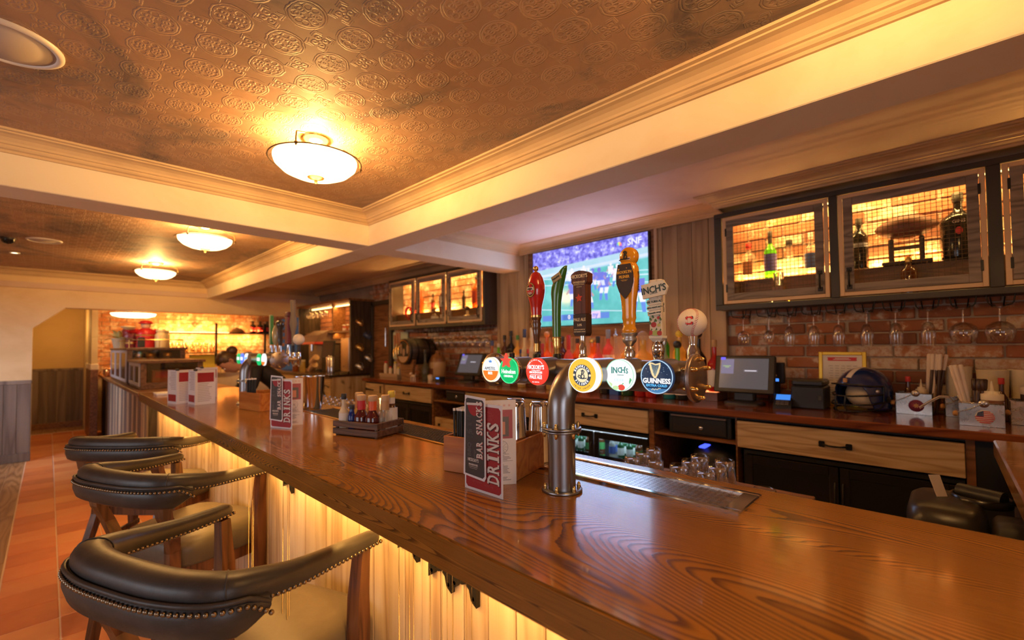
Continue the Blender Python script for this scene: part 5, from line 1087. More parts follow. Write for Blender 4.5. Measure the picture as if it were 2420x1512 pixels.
# ---------------------------------------------------------------- menus, caddies and sauces on the bar
CARD_R = flat((.36, .018, .022), .5); CARD_K = flat((.055, .048, .045), .5); CARD_W = flat((.80, .76, .76), .5); FADE = flat((.12, .11, .105), .5); CRM = flat((.74, .68, .60), .5); FR2 = flat((.43, .06, .055), .5); SHADE = flat((.09, .012, .012), .5)
def slab(word, cap, m, parent, loc, adv, sx, th=.0003, wt=.022):
    """slab-serif capitals that run up a card which faces -X: glyphs plus square serifs, one mesh"""
    vs = []; fs = []; n = len(word); st = .20*cap
    SER = {'D': [(-.36, 0), (-.36, 1)], 'R': [(-.36, 0), (-.36, 1), (.34, 0)], 'I': [(0, 0), (0, 1)], 'N': [(-.34, 0), (-.34, 1), (.34, 1)], 'K': [(-.36, 0), (-.36, 1), (.32, 0), (.32, 1)], 'S': [(.27, .80, 1), (-.29, .20, 1)], 'B': [(-.36, 0), (-.36, 1)], 'A': [(-.40, 0), (.40, 0)], 'C': [(.33, .78, 1), (.33, .22, 1)]}
    for i, ch in enumerate(word):
        if ch == ' ': continue
        cu = bpy.data.curves.new('t', 'FONT'); cu.body = ch; cu.size = cap/.70; cu.align_x = 'CENTER'; cu.align_y = 'CENTER'; cu.extrude = th; cu.offset = wt*cap/.70; cu.resolution_u = 2
        t = bpy.data.objects.new('t', cu); me = bpy.data.meshes.new_from_object(t); bpy.data.objects.remove(t)
        xs = [v.co.x for v in me.vertices]; ys = [v.co.y for v in me.vertices]; w_ = max(xs)-min(xs); cx_ = (max(xs)+min(xs))/2; cy_ = (max(ys)+min(ys))/2; h_ = max(ys)-min(ys); o_ = (i-(n-1)/2)*adv; k = min(1.35, .78*adv/w_) if ch != 'I' else sx; b = len(vs)
        vs += [((v.co.x-cx_)*k+o_, (v.co.y-cy_)*cap/h_, v.co.z) for v in me.vertices]; fs += [[b+q for q in p.vertices] for p in me.polygons]; bpy.data.meshes.remove(me)
        for q in SER.get(ch, []):
            u = q[0]*adv*.92 if ch != 'I' else 0; hw, hh = (.17*adv, .055*cap) if len(q) == 2 else (.05*adv, .11*cap)
            if ch == 'I': hw = .30*adv
            v = (q[1]-.5)*cap*(.89 if len(q) == 2 else 1); c8 = len(vs)
            vs += [(u+o_+a*hw, v+d*hh, z) for z in (-th, th*1.6) for a, d in ((-1, -1), (1, -1), (1, 1), (-1, 1))]; fs += [[c8+4, c8+5, c8+6, c8+7], [c8, c8+1, c8+5, c8+4], [c8+1, c8+2, c8+6, c8+5], [c8+2, c8+3, c8+7, c8+6], [c8+3, c8, c8+4, c8+7]]
    me = bpy.data.meshes.new('lettering'); me.from_pydata(vs, [], fs); me.materials.append(m); o = bpy.data.objects.new('lettering', me); COL.objects.link(o); o.parent = parent; o.location = loc; o.rotation_euler = (0, -PI/2, 0); return o
def drinks_menu(label, loc, rz):
    t = thing('drinks_menu', label, 'menu', loc, rz, 'folded drinks menus on the bar'); VR = (0, -PI/2, 0)
    ob('front_cover', MB().box((-.0006, -.168, 0), (.0006, 0, .267)), CARD_W, t)
    cut = lambda y0, y1, z0, z1, c: [(y0+c, z0), (y1-c, z0), (y1, z0+c), (y1, z1-c*.8), (y1-c*.4, z1-c*.5), (y1-c, z1), (y0+c, z1), (y0, z1-c), (y0, z0+c)]
    pr = ob('cover_print', MB().prism(cut(-.161, -.007, .008, .258, .008), -.0013, -.0004, 0), CARD_R, t)
    for s_, y, z in (('ALL', -.115, .243), ('CRAFT', -.115, .232), ('BEER', -.115, .222), ('cocktails', -.06, .030), ('whiskey', -.11, .026)): text(s_, .011, FR2, pr, (-.0016, y, z), SR, 1.1, bold=.01, ext=.0002)
    slab('DRINKS', .050, SHADE, pr, (-.0015, -.1335, .1235), .0305, .9); slab('DRINKS', .050, CRM, pr, (-.0025, -.130, .126), .0305, .9)
    lf = ob('inside_leaf', MB().box((0, -.0006, 0), (.163, .0006, .267)), CARD_W, t); a = math.atan2(-.094, .132); lf.rotation_euler = (0, 0, a)
    k = MB(); k.prism([(.045, .05), (.155, .05), (.155, .052), (.045, .052)], 0, 0) if 0 else None
    k.box((.07, -.0012, .145), (.152, -.0004, .236)); k.k = 1; k.box((.078, -.0018, .152), (.140, -.0008, .214)); k.k = 2; k.box((.092, -.0022, .158), (.128, -.0014, .198)); k.k = 3
    for q in range(5): k.prism([(.001*0-.0012, 0)]*3, 0, 0) if 0 else k.add([(.076+.0165*q+u, -.0014, .250+v) for u, v in star(.0055)], [tuple(range(10))])
    k.k = 4
    for q in range(24): z = .09-.0042*q-(.012 if q > 3 else 0)-(.010 if q > 10 else 0); (k.box((.085, -.0012, z), (.085+rnd.uniform(.035, .062), -.0005, z+.0018)) if z > .01 else None)
    k.box((.082, -.0012, .0735), (.152, -.0005, .0745)); k.tube([(.117+.02*math.cos(2*PI*q/20), -.001, .118+.02*math.sin(2*PI*q/20)) for q in range(20)], .0006, 4, True)
    for q in range(10): k.tube([(.117, -.001, .118), (.117+.02*math.cos(PI*q/5), -.001, .118+.02*math.sin(PI*q/5))], .0004, 3)
    k.tube([(.095, -.001, .096), (.14, -.001, .096)], .0006, 3); k.tube([(.105, -.001, .096), (.117, -.001, .118), (.129, -.001, .096)], .0006, 3)
    ob('leaf_print', k, [flat((.42, .11, .12), .5), flat((.16, .14, .13), .5), flat((.65, .28, .18), .5), flat((.72, .48, .45), .5), flat((.30, .29, .32), .6)], lf)
    sn = ob('snack_card', MB().prism([(-.098, .038), (-.003, .044), (-.012, .289), (-.104, .284), (-.105, .05)], -.0085, -.0072, 0), CARD_W, t, label='dark bar snacks card clipped to the front')
    k = MB(); k.prism([(-.092, .046), (-.012, .050), (-.017, .276), (-.024, .281), (-.092, .277), (-.098, .270), (-.099, .053)], -.0094, -.0084, 0); ob('snack_print', k, CARD_K, sn); v = -.0098
    slab('BAR SNACKS', .0265, CARD_R, sn, (v+.0001, -.0812, .1875), .0172, .9); slab('BAR SNACKS', .0265, CRM, sn, (v-.0008, -.0795, .189), .0172, .9)
    k = MB(); k.prism([(-.056+.030*math.cos(a_), .262+.034*math.sin(a_)) for a_ in [-PI*q/12 for q in range(13)]], v-.0002, v, 0); ob('slice_emblem', k, CARD_R, sn); k = MB(); k.prism([(-.022, .266), (-.022, .259), (-.088, .262), (-.088, .269)], v-.0008, v, 0); ob('slice_rim', k, CRM, sn)
    for s_, y, z, sz in (('LIVE', -.034, .200, .012), ('NFL', -.036, .178, .020), ('RIGHT HERE', -.036, .163, .007), ('FRESH', -.034, .224, .009), ('PORK', -.034, .215, .008)): text(s_, sz, FADE, sn, (v, y, z), SR, .95, bold=.01, ext=.0002)
    text('BBQ', .022, FADE, sn, (v, -.034, .125), (0, -PI/2, 0), 1, bold=.01, ext=.0002); text('wings', .014, FADE, sn, (v, -.056, .112), (0, -PI/2, 0), 1, bold=.01, ext=.0002)
    text("HICKORY'S", .0135, CRM, sn, (v, -.050, .094), SR, .72, bold=.02, ext=.0002); text('SMOKEHOUSE', .0075, CRM, sn, (v, -.050, .080), SR, .85, bold=.02, ext=.0002); k = MB(); k.box((v-.0003, -.070, .0735), (v, -.030, .0745)); k.box((v-.0003, -.067, .069), (v, -.033, .0695)); ob('rules', k, CRM, sn)
    return t
drinks_menu('near folded drinks menu with a dark bar snacks card, before the wooden caddy', (.909, 1.086, 1.1002), 0)
drinks_menu('far folded drinks menu with a dark bar snacks card, left of the sauce crate', (.862, 2.70, 1.1002), R(20))
def white_menu(label, s, l, r):
    t = thing('white_menu', label, 'menu', (*s, 1.1002), 0, 'white folded menus at the far end of the bar')
    for e, nm in ((l, 'left_leaf'), (r, 'right_leaf')):
        d = Vector((e[0]-s[0], e[1]-s[1])); L = d.length; lf = ob(nm, MB().box((0, -.0006, 0), (L, .0006, .27)), CARD_W, t); lf.rotation_euler = (0, 0, math.atan2(d.y, d.x)); k = MB(); sd = -.0012 if nm == 'right_leaf' else .0012
        k.box((L*.1, 0, .175 if sd < 0 else .02), (L*.92, sd, .25 if sd < 0 else .075)); k.k = 1
        for q in range(11): z = (.16 if sd < 0 else .25)-.0135*q; k.box((L*.12, 0, z), (L*rnd.uniform(.6, .9), sd*.9, z+.005))
        ob('print', k, [CARD_R, flat((.45, .40, .42), .6)], lf)
    ob('clip', MB().box((-.012, -.012, .266), (.012, .012, .282), .003), M_BLACK, t); return t
white_menu('white folded menu with red blocks, left one of the pair', (.715, 4.40), (.678, 4.55), (.845, 4.475)); white_menu('white folded menu with red blocks, right one of the pair nearer the tap tower', (.80, 4.21), (.782, 4.36), (.94, 4.24))
white_menu('white folded menu standing behind the pair, partly hidden', (.95, 4.75), (.93, 4.88), (1.08, 4.80))
t = thing('napkin_stack', 'small stack of white napkins beside the white menus', 'napkins', (.775, 5.45, 1.1)); ob('sheets', MB().box((-.06, -.09, 0), (.06, .09, .018), .003), CARD_W, t); ob('top_sheet', MB().box((-.058, -.085, .0182), (.064, .092, .021), .001, rot=(0, 0, .12)), CARD_W, t)
def caddy(label, loc, rz):
    t = thing('wooden_caddy', label, 'caddy', loc, rz, 'open wooden bar caddies'); m = wood('caddy_pine', (.36, .10, .018), (.52, .18, .035), (.60, .25, .06), 1, 8, (8, .8, 8), 80, .3, .3, .08, 0, .1)
    ob('base', MB().box((.008, .008, 0), (.212, .282, .008)), m, t); ob('side', MB().box((0, 0, 0), (.009, .29, .124), .002), m, t); ob('side', MB().box((.211, 0, 0), (.22, .29, .124), .002), m, t)
    ob('end', MB().box((.009, 0, 0), (.211, .009, .124), .002), m, t); ob('end', MB().box((.009, .281, 0), (.211, .29, .124), .002), m, t); ob('divider', MB().box((.009, .15, .008), (.211, .157, .10), .001), m, t); return t
c1 = caddy('open wooden caddy of straws and shaker tins behind the near drinks menu', (1.052, 1.005, 1.1), R(15)); c2 = caddy('open wooden caddy of straws behind the far drinks menu', (1.02, 3.42, 1.1), R(10))
STR = MT('black_straw').set(base=(.02, .02, .02), rough=.45).m; sm_ = mesh('straw', MB().lathe([(.0040, 0), (.0040, .21)], seg=8, caps=False).lathe([(.0030, .21), (.0030, 0)], seg=8, caps=False), STR); tipm = mesh('paper_tip', MB().lathe([(.0043, .203), (.0043, .212)], seg=8, caps=False), CARD_W)
for (loc, rz, n, lab, grp) in (((1.052, 1.005), R(15), 42, 'black drinking straw in the near wooden caddy', 'straws in the near caddy'), ((1.02, 3.42), R(10), 14, 'black drinking straw in the far wooden caddy', 'straws in the far caddy')):
    for i in range(n):
        u, v = .020+.0088*(i % 7)+rnd.uniform(-.001, .001), .205+.0092*(i//7)+rnd.uniform(-.001, .001); c_, s_ = math.cos(rz), math.sin(rz)
        o = ob('straw', sm_, None, None, (loc[0]+u*c_-v*s_, loc[1]+u*s_+v*c_, 1.1085)); o.rotation_euler = (rnd.uniform(-.015, .015), rnd.uniform(-.015, .015), 0); tag(o, lab, 'straw', grp); ob('paper_tip', tipm, None, o)
def tin(label, loc, h=.25, r0=.047, r1=.036, up_=False, grp='shaker tins by the near caddy'):
    t = thing('shaker_tin', label, 'shaker', loc, 0, grp); pr = [(r0+.002, 0), (r0+.002, .004), (r0, .008), (r1+.002, h-.02), (r1, h-.008), (r1-.004, h-.001), (r1-.008, h)]
    if up_: pr = [(a, h-z) for a, z in pr][::-1]
    ob('body', MB().lathe(pr, seg=32, caps=False), flat((.82, .80, .78), .07, 1), t); ob('base_cap', MB().lathe([(r1-.008, h), (r1-.010, h-.002), (.001, h-.002)] if not up_ else [(r1-.008, 0), (.001, .001)], seg=28, caps=False), M_CHROME, t); return t
tin('upturned shaker tin in the near caddy, left one', (1.146, 1.098, 1.1085), .236); tin('upturned shaker tin in the near caddy, right one behind', (1.205, 1.150, 1.1085), .236); tin('upturned shaker tin standing on the bar between caddy and tap pipe', (1.305, 1.118, 1.1045), .222)
tin('open shaker tin with wide mouth, left one of the far pair', (1.275, 3.32, 1.1045), .23, .06, .042, True, 'shaker tins by the far menu'); tin('open shaker tin with wide mouth, right one of the far pair', (1.31, 3.19, 1.1045), .235, .06, .042, True, 'shaker tins by the far menu')
# slatted crate of bitters
RC = R(18); cx, cy = 1.092, 1.957
t = thing('slatted_crate', 'small dark slatted wooden crate holding sauce and bitters bottles', 'crate', (cx, cy, 1.1), RC); m = wood('crate_wood', (.05, .022, .010), (.13, .062, .028), (.18, .09, .045), 1, 8, (9, .9, 9), 90, .55, 0, .2, 4, .3)
for z0, z1 in ((.006, .036), (.042, .072)):
    for x0 in (0, .188): ob('slat', MB().box((x0, -.004, z0), (x0+.008, .289, z1), .0015), m, t)
    for y0 in (0, .277): ob('slat', MB().box((.008, y0, z0), (.188, y0+.008, z1), .0015), m, t)
for x0 in (.008, .176):
    for y0 in (.008, .265): ob('corner_post', MB().box((x0, y0, 0), (x0+.012, y0+.012, .07), .001), m, t)
for q in range(5): ob('base_slat', MB().box((.008+.037*q, .008, .003), (.036+.037*q, .277, .009), .001), m, t)
def inc(u, v, z=1.1095): return (cx+u*math.cos(RC)-v*math.sin(RC), cy+u*math.sin(RC)+v*math.cos(RC), z)
GS = 'bottles in the slatted crate'; CK = flat((.55, .36, .2), .7)
bottle('slim pale bottle with a black cap at the left end of the crate', inc(.04, .255), .195, .024, flat((.62, .52, .36), .4), (P['black'], 'c'), P['white'], .5, group=GS)
bottle('little blue dropper bottle in the crate', inc(.045, .205), .14, .018, G['blue'], (P['black'], 'c'), None, .6, group=GS)
bottle('orange and green sleeved bottle at the back of the crate', inc(.11, .22), .195, .033, G['yellow'], (CK, 'c'), None, .42, group=GS, neck=.5, neck_m=P['orange'])
bottle('dark sauce bottle with a red neck sleeve in the crate', inc(.065, .16), .19, .036, G['wine'], (CK, 'c'), None, .42, group=GS, neck=.5, neck_m=P['red'])
bottle('dark sauce bottle with an orange and red neck sleeve in the crate', inc(.065, .085), .19, .036, G['wine'], (CK, 'c'), None, .42, group=GS, neck=.5, neck_m=flat((.75, .12, .03), .4))
bottle('clear cork-topped bottle with a cream neck sleeve in the crate', inc(.10, .035), .19, .034, G['clear'], (CK, 'c'), None, .42, group=GS, neck=.5, neck_m=P['tan'])
bottle('bitters bottle with a yellow cap and oversized white paper at the right end', inc(.152, .040), .205, .030, G['brown'], (P['yellow'], 'c'), P['white'], .5, group=GS, neck=.5, neck_m=P['white'], lz=(.02, .60), cap_h=.14)
tumbler('clear tumbler standing at the back of the crate', inc(.155, .13), .03, .16)
# clean glasses upside down on the server shelf
t = thing('server_shelf', 'low shelf behind the bar carrying upturned tumblers', 'shelf', (1.75, .75, .9)); ob('board', MB().box((1.53, .36, .945), (2.0, 1.06, .965), .003), M_BROWN, t, world=True); ob('bracket', MB().box((1.505, .36, .80), (1.53, 1.06, .96)), M_STEEL, t, world=True)
TG = [(1.894, .95, .038, 'back corner of the left cluster'), (1.797, .951, .036, 'second from the back in the left cluster'), (1.695, .946, .036, 'third from the back in the left cluster'), (1.60, .95, .036, 'leftmost at the tray edge'), (1.602, .858, .035, 'at the tray edge in the middle of the left cluster'), (1.705, .848, .036, 'right side of the left cluster'), (1.899, .746, .041, 'back of the middle row'), (1.799, .742, .041, 'second from the back of the middle row'), (1.70, .748, .040, 'third from the back of the middle row'), (1.601, .743, .040, 'front of the middle row at the tray edge'), (1.888, .643, .042, 'back of the right row'), (1.783, .634, .041, 'second from the back of the right row'), (1.687, .641, .040, 'third from the back of the right row'), (1.597, .643, .039, 'front of the right row at the tray edge')]
for x, y, r_, w_ in TG: tumbler(f'upturned tumbler, {w_}', (x, y, .9655), r_, .11, glass((1, 1, 1), 0, .5), 'upturned tumblers on the server shelf', flip=True)
t2 = thing('glass_ledge', 'narrow ledge behind the right end of the drip tray', 'shelf', (1.6, .44, .9)); ob('board', MB().box((1.53, .30, .945), (1.70, .355, .965), .002), M_BROWN, t2, world=True); ob('plate', MB().box((1.55, .355, .950), (1.68, .49, .9648), .002), M_STEEL, t2, world=True) 
tumbler('single clear upturned tumbler behind the right end of the drip tray', (1.60, .425, .9655), .038, .11, glass((1, 1, 1), 0, .5), flip=True)
# ice and glassware glinting behind the far shaker tins
t = thing('glass_tray', 'steel tray of small upturned glasses glinting behind the far shaker tins', 'tray', (1.66, 3.75, .95)); ob('pan', MB().box((1.52, 3.2, .96), (1.90, 4.7, .985), .004), M_CHROME, t, world=True)
for i in range(4):
    for j in range(13):
        tumbler('small clear upturned glass on the steel tray', (1.57+.085*i, 3.27+.112*j, .9855), .034, .10, glass((1, .95, .85), .02, .6), 'small glasses on the steel tray', flip=True)
# ---------------------------------------------------------------- things on the back counter
def till(label, loc, rz, tilt, w_=.405, h=.275, lit=1):
    t = thing('till_monitor', label, 'till', loc, rz); bk = flat((.016, .014, .013), .4)
    ob('base', MB().loft([[(a*u, b_*v, z) for u, v in [(math.copysign(abs(math.cos(q))**.6, math.cos(q)), math.copysign(abs(math.sin(q))**.6, math.sin(q))) for q in [2*PI*i/24 for i in range(24)]]] for a, b_, z in ((.10, .13, 0), (.10, .13, .012), (.085, .115, .02), (.03, .07, .026))]), bk, t)
    ob('neck', MB().box((-.02, -.07, .02), (.05, .07, .10), .01), bk, t)
    M0 = Matrix.Translation((-.02, 0, .078)) @ Matrix.Rotation(tilt, 4, 'Y')
    k = MB(); k.M = M0; k.box((-.02, -w_/2, 0), (.015, w_/2, h), .006); ob('screen_case', k, bk, t)
    sc_m = MT('till_screen').set(base=(.02, .02, .022), rough=.15, emit=(.085, .075, .08), estr=1.0).m
    k = MB(); k.M = M0; k.box((-.0215, -w_*.40, h*.11), (-.0205, w_*.41, h*.92)); sn = ob('screen', k, sc_m, t)
    k = MB(); k.M = M0; k.box((-.0225, w_*.17, h*.50), (-.0216, w_*.39, h*.90)); k.k = 1; k.box((-.023, w_*.32, h*.88), (-.0222, w_*.40, h*.95)); k.k = 2; k.box((-.0226, w_*.22, h*.70), (-.0224, w_*.36, h*.725)); k.box((-.0226, w_*.25, h*.665), (-.0224, w_*.32, h*.69)); k.k = 3; k.box((-.0226, -w_*.23, h*.56), (-.0224, .0, h*.62)); k.k = 4; k.box((-.0228, -w_*.21, h*.58), (-.0226, -w_*.02, h*.602))
    ob('on_screen_windows', k, [glow((.17, .16, .26), 1), glow((.12, .10, .85), 1.2), glow((.30, .42, .22), 1), glow((.12, .11, .14), 1), glow((.7, .7, .8), 1)], sn); return t
till('black till monitor on the counter left of the receipt printer, screen on', (3.53, 1.055, 1.10), 0, R(14))
till('far black till monitor on the counter between jug and tap tower', (3.60, 4.22, 1.10), R(6), R(24), .42, .29)
t = thing('customer_display', 'small black display post with a blue light behind the near till', 'display', (3.66, .875, 1.10)); bk = flat((.018, .016, .015), .4)
ob('post', MB().box((-.02, -.02, 0), (.02, .02, .15), .004), bk, t); ob('head', MB().box((-.022, -.055, .15), (.02, .055, .30), .006), bk, t); ob('lens', MB().lathe([(.018, 0), (.012, .006), (.001, .006)], seg=16), flat((.55, .35, .2), .1, .8), t, (-.022, .01, .205)).rotation_euler = (0, -PI/2, 0); ob('status_light', MB().box((-.024, -.02, .165), (-.021, .04, .185), .001), glow((.06, .25, 1), 1.5), t)
t = thing('card_terminal', 'black card payment terminal with a blue screen by the near till', 'card terminal', (3.50, .80, 1.10), R(8)); M0 = Matrix.Rotation(R(-0), 4, 'Y')
k = MB(); k.prism([(-.10, 0), (.09, 0), (.09, .075), (.06, .085), (-.10, .022)], -.055, .055, 1); k.v = [(p[2]*1.0, p[1], p[0]) if 0 else p for p in k.v]
k = MB(); k.loft([[(x, y, z) for x, z in ((-.10, 0), (.09, 0), (.09, .075), (.06, .085), (-.10, .022))] for y in (-.052, .052)], smooth=False); ob('body', k, bk, t)
def on_slope(a, b_, y0, y1, off=.0012):
    f_ = lambda s_: (-.10+.16*s_, .022+.063*s_); (x0, z0), (x1, z1) = f_(a), f_(b_); k = MB(); k.loft([[(x0-.0*off, y, z0), (x1, y, z1), (x1-off, y, z1+off*2), (x0-off, y, z0+off*2)] for y in (y0, y1)], smooth=False); return k
ob('screen', on_slope(.5, .93, -.042, .042), glow((.06, .28, .95), .9), t)
for r_ in range(3):
    for c_ in range(3): ob('key', on_slope(.08+.13*r_, .17+.13*r_, -.036+.026*c_, -.014+.026*c_), flat((.12, .11, .11), .5), t)
t = thing('receipt_printer', 'black cube receipt printer left of the blue helmet', 'printer', (3.60, .66, 1.10)); ob('body', MB().box((-.09, -.095, 0), (.12, .095, .15), .008), bk, t); ob('lid', MB().box((-.088, -.093, .15), (.12, .093, .192), .012), flat((.024, .021, .019), .35), t); ob('paper_slot', MB().box((-.091, -.07, .146), (-.05, .07, .152), .001), flat((.005, .005, .005), .6), t); ob('button', MB().box((-.094, -.08, .06), (-.089, -.06, .09), .002), flat((.06, .055, .05), .4), t); text('RECEIPT', .012, flat((.2, .18, .16), .5), t, (-.0885, .035, .172), SR, 1) if 0 else None
# framed notice
t = thing('picture_frame', 'gold framed white notice with a red banner leaning on the brick wall', 'picture', (3.822, .512, 1.10)); tl = R(5); M0 = Matrix.Rotation(tl, 4, 'Y')
for y0, y1, z0, z1 in ((-.135, -.112, 0, .375), (.112, .135, 0, .375), (-.112, .112, 0, .023), (-.112, .112, .352, .375)):
    k = MB(); k.M = M0; k.box((-.012, y0, z0), (.006, y1, z1), .003); ob('frame_side', k, flat((.80, .52, .06), .3, .6), t)
k = MB(); k.M = M0; k.box((-.004, -.112, .023), (.002, .112, .352)); ob('notice', k, flat((.78, .72, .66), .6), t)
k = MB(); k.M = M0; k.prism([(-.075, .312), (.075, .312), (.085, .316), (.08, .325), (.085, .336), (.075, .337), (-.075, .337), (-.085, .336), (-.08, .325), (-.085, .316)], -.0055, -.0042, 0); ob('banner', k, flat((.62, .03, .04), .5), t)
k = MB(); k.M = M0
for i in range(14):
    for j in range(5): k.box((-.0052, -.085+.034*j, .275-.017*i), (-.0042, -.062+.034*j+rnd.uniform(-.006, .004), .279-.017*i))
ob('text_lines', k, flat((.42, .38, .36), .6), t, kind='stuff'); k = MB(); k.M = M0; k.box((-.0062, -.05, .32), (-.0052, .05, .324)); k.box((-.0062, -.04, .327), (-.0052, .04, .331)); ob('banner_lines', k, P['white'], t)
# blue helmet with face cage
def helmet():
    t = thing('sports_helmet', 'dark blue sports helmet with white stripe and black face cage on the counter', 'helmet', (3.655, .385, 1.10), R(-28)); blue = flat((.012, .028, .12), .18, coat=.6, coatr=.06)
    k = MB(); n, m_ = 40, 18; rings = []
    for j in range(m_+1):                                  # local front is -x; cut-out opens the face
        th = j/m_; rr = []
        for i in range(n):
            a = 2*PI*i/n; fx_ = -math.cos(a)
            low = -.115 if abs(a if a < PI else a-2*PI) > 1.05 else -.115+.150*min(1, max(0, (1.05-abs(a if a < PI else a-2*PI))/.35))
            top = PI/2; lat = top+(math.asin(max(-1, low/.155))-top)*th
            rx, ry, rz_ = .168, .140, .150; x = -math.cos(a)*math.cos(lat)*rx; y = math.sin(a)*math.cos(lat)*ry
            if lat < 0: x, y = x/max(.2, math.cos(lat))*(1+.04*lat), y/max(.2, math.cos(lat))*(1+.10*lat)
            rr.append((x+.015, y, .128+math.sin(lat)*rz_))
        rings.append(rr)
    sh = ob('shell', MB().loft(rings, caps=False), blue, t); s_ = sh.modifiers.new('thickness', 'SOLIDIFY'); s_.thickness = .006; s_.offset = -1
    k = MB(); k.tube([(.015-.1685*math.cos(q), 0, .128+.152*math.sin(q)) for q in [PI*(.16+.72*i/20) for i in range(21)]], .008, 6); st = ob('stripe', MB().loft([[(.015-.1695*math.cos(q), s1*.016, .128+.1515*math.sin(q)-abs(s1)*.001) for s1 in (-1, -.4, .4, 1)]+[(.015-.164*math.cos(q), s1*.016, .128+.146*math.sin(q)) for s1 in (1, -1)] for q in [PI*(.20+.68*i/24) for i in range(25)]]), P['white'], t)
    ob('padding', MB().ball((.045, 0, .105), .118, 24, 16, (.95, .98, .80)), flat((.72, .62, .48), .6), t)
    cg = [[(-.02, .138, .115), (-.10, .118, .11), (-.175, .06, .105), (-.195, 0, .103), (-.175, -.06, .105), (-.10, -.118, .11), (-.02, -.138, .115)], [(-.0, .136, .07), (-.10, .120, .055), (-.185, .062, .05), (-.205, 0, .048), (-.185, -.062, .05), (-.10, -.120, .055), (-.0, -.136, .07)],
          [(-.04, .118, .025), (-.12, .098, .014), (-.18, .05, .010), (-.195, 0, .010), (-.18, -.05, .010), (-.12, -.098, .014), (-.04, -.118, .025)], [(-.195, .03, .103), (-.204, .03, .05), (-.193, .03, .010)], [(-.195, -.03, .103), (-.204, -.03, .05), (-.193, -.03, .010)], [(-.02, .138, .165), (-.10, .122, .168), (-.155, .06, .174), (-.165, 0, .176), (-.155, -.06, .174), (-.10, -.122, .168), (-.02, -.138, .165)], [(-.02, .138, .165), (-.02, .138, .07)], [(-.02, -.138, .165), (-.02, -.138, .07)], [(-.04, .118, .025), (-.0, .136, .07)], [(-.04, -.118, .025), (-.0, -.136, .07)]]
    for pts in cg: ob('cage_bar', MB().tube(pts, .0055, 8), flat((.012, .012, .012), .25), t)
    for s1 in (-1, 1):
        h = ob('ear_hole', MB().lathe([(.02, 0), (.016, .002), (.001, .002)], seg=20), M_BLACK, t, (.02, s1*.1425, .085)); h.rotation_euler = (-s1*PI/2, 0, 0)
        h = ob('rivet', MB().lathe([(.012, 0), (.01, .006), (.001, .008)], seg=14), P['silver'], t, (-.055, s1*.127, .135)); h.rotation_euler = (-s1*PI/2, 0, s1*.3)
    ob('front_badge', MB().box((-.156, -.012, .186), (-.144, .012, .212), .003), P['tan'], t)
helmet()
# galvanised condiment boxes
def galv():
    m = MT('galvanised_sheet'); a = m.noise((26, 26, 26), 1, 4, .7, .8); m.set(base=m.mix(a, (.42, .40, .38), (.68, .66, .63)), rough=a*.25+.16, metal=1); return m.m
M_GALV = galv()
def tinbox(label, loc, rz, L=.16, D=.13, H=.125, sticker=None):
    t = thing('condiment_box', label, 'box', loc, rz, 'galvanised condiment boxes'); e = .0025
    for nm, a, c in (('side', (-D/2, -L/2, 0), (-D/2+e, L/2, H)), ('side', (D/2-e, -L/2, 0), (D/2, L/2, H)), ('end', (-D/2, -L/2, 0), (D/2, -L/2+e, H)), ('end', (-D/2, L/2-e, 0), (D/2, L/2, H)), ('base', (-D/2, -L/2, 0), (D/2, L/2, e))): ob(nm, MB().box(a, c, .0008), M_GALV, t)
    ob('rim', MB().tube([(-D/2, -L/2, H), (D/2, -L/2, H), (D/2, L/2, H), (-D/2, L/2, H)], .003, 6, True), M_GALV, t)
    k = MB().lathe([(.020, 0), (.019, .002), (.001, .002)], seg=20); h = ob('handle_lug', k, M_GALV, t, (-D/2-.001, -.01, H)); h.rotation_euler = (0, -PI/2, 0)
    ob('wire_handle', MB().tube([(-D/2-.004, -.01, H+.004), (-D/2-.02, L*.25, H-.03), (-D/2-.02, L*.5+.012, H*.55)], .0025, 6), M_GALV, t); ob('wooden_grip', MB().lathe([(.008, -.012), (.011, -.008), (.011, .008), (.008, .012)], seg=12), flat((.45, .22, .06), .5), t, (-D/2-.02, L*.5+.012, H*.52)).rotation_euler = (0, .6, 0)
    if sticker: 
        s_ = ob('sticker', MB().lathe([(.036, 0), (.036, .0006), (.001, .0006)], seg=28), sticker[0], t, (-D/2-.0004, -.012, H*.42)); s_.rotation_euler = (0, -PI/2, 0)
        if sticker[1]:
            k = MB(); X = -D/2-.0012; q = .036
            for i in range(7):
                z = -.030+.0092*i; w_ = (q*q-max(abs(z), abs(z+.0046))**2)**.5; k.prism([(-.012+(-w_), H*.42+z), (-.012+(w_ if i < 4 else .004), H*.42+z), (-.012+(w_ if i < 4 else .004), H*.42+z+.0048), (-.012-w_, H*.42+z+.0048)], X-.0003, X, 0) if z < .03 else None
            k.k = 1; pl = [(-.012+.004+.0, H*.42+.002), (-.012+.031, H*.42+.002), (-.012+.024, H*.42+.0235), (-.012+.004, H*.42+.0315)]; k.prism(pl, X-.0005, X, 0); k.k = 2
            for i in range(3):
                for j in range(4): k.prism([(-.012+.008+.006*j+u, H*.42+.007+.007*i+v) for u, v in star(.0016)], X-.0008, X, 0) if (j < 3 or i < 1) else None
            ob('flag_print', k, [flat((.60, .04, .05), .5), flat((.02, .03, .10), .5), P['white']], t)
        else: ob('sticker_print', MB().prism([(-.012+u, H*.42+v) for u, v in star(.016, .009, 7)], -D/2-.0016, -D/2-.001, 0), P['tan'], t)
    return t
tinbox('galvanised condiment box with a purple round sticker right of the helmet', (3.70, .135, 1.1), R(-4), .165, .12, .128, (flat((.22, .03, .08), .5), 0))
tinbox('galvanised condiment box half hidden behind the flag-stickered one', (3.72, -.055, 1.1), R(4), .12, .11, .118)
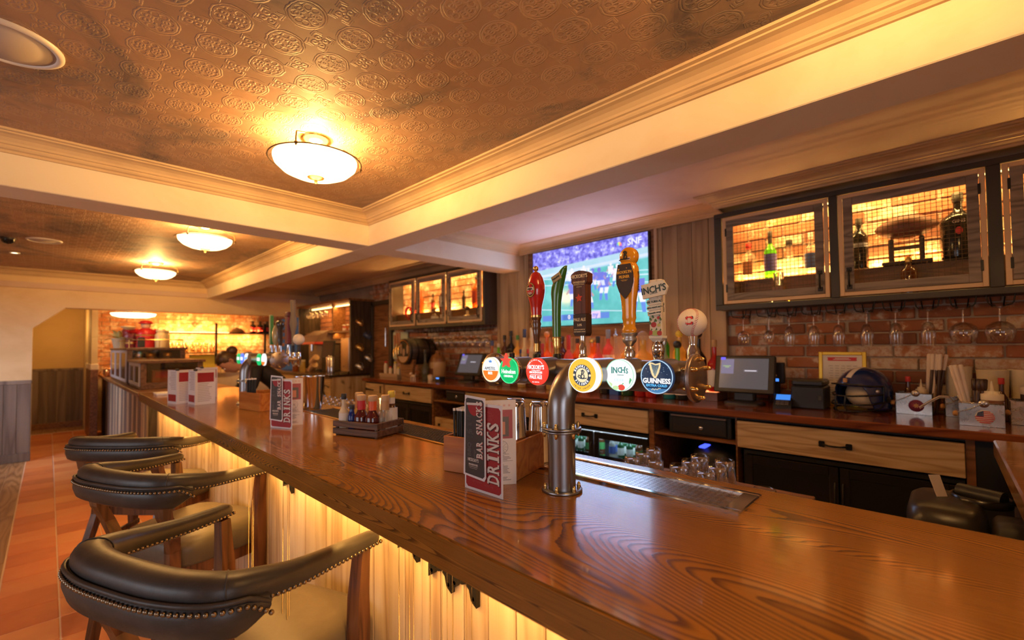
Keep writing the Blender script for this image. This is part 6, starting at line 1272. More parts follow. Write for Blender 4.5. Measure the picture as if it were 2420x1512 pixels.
tinbox('galvanised condiment box with a round American flag sticker at the counter edge', (3.405, -.135, 1.1), R(-3), .165, .13, .118, (P['white'], 1))
tinbox('galvanised condiment box with a round black crest at the right edge', (3.58, -.335, 1.1), R(0), .18, .13, .125, (flat((.45, .36, .24), .4, .5), 0))
def squeeze(label, loc, c, h=.2, r=.04, cap=None, grp='sauce bottles in the condiment boxes'):
    t = thing('sauce_bottle', label, 'bottle', loc, 0, grp); cap = cap or flat((.78, .68, .5), .5)
    ob('body', MB().lathe([(r*.95, 0), (r, .006), (r, h*.62), (r*.92, h*.66)], seg=22), c, t); ob('cap', MB().lathe([(r*1.02, h*.62), (r*1.02, h*.76), (r*.7, h*.78), (r*.68, h*.83), (r*.22, h*.84), (r*.08, h*1.08)], seg=22), cap, t); return t
squeeze('brown squeeze bottle with a cream cap in the flag-stickered box', (3.405, -.175, 1.104), liquid((.30, .12, .06), .8), .21, .042)
bottle('hot sauce bottle with a red cap in the purple-stickered box', (3.73, .165, 1.104), .22, .024, G['brown'], (P['red'], 'c'), None, .5, group='sauce bottles in the condiment boxes'); squeeze('small brown squeeze bottle with a cream cap in the purple-stickered box', (3.72, .105, 1.104), liquid((.25, .09, .04), .8), .19, .026)
bottle('hot sauce bottle with a red cap behind the flag-stickered box', (3.66, -.225, 1.1), .235, .028, G['brown'], (P['red'], 'c'), None, .5, group='sauce bottles in the condiment boxes')
t = squeeze('dark-labelled sauce jar with a cream lid in the crest-stickered box', (3.56, -.335, 1.104), flat((.05, .022, .014), .5), .25, .05); text("HICKORY'S", .017, P['white'], t, (-.0505, 0, .11), SR, .8, bold=.02)
for i, (x, y, r_, h, lb) in enumerate(((3.80, -.06, .062, .285, 'cream paper tub behind the wrapped cutlery, leftmost of three'), (3.78, -.20, .068, .27, 'cream paper tub behind the flag-stickered box, middle of three'), (3.80, -.335, .075, .275, 'cream paper tub behind the flag-stickered box, rightmost of three'))):
    t = thing('paper_tub', lb, 'tub', (x, y, 1.1), 0, 'cream tubs against the bricks'); ob('cup', MB().lathe([(r_*.78, 0), (r_, h), (r_*1.05, h+.004), (r_*.97, h+.003), (r_*.76, .01)], seg=28), flat((.78, .66, .46), .6), t)
def sticks(label, loc, n, m1, m2, L, r_, lean, name, cat, grp, spread=.02):
    for i in range(n):
        o = thing(name, label.format(ORD[i]), cat, (loc[0]+rnd.uniform(-spread, spread)*.6, loc[1]+rnd.uniform(-spread, spread), loc[2]), 0, grp); o.rotation_euler = (lean[0]+rnd.uniform(-.06, .06), lean[1]+rnd.uniform(-.05, .05), 0)
        ob('handle', MB().lathe([(r_*.7, 0), (r_, L*.3), (r_*1.1, L*.72), (r_*.9, L*.74)], seg=10), m1, o); ob('tip', MB().lathe([(r_*.95, L*.73), (r_*1.25, L*.8), (r_*1.2, L*.98), (r_*.7, L)], seg=10), m2, o)
WR = flat((.72, .60, .50), .7)
sticks('black handled knife with a pale end bundled behind the first box, {} one', (3.74, .055, 1.106), 5, flat((.05, .02, .012), .35), WR, .36, .008, (.10, -.03), 'steak_knife', 'knife', 'knives behind the condiment boxes', .018)
sticks('tall paper wrapped cutlery roll by the purple-stickered box, {} one', (3.74, .075, 1.1065), 3, WR, WR, .36, .010, (.04, -.02), 'cutlery_roll', 'cutlery', 'paper wrapped cutlery rolls', .02)
sticks('tall paper wrapped cutlery roll behind the flag-stickered box, {} one', (3.425, -.095, 1.1065), 4, WR, WR, .31, .009, (-.16, .06), 'cutlery_roll', 'cutlery', 'paper wrapped cutlery rolls', .010)
sticks('dark wooden handled knife in the flag-stickered box, {} one', (3.425, -.13, 1.1065), 4, flat((.06, .022, .010), .3), flat((.05, .018, .008), .3), .235, .010, (.03, -.05), 'steak_knife', 'knife', 'knives in the flag-stickered box', .018)
t = thing('paper_menu', 'curved paper menu spilling out between the condiment boxes', 'paper', (3.50, .02, 1.1))
k = MB()
for s_, oz in ((0, 0), (1, .006)):
    rr = [[(x_, y_+s_*.004, z_) for x_, y_, z_ in ((-.06, .085+.0, .06+oz), (-.06, .04, .10+oz), (-.05, .0, .128+oz), (-.03, -.035, .128+oz), (-.01, -.055, .10+oz))], [(x_+.05, y_+s_*.004, z_+.002) for x_, y_, z_ in ((-.06, .085+.0, .06+oz), (-.06, .04, .10+oz), (-.05, .0, .128+oz), (-.03, -.035, .128+oz), (-.01, -.055, .10+oz))]]
    vs = rr[0]+rr[1]; k.add(vs, [(i, i+1, i+6, i+5) for i in range(4)], True)
o = ob('sheet', k, WR, t); q = o.modifiers.new('thickness', 'SOLIDIFY'); q.thickness = .0015
# black appliance below the counter end
t = thing('label_printer', 'black rounded appliance with a white paper strip behind the bar at right', 'printer', (2.42, -.02, .6))
def blob(w0, d0, z0, z1, cx_, cy_, e=.5, n=28, top=.92): return MB().loft([[(cx_+f_*w0*math.copysign(abs(math.cos(q))**e, math.cos(q)), cy_+f_*d0*math.copysign(abs(math.sin(q))**e, math.sin(q)), z) for q in [2*PI*i/n for i in range(n)]] for f_, z in ((.97, z0), (1, z0+.03), (1, z1-.06), (top, z1-.02), (.75, z1-.003), (.3, z1))])
pl = flat((.03, .026, .023), .32)
ob('body', blob(.19, .115, 0, .325, .04, .03), pl, t); ob('front_cover', MB().loft([[(-.16+.02*a, y, z) for y, z in ((.09, .02), (.11, .16), (.06, .24), (-.06, .225), (-.09, .02))] for a in (0, 1)], smooth=False), flat((.04, .034, .03), .28), t)
ob('side_pod', blob(.085, .072, 0, .30, -.03, -.155), flat((.045, .038, .033), .5), t); ob('pod_button', MB().box((-.118, -.175, .12), (-.108, -.135, .20), .006), pl, t)
k = MB(); k.lathe([(.085, 0), (.088, .006), (.086, .03), (.080, .032), (.076, .02)], (.12, -.07, .305), 30, caps=False); ob('roll_bay', k, flat((.012, .011, .010), .25), t)
ob('roll', MB().cyl((.09, -.13, .335), (.15, -.01, .335), .032, seg=20), flat((.02, .018, .016), .4), t); ob('curl', MB().tube([(.14, -.17, .31), (.16, -.175, .36), (.19, -.18, .37), (.20, -.185, .34)], .015, 8), flat((.09, .075, .06), .3), t)
k = MB(); k.add([(.03, .05, .31), (.06, .02, .31), (.10, .045, .40), (.07, .078, .40)], [(0, 1, 2, 3)]); o = ob('paper_strip', k, flat((.68, .60, .58), .6), t); q = o.modifiers.new('thickness', 'SOLIDIFY'); q.thickness = .001
t2 = thing('appliance_stand', 'black under-bar stand carrying the rounded appliance', 'stand', (2.42, -.04, 0)); ob('top', MB().box((-.22, -.26, .57), (.26, .16, .60), .004), M_BLACK, t2)
for x_ in (-.20, .22):
    for y_ in (-.24, .12): ob('leg', MB().box((x_, y_, 0), (x_+.02, y_+.02, .57)), M_BLACK, t2)
# far end of the counter
t = thing('mint_notice', 'plain pale mint notice board on the wall behind the barrel', 'sign', (3.835, 6.13, 1.35)); ob('board', MB().box((-.008, -.205, 0), (.008, .205, .42), .002), flat((.50, .55, .42), .6), t); ob('edge', MB().box((-.004, -.21, -.005), (.009, .21, .425), .001), flat((.35, .38, .3), .6), t)
t = thing('beer_barrel', 'dark wooden barrel dispenser on its side with three tap handles', 'barrel', (3.3, 5.22, 1.10)); ZC_ = .375
pr = [(.001, 0), (.155, 0), (.158, .012), (.172, .0)][:2]; ob('staves', MB().lathe([(.150, .002), (.168, .0), (.178, .10), (.183, .22), (.178, .34), (.168, .44), (.15, .445), (.001, .44)], (0, 0, ZC_), 32, ax=0, caps=False), wood('barrel_oak', (.015, .009, .005), (.05, .03, .018), (.075, .045, .026), 0, 8, (7, .7, 7), 80, .5, 0, .15, 0, .2), t)
for x_ in (.03, .13, .31, .41): ob('hoop', MB().lathe([(.177+(.006 if .1 < x_ < .35 else -.004), x_-.012), (.179+(.006 if .1 < x_ < .35 else -.004), x_+.012)], (0, 0, ZC_), 32, ax=0, caps=False), M_IRON, t)
hd = ob('head', MB().lathe([(.001, .006), (.152, .006)], (0, 0, ZC_), 32, ax=0, caps=False), flat((.02, .014, .010), .5), t)
k = MB(); k.prism([(u, ZC_+v) for u, v in ring(.158, .145)], -.002, .003, 0); k.k = 1; k.prism([(u*1.0, ZC_-.02+v) for u, v in seg_below(.125, -.045)], -.001, .003, 0); k.prism([(.045+.028*math.cos(q)*1, ZC_+.04+.07*math.sin(q)) for q in [2*PI*i/14 for i in range(14)]], -.001, .003, 0); k.prism([(-.02+.03*math.cos(q), ZC_-.01+.05*math.sin(q)) for q in [2*PI*i/14 for i in range(14)]], -.001, .003, 0); k.prism([(-.105+.02*math.cos(q), ZC_+.03+.06*math.sin(q)) for q in [2*PI*i/14 for i in range(14)]], -.001, .003, 0)
ob('painted_emblem', k, [M_BRASS, flat((.45, .30, .18), .6)], hd)
for i, (y_, z_) in enumerate(((.10, .44), (.045, .47), (-.01, .47))):
    h = ob('tap', MB().tube([(0, y_, z_-.02), (-.06, y_, z_-.02), (-.075, y_, z_-.05), (-.075, y_, z_-.13)], .011, 8), M_BRASS, t); ob('tap_handle', MB().lathe([(.008, 0), (.014, .03), (.017, .15), (.014, .165)], (-.06, y_, z_-.005), 12), flat((.35, .15, .06), .5), h)
ob('cradle', MB().loft([[(x_, y, z) for y, z in ((-.13, 0), (.13, 0), (.13, .10), (.17, .26), (.15, .27), (.08, .205), (-.08, .205), (-.15, .27), (-.17, .26), (-.13, .10))] for x_ in (.06, .10)], smooth=False), M_BROWN, t); ob('cradle', MB().loft([[(x_, y, z) for y, z in ((-.13, 0), (.13, 0), (.13, .10), (.17, .26), (.15, .27), (.08, .205), (-.08, .205), (-.15, .27), (-.17, .26), (-.13, .10))] for x_ in (.34, .38)], smooth=False), M_BROWN, t)
t = thing('stoneware_jug', 'two-tone stoneware jug with a brown top behind the clear bottle', 'jug', (3.62, 4.88, 1.1)); sj = MT('stoneware'); z_ = sj.xyz()[2]; n_ = sj.noise((8, 8, 8)); sj.set(base=sj.mix((z_+n_*.02).step(.235, .255), (.52, .34, .16), (.24, .10, .03)), rough=.3); ob('body', MB().lathe([(.09, 0), (.105, .01), (.108, .20), (.10, .27), (.075, .32), (.035, .345), (.03, .375), (.034, .385), (.02, .386)], seg=28), sj.m, t); ob('handle', MB().tube([(0, -.034, .37), (0, -.075, .375), (0, -.09, .34), (0, -.075, .315)], .011, 8), sj.m, t); ob('stamp', MB().box((-.1105, -.04, .06), (-.1, .04, .15), .003), flat((.20, .07, .03), .6), t)
bottle('clear dark-necked bottle standing before the stoneware jug', (3.45, 4.92, 1.1), .40, .048, liquid((.25, .22, .12), .35), (P['black'], 'c'), None, .40, neck=.36)
GSB = 'small sauce bottles at the far end of the counter'
for y_, h, c_, lb in ((5.86, .19, 'red', 'tall white bottle with a red cap in the far sauce tray, leftmost'), (5.73, .115, 'red', 'short white bottle with a red cap in the far sauce tray'), (5.60, .19, 'yellow', 'tall white bottle with a yellow cap in the far sauce tray'), (5.52, .115, 'yellow', 'short white bottle with a yellow cap in the far sauce tray, rightmost')): bottle(lb, (3.42, y_, 1.142), h, .027, flat((.70, .58, .42), .4), (P[c_], 'c'), None, .68, group=GSB, neck=.6, cap_h=.12)
t = thing('sauce_tray', 'low pale wooden tray of white sauce bottles at the far counter end', 'tray', (3.42, 5.69, 1.1)); ob('base', MB().box((-.06, -.23, 0), (.06, .24, .04), .004), flat((.40, .27, .16), .5), t); ob('lip', MB().box((-.066, -.235, .028), (-.055, .245, .062), .002), flat((.46, .32, .2), .5), t)
t = thing('dog_figurine', 'small clear glass dog figurine at the counter edge below the jug', 'figurine', (3.30, 4.98, 1.1)); b = MB(); b.ball((0, 0, .055), .028, 12, 8, (.8, 1.5, .8)); b.ball((0, .05, .085), .02, 10, 8)
for s_ in (-1, 1):
    for y_ in (-.03, .03): b.cyl((s_*.012, y_, 0), (s_*.012, y_, .05), .008, seg=8)
ob('figure', b, flat((.62, .48, .34), .15), t); ob('tail', MB().tube([(0, -.04, .06), (0, -.06, .08), (0, -.06, .10)], .005, 6), flat((.62, .48, .34), .15), t)
t = thing('sugar_cup', 'small cream cup beside the dark box below the jug', 'cup', (3.40, 4.74, 1.1)); ob('cup', MB().lathe([(.028, 0), (.036, .07), (.034, .07), (.026, .005)], seg=20), flat((.6, .48, .32), .5), t); ob('contents', MB().ball((0, 0, .068), .03, 12, 8, (1, 1, .5)), flat((.5, .3, .2), .7), t)
t = thing('gadget_box', 'small black box with a glowing blue light near the far till', 'device', (3.42, 4.56, 1.1)); ob('case', MB().box((-.04, -.05, 0), (.04, .05, .06), .004), bk, t); ob('status_light', MB().box((-.043, -.03, .035), (-.039, .03, .05), .001), glow((.1, .3, 1), 1.5), t)
# ---------------------------------------------------------------- the far bar
t = thing('far_back_bar', 'far tan counter unit with a tall black end panel and lit back', 'cabinet', (3.5, 8.2, 0))
ob('worktop', MB().box((3.11, 7.05, 1.06), (3.865, 9.7, 1.10), .005), flat((.05, .028, .018), .25), t, world=True); ob('base', MB().box((3.17, 7.08, 0), (3.86, 9.68, 1.06)), M_BOARD, t, world=True)
for y0, y1 in ((7.10, 7.70), (8.05, 8.60), (8.62, 9.2)):
    d = ob('door', MB().box((3.15, y0, .1), (3.17, y1, 1.03), .003), M_DRAWER, t, world=True); k = MB(); k.tube([(3.145, y0+.05, .90), (3.142, y0+.22, .93), (3.142, y0+.25, .82), (3.145, y0+.15, .70)], .010, 6); ob('hinge', k, M_IRON, d, world=True)
ob('gap_shade_panel', MB().box((3.155, 7.74, .1), (3.172, 8.02, 1.03)), M_BLACK, t, world=True)  # flat black panel stands in for the shade of a gap between doors
ob('end_panel', MB().box((3.44, 6.995, 1.10), (3.862, 7.045, 2.315), .003), M_DARKWOOD, t, world=True); ob('end_panel', MB().box((3.44, 9.15, 1.10), (3.862, 9.20, 2.315), .003), M_DARKWOOD, t, world=True)
ob('top_board', MB().box((3.40, 6.99, 2.315), (3.862, 9.20, 2.35), .003), M_BROWN, t, world=True); ob('divider', MB().box((3.62, 8.05, 1.70), (3.862, 8.10, 2.315)), M_BROWN, t, world=True)
ob('shelf', MB().box((3.55, 7.05, 1.80), (3.862, 9.15, 1.825), .003), M_BROWN, t, world=True); ob('led_strip', MB().box((3.66, 7.08, 2.285), (3.69, 9.1, 2.30)), glow((1, .62, .22), 7), t, world=True)
light('back_bar_led', 'AREA', (3.66, 8.1, 2.28), 16, LED, .05, 2.0, (.35, 0, -1)); light('back_bar_led', 'AREA', (3.68, 8.1, 1.79), 9, LED, .05, 2.0, (.3, 0, -1))
b = MB()
for c in range(13):
    yy = 7.05-(0 if c % 2 else .12)
    while yy < 9.15: b.box((3.852+rnd.uniform(-.004, .004), max(7.05, yy), 1.14+.09*c), (3.876, min(9.15, yy+.234), 1.218+.09*c), .004); yy += .246
ob('brick_courses', b, M_BRICK, wr, kind='stuff')
tk = None
for i, (x, z, c, lb) in enumerate(((3.56, 1.94, P['tan'], 'brass coloured tankard hung highest on the black panel'), (3.70, 1.73, P['navy'], 'dark blue mug hung on the black panel'), (3.56, 1.53, P['gold'], 'brass coloured tankard hung in the middle of the black panel'), (3.72, 1.35, P['silver'], 'steel tankard hung lower right on the black panel'), (3.56, 1.22, P['silver'], 'steel tankard hung lowest on the black panel'))):
    t = thing('tankard', lb, 'mug', (x, 6.93, z), 0, 'tankards hanging on the black panel'); t.rotation_euler = (0, R(-62), 0)
    m = flat(tuple(c.node_tree.nodes['Principled BSDF'].inputs[0].default_value[:3]), .2, .9 if c is not P['navy'] else 0); ob('cup', MB().lathe([(.042, -.06), (.036, .06), (.034, .06), (.038, -.055), (.001, -.05)][::-1], seg=20, caps=False), m, t); ob('handle', MB().tube([(.038, 0, .045), (.07, 0, .035), (.072, 0, -.02), (.042, 0, -.04)], .006, 6), m, t); ob('hook', MB().tube([(.07, 0, .02), (.085, .03, .03), (.085, .065, .03)], .003, 5), M_BRASS, t)
t = thing('coffee_machine', 'coffee machine with a brown hood and a red stripe on the far counter', 'coffee machine', (3.58, 8.45, 1.10)); ob('body', MB().box((-.12, -.30, .0), (.22, .30, .50), .01), flat((.08, .06, .05), .4), t); ob('hood', MB().loft([[(x, y, z) for x, z in ((-.26, .52), (.22, .52), (.22, .74), (.0, .76), (-.20, .66))] for y in (-.33, .33)], smooth=False), flat((.26, .16, .12), .5), t); ob('stripe', MB().box((-.265, -.332, .50), (-.10, .332, .545), .004), flat((.65, .05, .05), .4), t); ob('spout', MB().cyl((-.18, 0, .38), (-.18, 0, .52), .03, seg=14), M_CHROME, t); ob('drip_grid', MB().box((-.25, -.25, .0), (-.12, .25, .05), .004), M_STEEL, t)
t = thing('water_boiler', 'tall brushed steel boiler beside the black end panel', 'boiler', (3.60, 7.23, 1.10)); ob('body', MB().box((-.15, -.15, .02), (.2, .15, .60), .01), steel('boiler_steel', (.42, .34, .26), .3), t); ob('base', MB().box((-.17, -.16, 0), (.2, .16, .04), .004), M_BLACK, t); ob('tap', MB().cyl((-.18, 0, .12), (-.14, 0, .12), .012, seg=10), M_CHROME, t)
t = thing('till_screen', 'small tilted black order screen on the far counter', 'screen', (3.40, 7.72, 1.10), R(20)); ob('stand', MB().box((-.02, -.05, 0), (.05, .05, .32), .006), bk, t); ob('panel', MB().box((-.03, -.14, .26), (-.005, .14, .56), .006, rot=(0, .2, 0)), bk, t); ob('screen', MB().box((-.034, -.12, .28), (-.030, .12, .54), 0, rot=(0, .2, 0)), flat((.10, .06, .045), .2), t)
t = thing('tin_stack', 'stack of pale tins leaning on the far counter', 'tins', (3.28, 8.02, 1.10)); 
for i, (y, z, rx) in enumerate(((.10, .05, .8), (.04, .18, .6))): ob('tin', MB().cyl((0, y-.10, z+.09), (0, y+.08, z), .055, seg=18), flat((.55, .33, .18), .45), t)
bottle('glass of amber drink with pale foam on the far counter', (3.22, 8.75, 1.1), .16, .05, G['amber'], (P['white'], 'c'), None, .8, neck=.9, cap_h=.2, name='beer_glass', cat='glass'); bottle('jar of yellow juice on the far counter', (3.22, 8.42, 1.1), .22, .05, G['yellow'], (P['cream'], 'c'), None, .8, neck=.8, name='juice_jar', cat='jar')
for i, lb in enumerate(('tall steel canister on the far counter, left one of the pair', 'tall steel canister on the far counter, right one of the pair')):
    t = thing('canister', lb, 'canister', (3.24, 7.36-.10*i, 1.10), 0, 'steel canisters on the far counter'); ob('body', MB().lathe([(.04, 0), (.042, .27), (.04, .275)], seg=20), M_CHROME, t); ob('lid', MB().lathe([(.043, .272), (.043, .285), (.01, .292), (.008, .305), (.001, .306)], seg=20), M_CHROME, t)
for i in range(6): bottle(f'small jar on the far lit shelf, {ORD[5-i]} from the left', (3.70, 7.16+.12*i, 1.8255), .12, .035, G[('clear', 'amber', 'pink')[i % 3]], (P[('silver', 'white')[i % 2]], 'c'), P['white'] if i % 2 else None, .72, group='jars on the far lit shelf', neck=.8, name='jar', cat='jar')
for i in range(8): wineglass(f'gleaming wine glass hanging in the far lit unit, {ORD[7-i]} from the left', (3.58, 8.25+.11*i, 2.314), 'balloon' if i % 2 else 'wine', 'glasses hanging in the far lit unit')
# shelves on the far brick wall
t = thing('wall_shelf', 'long dark shelf on the glowing far brick wall', 'shelf', (2.5, 11.45, 1.87)); ob('board', MB().box((1.58, 11.33, 1.86), (3.75, 11.60, 1.885), .003), M_DARKWOOD, t, world=True)
for x in (2.53, 3.5): ob('bracket', MB().box((x-.02, 11.36, 1.2), (x+.02, 11.40, 2.1)), M_IRON, t, world=True)
ob('led_strip', MB().box((1.62, 11.56, 1.885), (3.1, 11.585, 1.90)), glow((1, .66, .25), 8), t, world=True)
t = thing('wall_shelf', 'shorter lower shelf of glasses on the far brick wall', 'shelf', (2.1, 11.3, 1.45)); ob('board', MB().box((1.68, 11.2, 1.44), (2.52, 11.5, 1.465), .003), M_DARKWOOD, t, world=True); ob('bracket', MB().box((1.9, 11.48, 1.1), (2.0, 11.6, 1.44)), M_IRON, t, world=True)
for i in range(7): tumbler(f'tall clear glass on the lower far shelf, {ORD[i]} from the left', (1.75+.115*i, 11.33, 1.4655), .045, .20, glass((1, .9, .7), 0, .6), 'glasses on the lower far shelf')
for i, x in enumerate((3.27, 3.42, 3.57)): bottle(f'black bottle on the right of the long far shelf, {ORD[i]} from the left', (x, 11.46, 1.886), .28, .06, G['black'], (P['black'], 'c'), P['red'], .6, group='black bottles on the far shelf')
t = thing('bowl', 'dark upturned bowl on the long far shelf', 'bowl', (2.95, 11.45, 1.886)); ob('dish', MB().lathe([(.16, 0), (.15, .04), (.09, .09), (.03, .10), (.001, .10)], seg=28), flat((.12, .06, .03), .5), t); ob('foot', MB().lathe([(.035, .095), (.035, .115), (.001, .115)], seg=20), flat((.10, .05, .03), .5), t)
t = thing('yellow_sign', 'bright yellow paper notice below the lower far shelf', 'sign', (2.30, 11.40, .95)); ob('sheet', MB().box((-.24, -.01, 0), (.22, .0, .45), .001), flat((.70, .55, .06), .6), t); ob('backing', MB().box((-.245, .0, -.005), (.225, .02, .455), .001), M_BROWN, t)
t = thing('wall_box', 'small dark square fitting on the far brick wall above the shelf', 'fitting', (2.18, 11.58, 2.06)); ob('box', MB().box((-.04, -.03, -.04), (.04, .02, .04), .004, rot=(0, PI/4, 0)), flat((.10, .05, .03), .5), t); ob('cover', MB().lathe([(.02, 0), (.001, .004)], seg=14), M_BROWN, t, (0, -.031, 0)).rotation_euler = (PI/2, 0, 0)
# wooden display cases on the older counter
dc = wood('display_oak', (.06, .022, .008), (.16, .065, .022), (.22, .10, .04), 1, 8, (7, .7, 7), 80, .4, 0, .12, 3, .2); FRM = flat((.50, .46, .46), .45)
def case(label, x0, x1, y0, y1, z0, z1, nwin):
    t = thing('display_case', label, 'display case', ((x0+x1)/2, (y0+y1)/2, z0)); b = MB()
    for a, c in (((x0, y0, z0), (x1, y1, z0+.03)), ((x0-.02, y0-.03, z1-.03), (x1+.02, y1+.02, z1)), ((x1-.02, y0, z0+.03), (x1, y1, z1-.03)), ((x0, y1-.02, z0+.03), (x1-.02, y1, z1-.03))): b.box(a, c, .003)
    ob('carcass', b, dc, t, world=True); b = MB(); w_ = .05; b.box((x0, y0, z0+.03), (x0+w_, y0+.02, z1-.03)); b.box((x1-w_, y0, z0+.03), (x1, y0+.02, z1-.03)); b.box((x0+w_, y0, z0+.03), (x1-w_, y0+.02, z0+.07)); ob('front_frame', b, dc, t, world=True)
    ob('front_pane', MB().box((x0+w_, y0+.006, z0+.07), (x1-w_, y0+.012, z1-.03)), glass((1, .9, .75), .02, .3), t, world=True)
    n = nwin
    for i in range(n):
        a, c = y0+.03+(y1-y0-.05)*i/n, y0+.03+(y1-y0-.05)*(i+1)/n-.02; b = MB(); g = .035
        b.box((x0-.012, a, z0+.03), (x0+.004, a+g, z1-.03), .002); b.box((x0-.012, c-g, z0+.03), (x0+.004, c, z1-.03), .002); b.box((x0-.012, a+g, z0+.03), (x0+.004, c-g, z0+.03+g), .002); b.box((x0-.012, a+g, z1-.03-g), (x0+.004, c-g, z1-.03), .002)
        d = ob('side_door', b, FRM, t, world=True); ob('pane', MB().box((x0-.006, a+g, z0+.03+g), (x0-.001, c-g, z1-.03-g)), flat((.05, .035, .03), .1), d, world=True)
    return t
case('low wooden display case with pale framed side doors, nearest on the older counter', .70, 1.27, 6.30, 7.25, 1.101, 1.415, 2); case('taller wooden display case behind the low one, jars inside', .68, 1.27, 7.30, 9.30, 1.101, 1.56, 3)
t = thing('red_parcel', 'red and brown printed packet inside the low display case', 'packet', (.98, 6.5, 1.132)); ob('packet', MB().box((-.16, -.03, 0), (.18, .05, .17), .006), flat((.32, .10, .04), .5), t); ob('print', MB().box((-.13, -.032, .08), (.0, -.029, .15), .001), flat((.5, .05, .04), .5), t)
for i, (x, m_) in enumerate(((.80, 'amber'), (.92, 'amber'), (1.10, 'clear'))): bottle(f'jar inside the taller display case, {ORD[i]} from the left', (x, 7.42, 1.132), .36, .05, G[m_], (P['gold'], 'c'), P['orange'], .75, group='jars inside the taller display case', neck=.8, name='jar', cat='jar')
t = thing('brass_rail', 'thin brass gallery rail along the top of the taller display case', 'rail', (.98, 7.32, 1.56)); ob('rail', MB().tube([(.70, 9.2, 1.66), (.70, 7.33, 1.66), (1.25, 7.33, 1.66)], .006, 6), M_BRASS, t, world=True)
for x, y in ((.70, 9.2), (.70, 8.3), (.70, 7.33), (1.0, 7.33), (1.25, 7.33)): ob('post', MB().cyl((x, y, 1.56), (x, y, 1.66), .006, seg=8), M_BRASS, t, world=True)
t = thing('copper_pot', 'small glowing copper pot at the far end of the older counter', 'pot', (.685, 9.75, 1.10)); ob('pot', MB().lathe([(.05, 0), (.07, .04), (.07, .11), (.06, .14), (.056, .14), (.06, .05)], seg=22), flat((.75, .30, .08), .25, .9), t); ob('handle', MB().tube([(-.07, 0, .10), (-.10, .02, .09), (-.11, .05, .05)], .007, 6), flat((.75, .30, .08), .25, .9), t)
t = thing('potted_plant', 'cream leaved plant in a pale pot on top of the display case', 'plant', (.72, 8.6, 1.561)); ob('pot', MB().lathe([(.07, 0), (.095, .13), (.10, .14), (.09, .14), (.085, .11), (.001, .11)], seg=24), flat((.55, .46, .30), .5), t); lm = flat((.68, .58, .22), .5)
for i in range(22):
    a = 2.4*i; el = .35+.05*(i % 8)*1.4; L = .22+.014*(i % 9); d = Vector((math.cos(a)*math.cos(el), math.sin(a)*math.cos(el), math.sin(el))); sd = Vector((-d.y, d.x, 0)).normalized(); p0 = Vector((0, 0, .12)); k = MB(); w_ = .03
    pts = [p0+d*L*s_+Vector((0, 0, -.10*s_*s_)) for s_ in (0, .3, .65, 1)]; wd = (.008, w_, w_*.9, .002); up_ = d.cross(sd)
    k.loft([[p+sd*w2, p+up_*.003, p-sd*w2, p-up_*.003] for p, w2 in zip(pts, wd)]); ob('leaf', k, lm, t)
RED = flat((.55, .02, .025), .35)
t = thing('red_figurine', 'red figurine in a cap holding a pale dish on the display case', 'figurine', (.98, 8.35, 1.561)); ob('body', MB().lathe([(.11, 0), (.115, .02), (.10, .12), (.12, .20), (.10, .26), (.05, .285)], seg=24), RED, t); ob('belt', MB().lathe([(.104, .155), (.122, .19)], seg=24, caps=False), flat((.60, .34, .06), .5), t); ob('head', MB().ball((0, 0, .325), .058, 18, 12), flat((.72, .48, .32), .5), t); ob('cap', MB().lathe([(.062, .345), (.085, .352), (.088, .36), (.075, .372), (.06, .392), (.001, .40)], seg=24), RED, t)
for s_ in (-1, 1): ob('arm', MB().tube([(s_*.10, 0, .245), (s_*.17, -.04, .23), (s_*.21, -.08, .25)], [.035, .032, .028], 10), RED, t)
ob('dish', MB().lathe([(.03, .0), (.085, .035), (.09, .045), (.001, .06)], (-.20, -.10, .255), 22), flat((.80, .62, .36), .4), t); ob('apron', MB().box((-.10, -.118, .01), (-.02, -.085, .15), .006), M_BLACK, t)
t = thing('red_barrel', 'dark red lidded drum left of the red figurine', 'drum', (.85, 8.62, 1.561)); ob('drum', MB().lathe([(.10, 0), (.115, .04), (.12, .14), (.115, .24), (.10, .28), (.001, .29)], seg=24), flat((.25, .03, .03), .35), t); ob('hoop', MB().lathe([(.118, .06), (.120, .09)], seg=24, caps=False), M_BRASS, t)
for i, (x, y, lb) in enumerate(((1.13, 8.15, 'pale lidded jar right of the red figurine, nearer one'), (1.20, 8.40, 'pale lidded jar right of the red figurine, farther one'))): bottle(lb, (x, y, 1.561), .26, .07, G['cream'], (P['cream'], 'c'), None, .72, neck=.7, name='jar', cat='jar', group='pale jars on the display case')
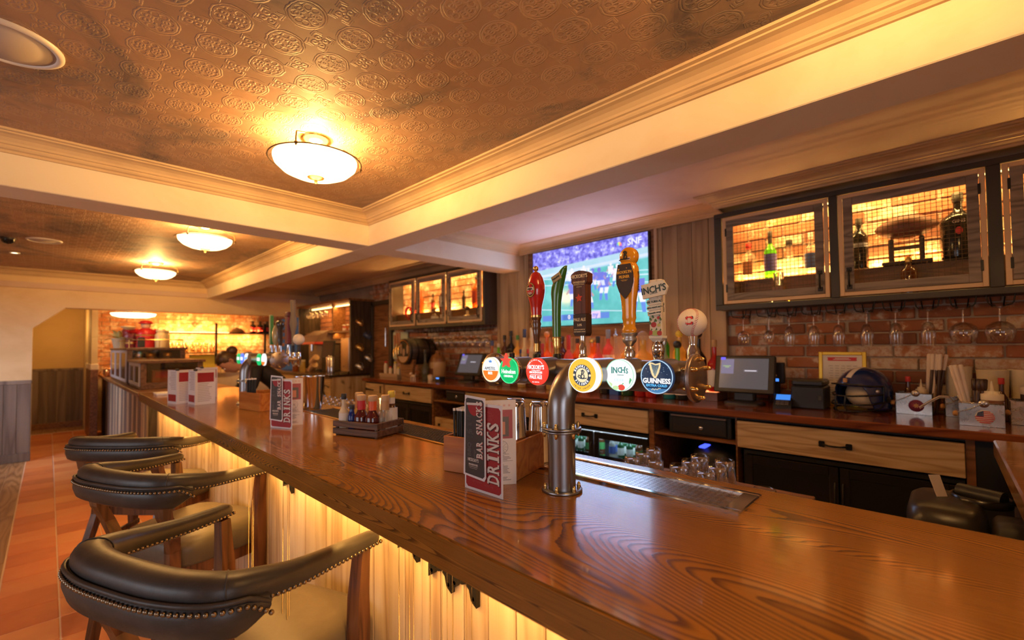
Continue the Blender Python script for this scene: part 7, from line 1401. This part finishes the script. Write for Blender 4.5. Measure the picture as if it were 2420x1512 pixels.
# black service light hood over the far bar ends here; the bartender bends over the work top
def person():
    t = thing('person', 'bartender with brown tied-back hair in a black shirt bending over behind the bar', 'person', (2.14, 6.15, 0))
    V = []; E_ = []; RD = []
    def add(p, r, prev=None):
        V.append(p); RD.append(r); i = len(V)-1
        if prev is not None: E_.append((prev, i))
        return i
    pel = add((2.12, 6.15, 1.0), (.155, .13)); sp = add((2.02, 6.17, 1.14), (.14, .12), pel); ch = add((1.86, 6.20, 1.25), (.165, .13), sp); ub = add((1.76, 6.225, 1.285), (.15, .11), ch); nk = add((1.67, 6.25, 1.31), (.062, .062), ub); hd = add((1.61, 6.27, 1.335), (.062, .064), nk)
    hands = []
    for s_ in (-1, 1):
        hip = add((2.12, 6.15+s_*.10, .93), (.105, .105), pel); kn = add((2.06, 6.15+s_*.11, .52), (.068, .068), hip); an = add((2.12, 6.15+s_*.11, .10), (.045, .045), kn); fo = add((1.95, 6.15+s_*.12, .045), (.042, .036), an)
        sh = add((1.76, 6.225+s_*.19, 1.24), (.072, .072), ub); el = add((1.72, 6.25+s_*.26, 1.06), (.05, .05), sh); wr_ = add((1.60, 6.28+s_*.14, .985), (.032, .030), el); pm_ = add((1.545, 6.29+s_*.10, .975), (.036, .020), wr_); hands.append((pm_, s_))
    for pm_, s_ in hands:
        p = Vector(V[pm_])
        for k_, (dy, L) in enumerate(((-.030, .055), (-.010, .068), (.010, .072), (.030, .062))):
            a = add((p.x-.035, p.y+dy, p.z-.004), (.010, .010), pm_); b_ = add((p.x-.035-L*.6, p.y+dy*1.2, p.z-.012), (.009, .009), a); add((p.x-.035-L, p.y+dy*1.2, p.z-.028), (.008, .008), b_)
        a = add((p.x-.0, p.y-s_*.036, p.z-.006), (.011, .011), pm_); add((p.x-.045, p.y-s_*.060, p.z-.018), (.009, .009), a)
    me = bpy.data.meshes.new('body'); o = [wloc(t).x, wloc(t).y, 0]; me.from_pydata([(p[0]-o[0], p[1]-o[1], p[2]) for p in V], E_, []); tmp = bpy.data.objects.new('body_tmp', me); COL.objects.link(tmp)
    sk = tmp.modifiers.new('skin', 'SKIN'); sk.use_smooth_shade = True
    for i, sv in enumerate(me.skin_vertices[0].data): sv.radius = RD[i]; sv.use_root = (i == 0)
    tmp.modifiers.new('sub', 'SUBSURF').levels = 2; dg = bpy.context.evaluated_depsgraph_get(); nm = bpy.data.meshes.new_from_object(tmp.evaluated_get(dg)); bpy.data.objects.remove(tmp)
    skin = flat((.55, .27, .16), .5); cloth = flat((.012, .011, .012), .7); nm.materials.clear(); nm.materials.append(cloth); nm.materials.append(skin)
    for p in nm.polygons:
        c = p.center; w_ = Vector((c.x+o[0], c.y+o[1], c.z)); p.material_index = 1 if (w_.x < 1.615 and w_.z < 1.02 and w_.z > .9) or (w_.x < 1.70 and w_.z > 1.26 and abs(w_.y-6.26) < .09) else 0; p.use_smooth = True
    nm.name = 'body'; ob('body', nm, None, t)
    # head: long axis from crown (forward, low) to chin; face looks down and to the left
    F = Vector((-.50, .10, -.86)).normalized(); U = Vector((-.80, .10, .55)).normalized(); U = (U-F*U.dot(F)).normalized(); S_ = U.cross(F); c0 = Vector((1.545, 6.285, 1.365)); hr = .118
    def H(f_, u, s_): return tuple(c0+F*f_+U*u+S_*s_-Vector(o))
    prof = [(-.125, .012, .03, 0), (-.12, .05, .055, .012), (-.10, .072, .066, .010), (-.06, .092, .076, .004), (-.02, .102, .084, 0), (.03, .106, .090, 0), (.08, .098, .088, -.004), (.12, .072, .070, -.012), (.145, .036, .036, -.02), (.15, .006, .008, -.022)]
    rings = []
    for u, rf, rs, of in prof:
        rr = []
        for i in range(24):
            a = 2*PI*i/24; f_ = math.cos(a)*rf*(1 if math.cos(a) < 0 else 1.0); s_ = math.sin(a)*rs
            if math.cos(a) > .86 and -.045 < u < .0: f_ += .022*(math.cos(a)-.86)/.14
            if math.cos(a) > .8 and .0 < u < .04: f_ -= .008
            rr.append(H(f_+of, u, s_))
        rings.append(rr)
    hd_ = ob('head', MB().loft(rings), skin, t)
    b = MB(); b.M = None
    for s_ in (-1, 1): ear = MB(); ear.tube([H(-.012, .02, s_*.087), H(-.022, .035, s_*.097), H(-.04, .03, s_*.099), H(-.042, .005, s_*.097), H(-.025, -.018, s_*.092), H(-.014, -.022, s_*.088)], .008, 6); ear.ball(H(-.027, .008, s_*.088), .014, 8, 6); ob('ear', ear, skin, hd_)
    for s_ in (-1, 1): ob('eye', MB().ball(H(.088, .012, s_*.034), .013, 10, 8), flat((.8, .75, .7), .3), hd_); ob('eyebrow', MB().tube([H(.098, .032, s_*.018), H(.100, .038, s_*.036), H(.088, .034, s_*.055)], .004, 5), flat((.06, .03, .015), .7), hd_)
    ob('mouth', MB().tube([H(.086, -.068, -.022), H(.092, -.070, 0), H(.086, -.068, .022)], .005, 5), flat((.40, .12, .09), .5), hd_)
    hm = MT('brown_hair'); n_ = hm.noise((60, 60, 8), 1, 3, .6); hm.set(base=hm.mix(n_, (.035, .016, .007), (.10, .05, .02)), rough=.4)
    rings = []
    for u, rf, rs, of in [(-.075, .06, .072, -.045), (-.05, .085, .086, -.026), (.0, .104, .094, -.014), (.05, .114, .099, -.008), (.09, .108, .096, -.008), (.13, .082, .078, -.014), (.158, .042, .04, -.022), (.164, .008, .01, -.024)]:
        lim = 1.0 if u > .07 else .35 if u > .03 else -.10
        rings.append([H((min(math.cos(2*PI*i/24), lim))*rf+of, u+.004, math.sin(2*PI*i/24)*rs) for i in range(24)])
    ob('hair', MB().loft(rings), hm.m, t); ob('hair_bun', MB().ball(H(-.135, .06, 0), .062, 16, 12, (1, 1, 1)), hm.m, t)
    ob('collar', MB().tube([tuple(Vector((1.70, 6.245, 1.312))+Vector((.0, .075*math.cos(q), .075*math.sin(q)))-Vector(o)) for q in [2*PI*i/16 for i in range(16)]], .012, 6, True), cloth, t)
person()
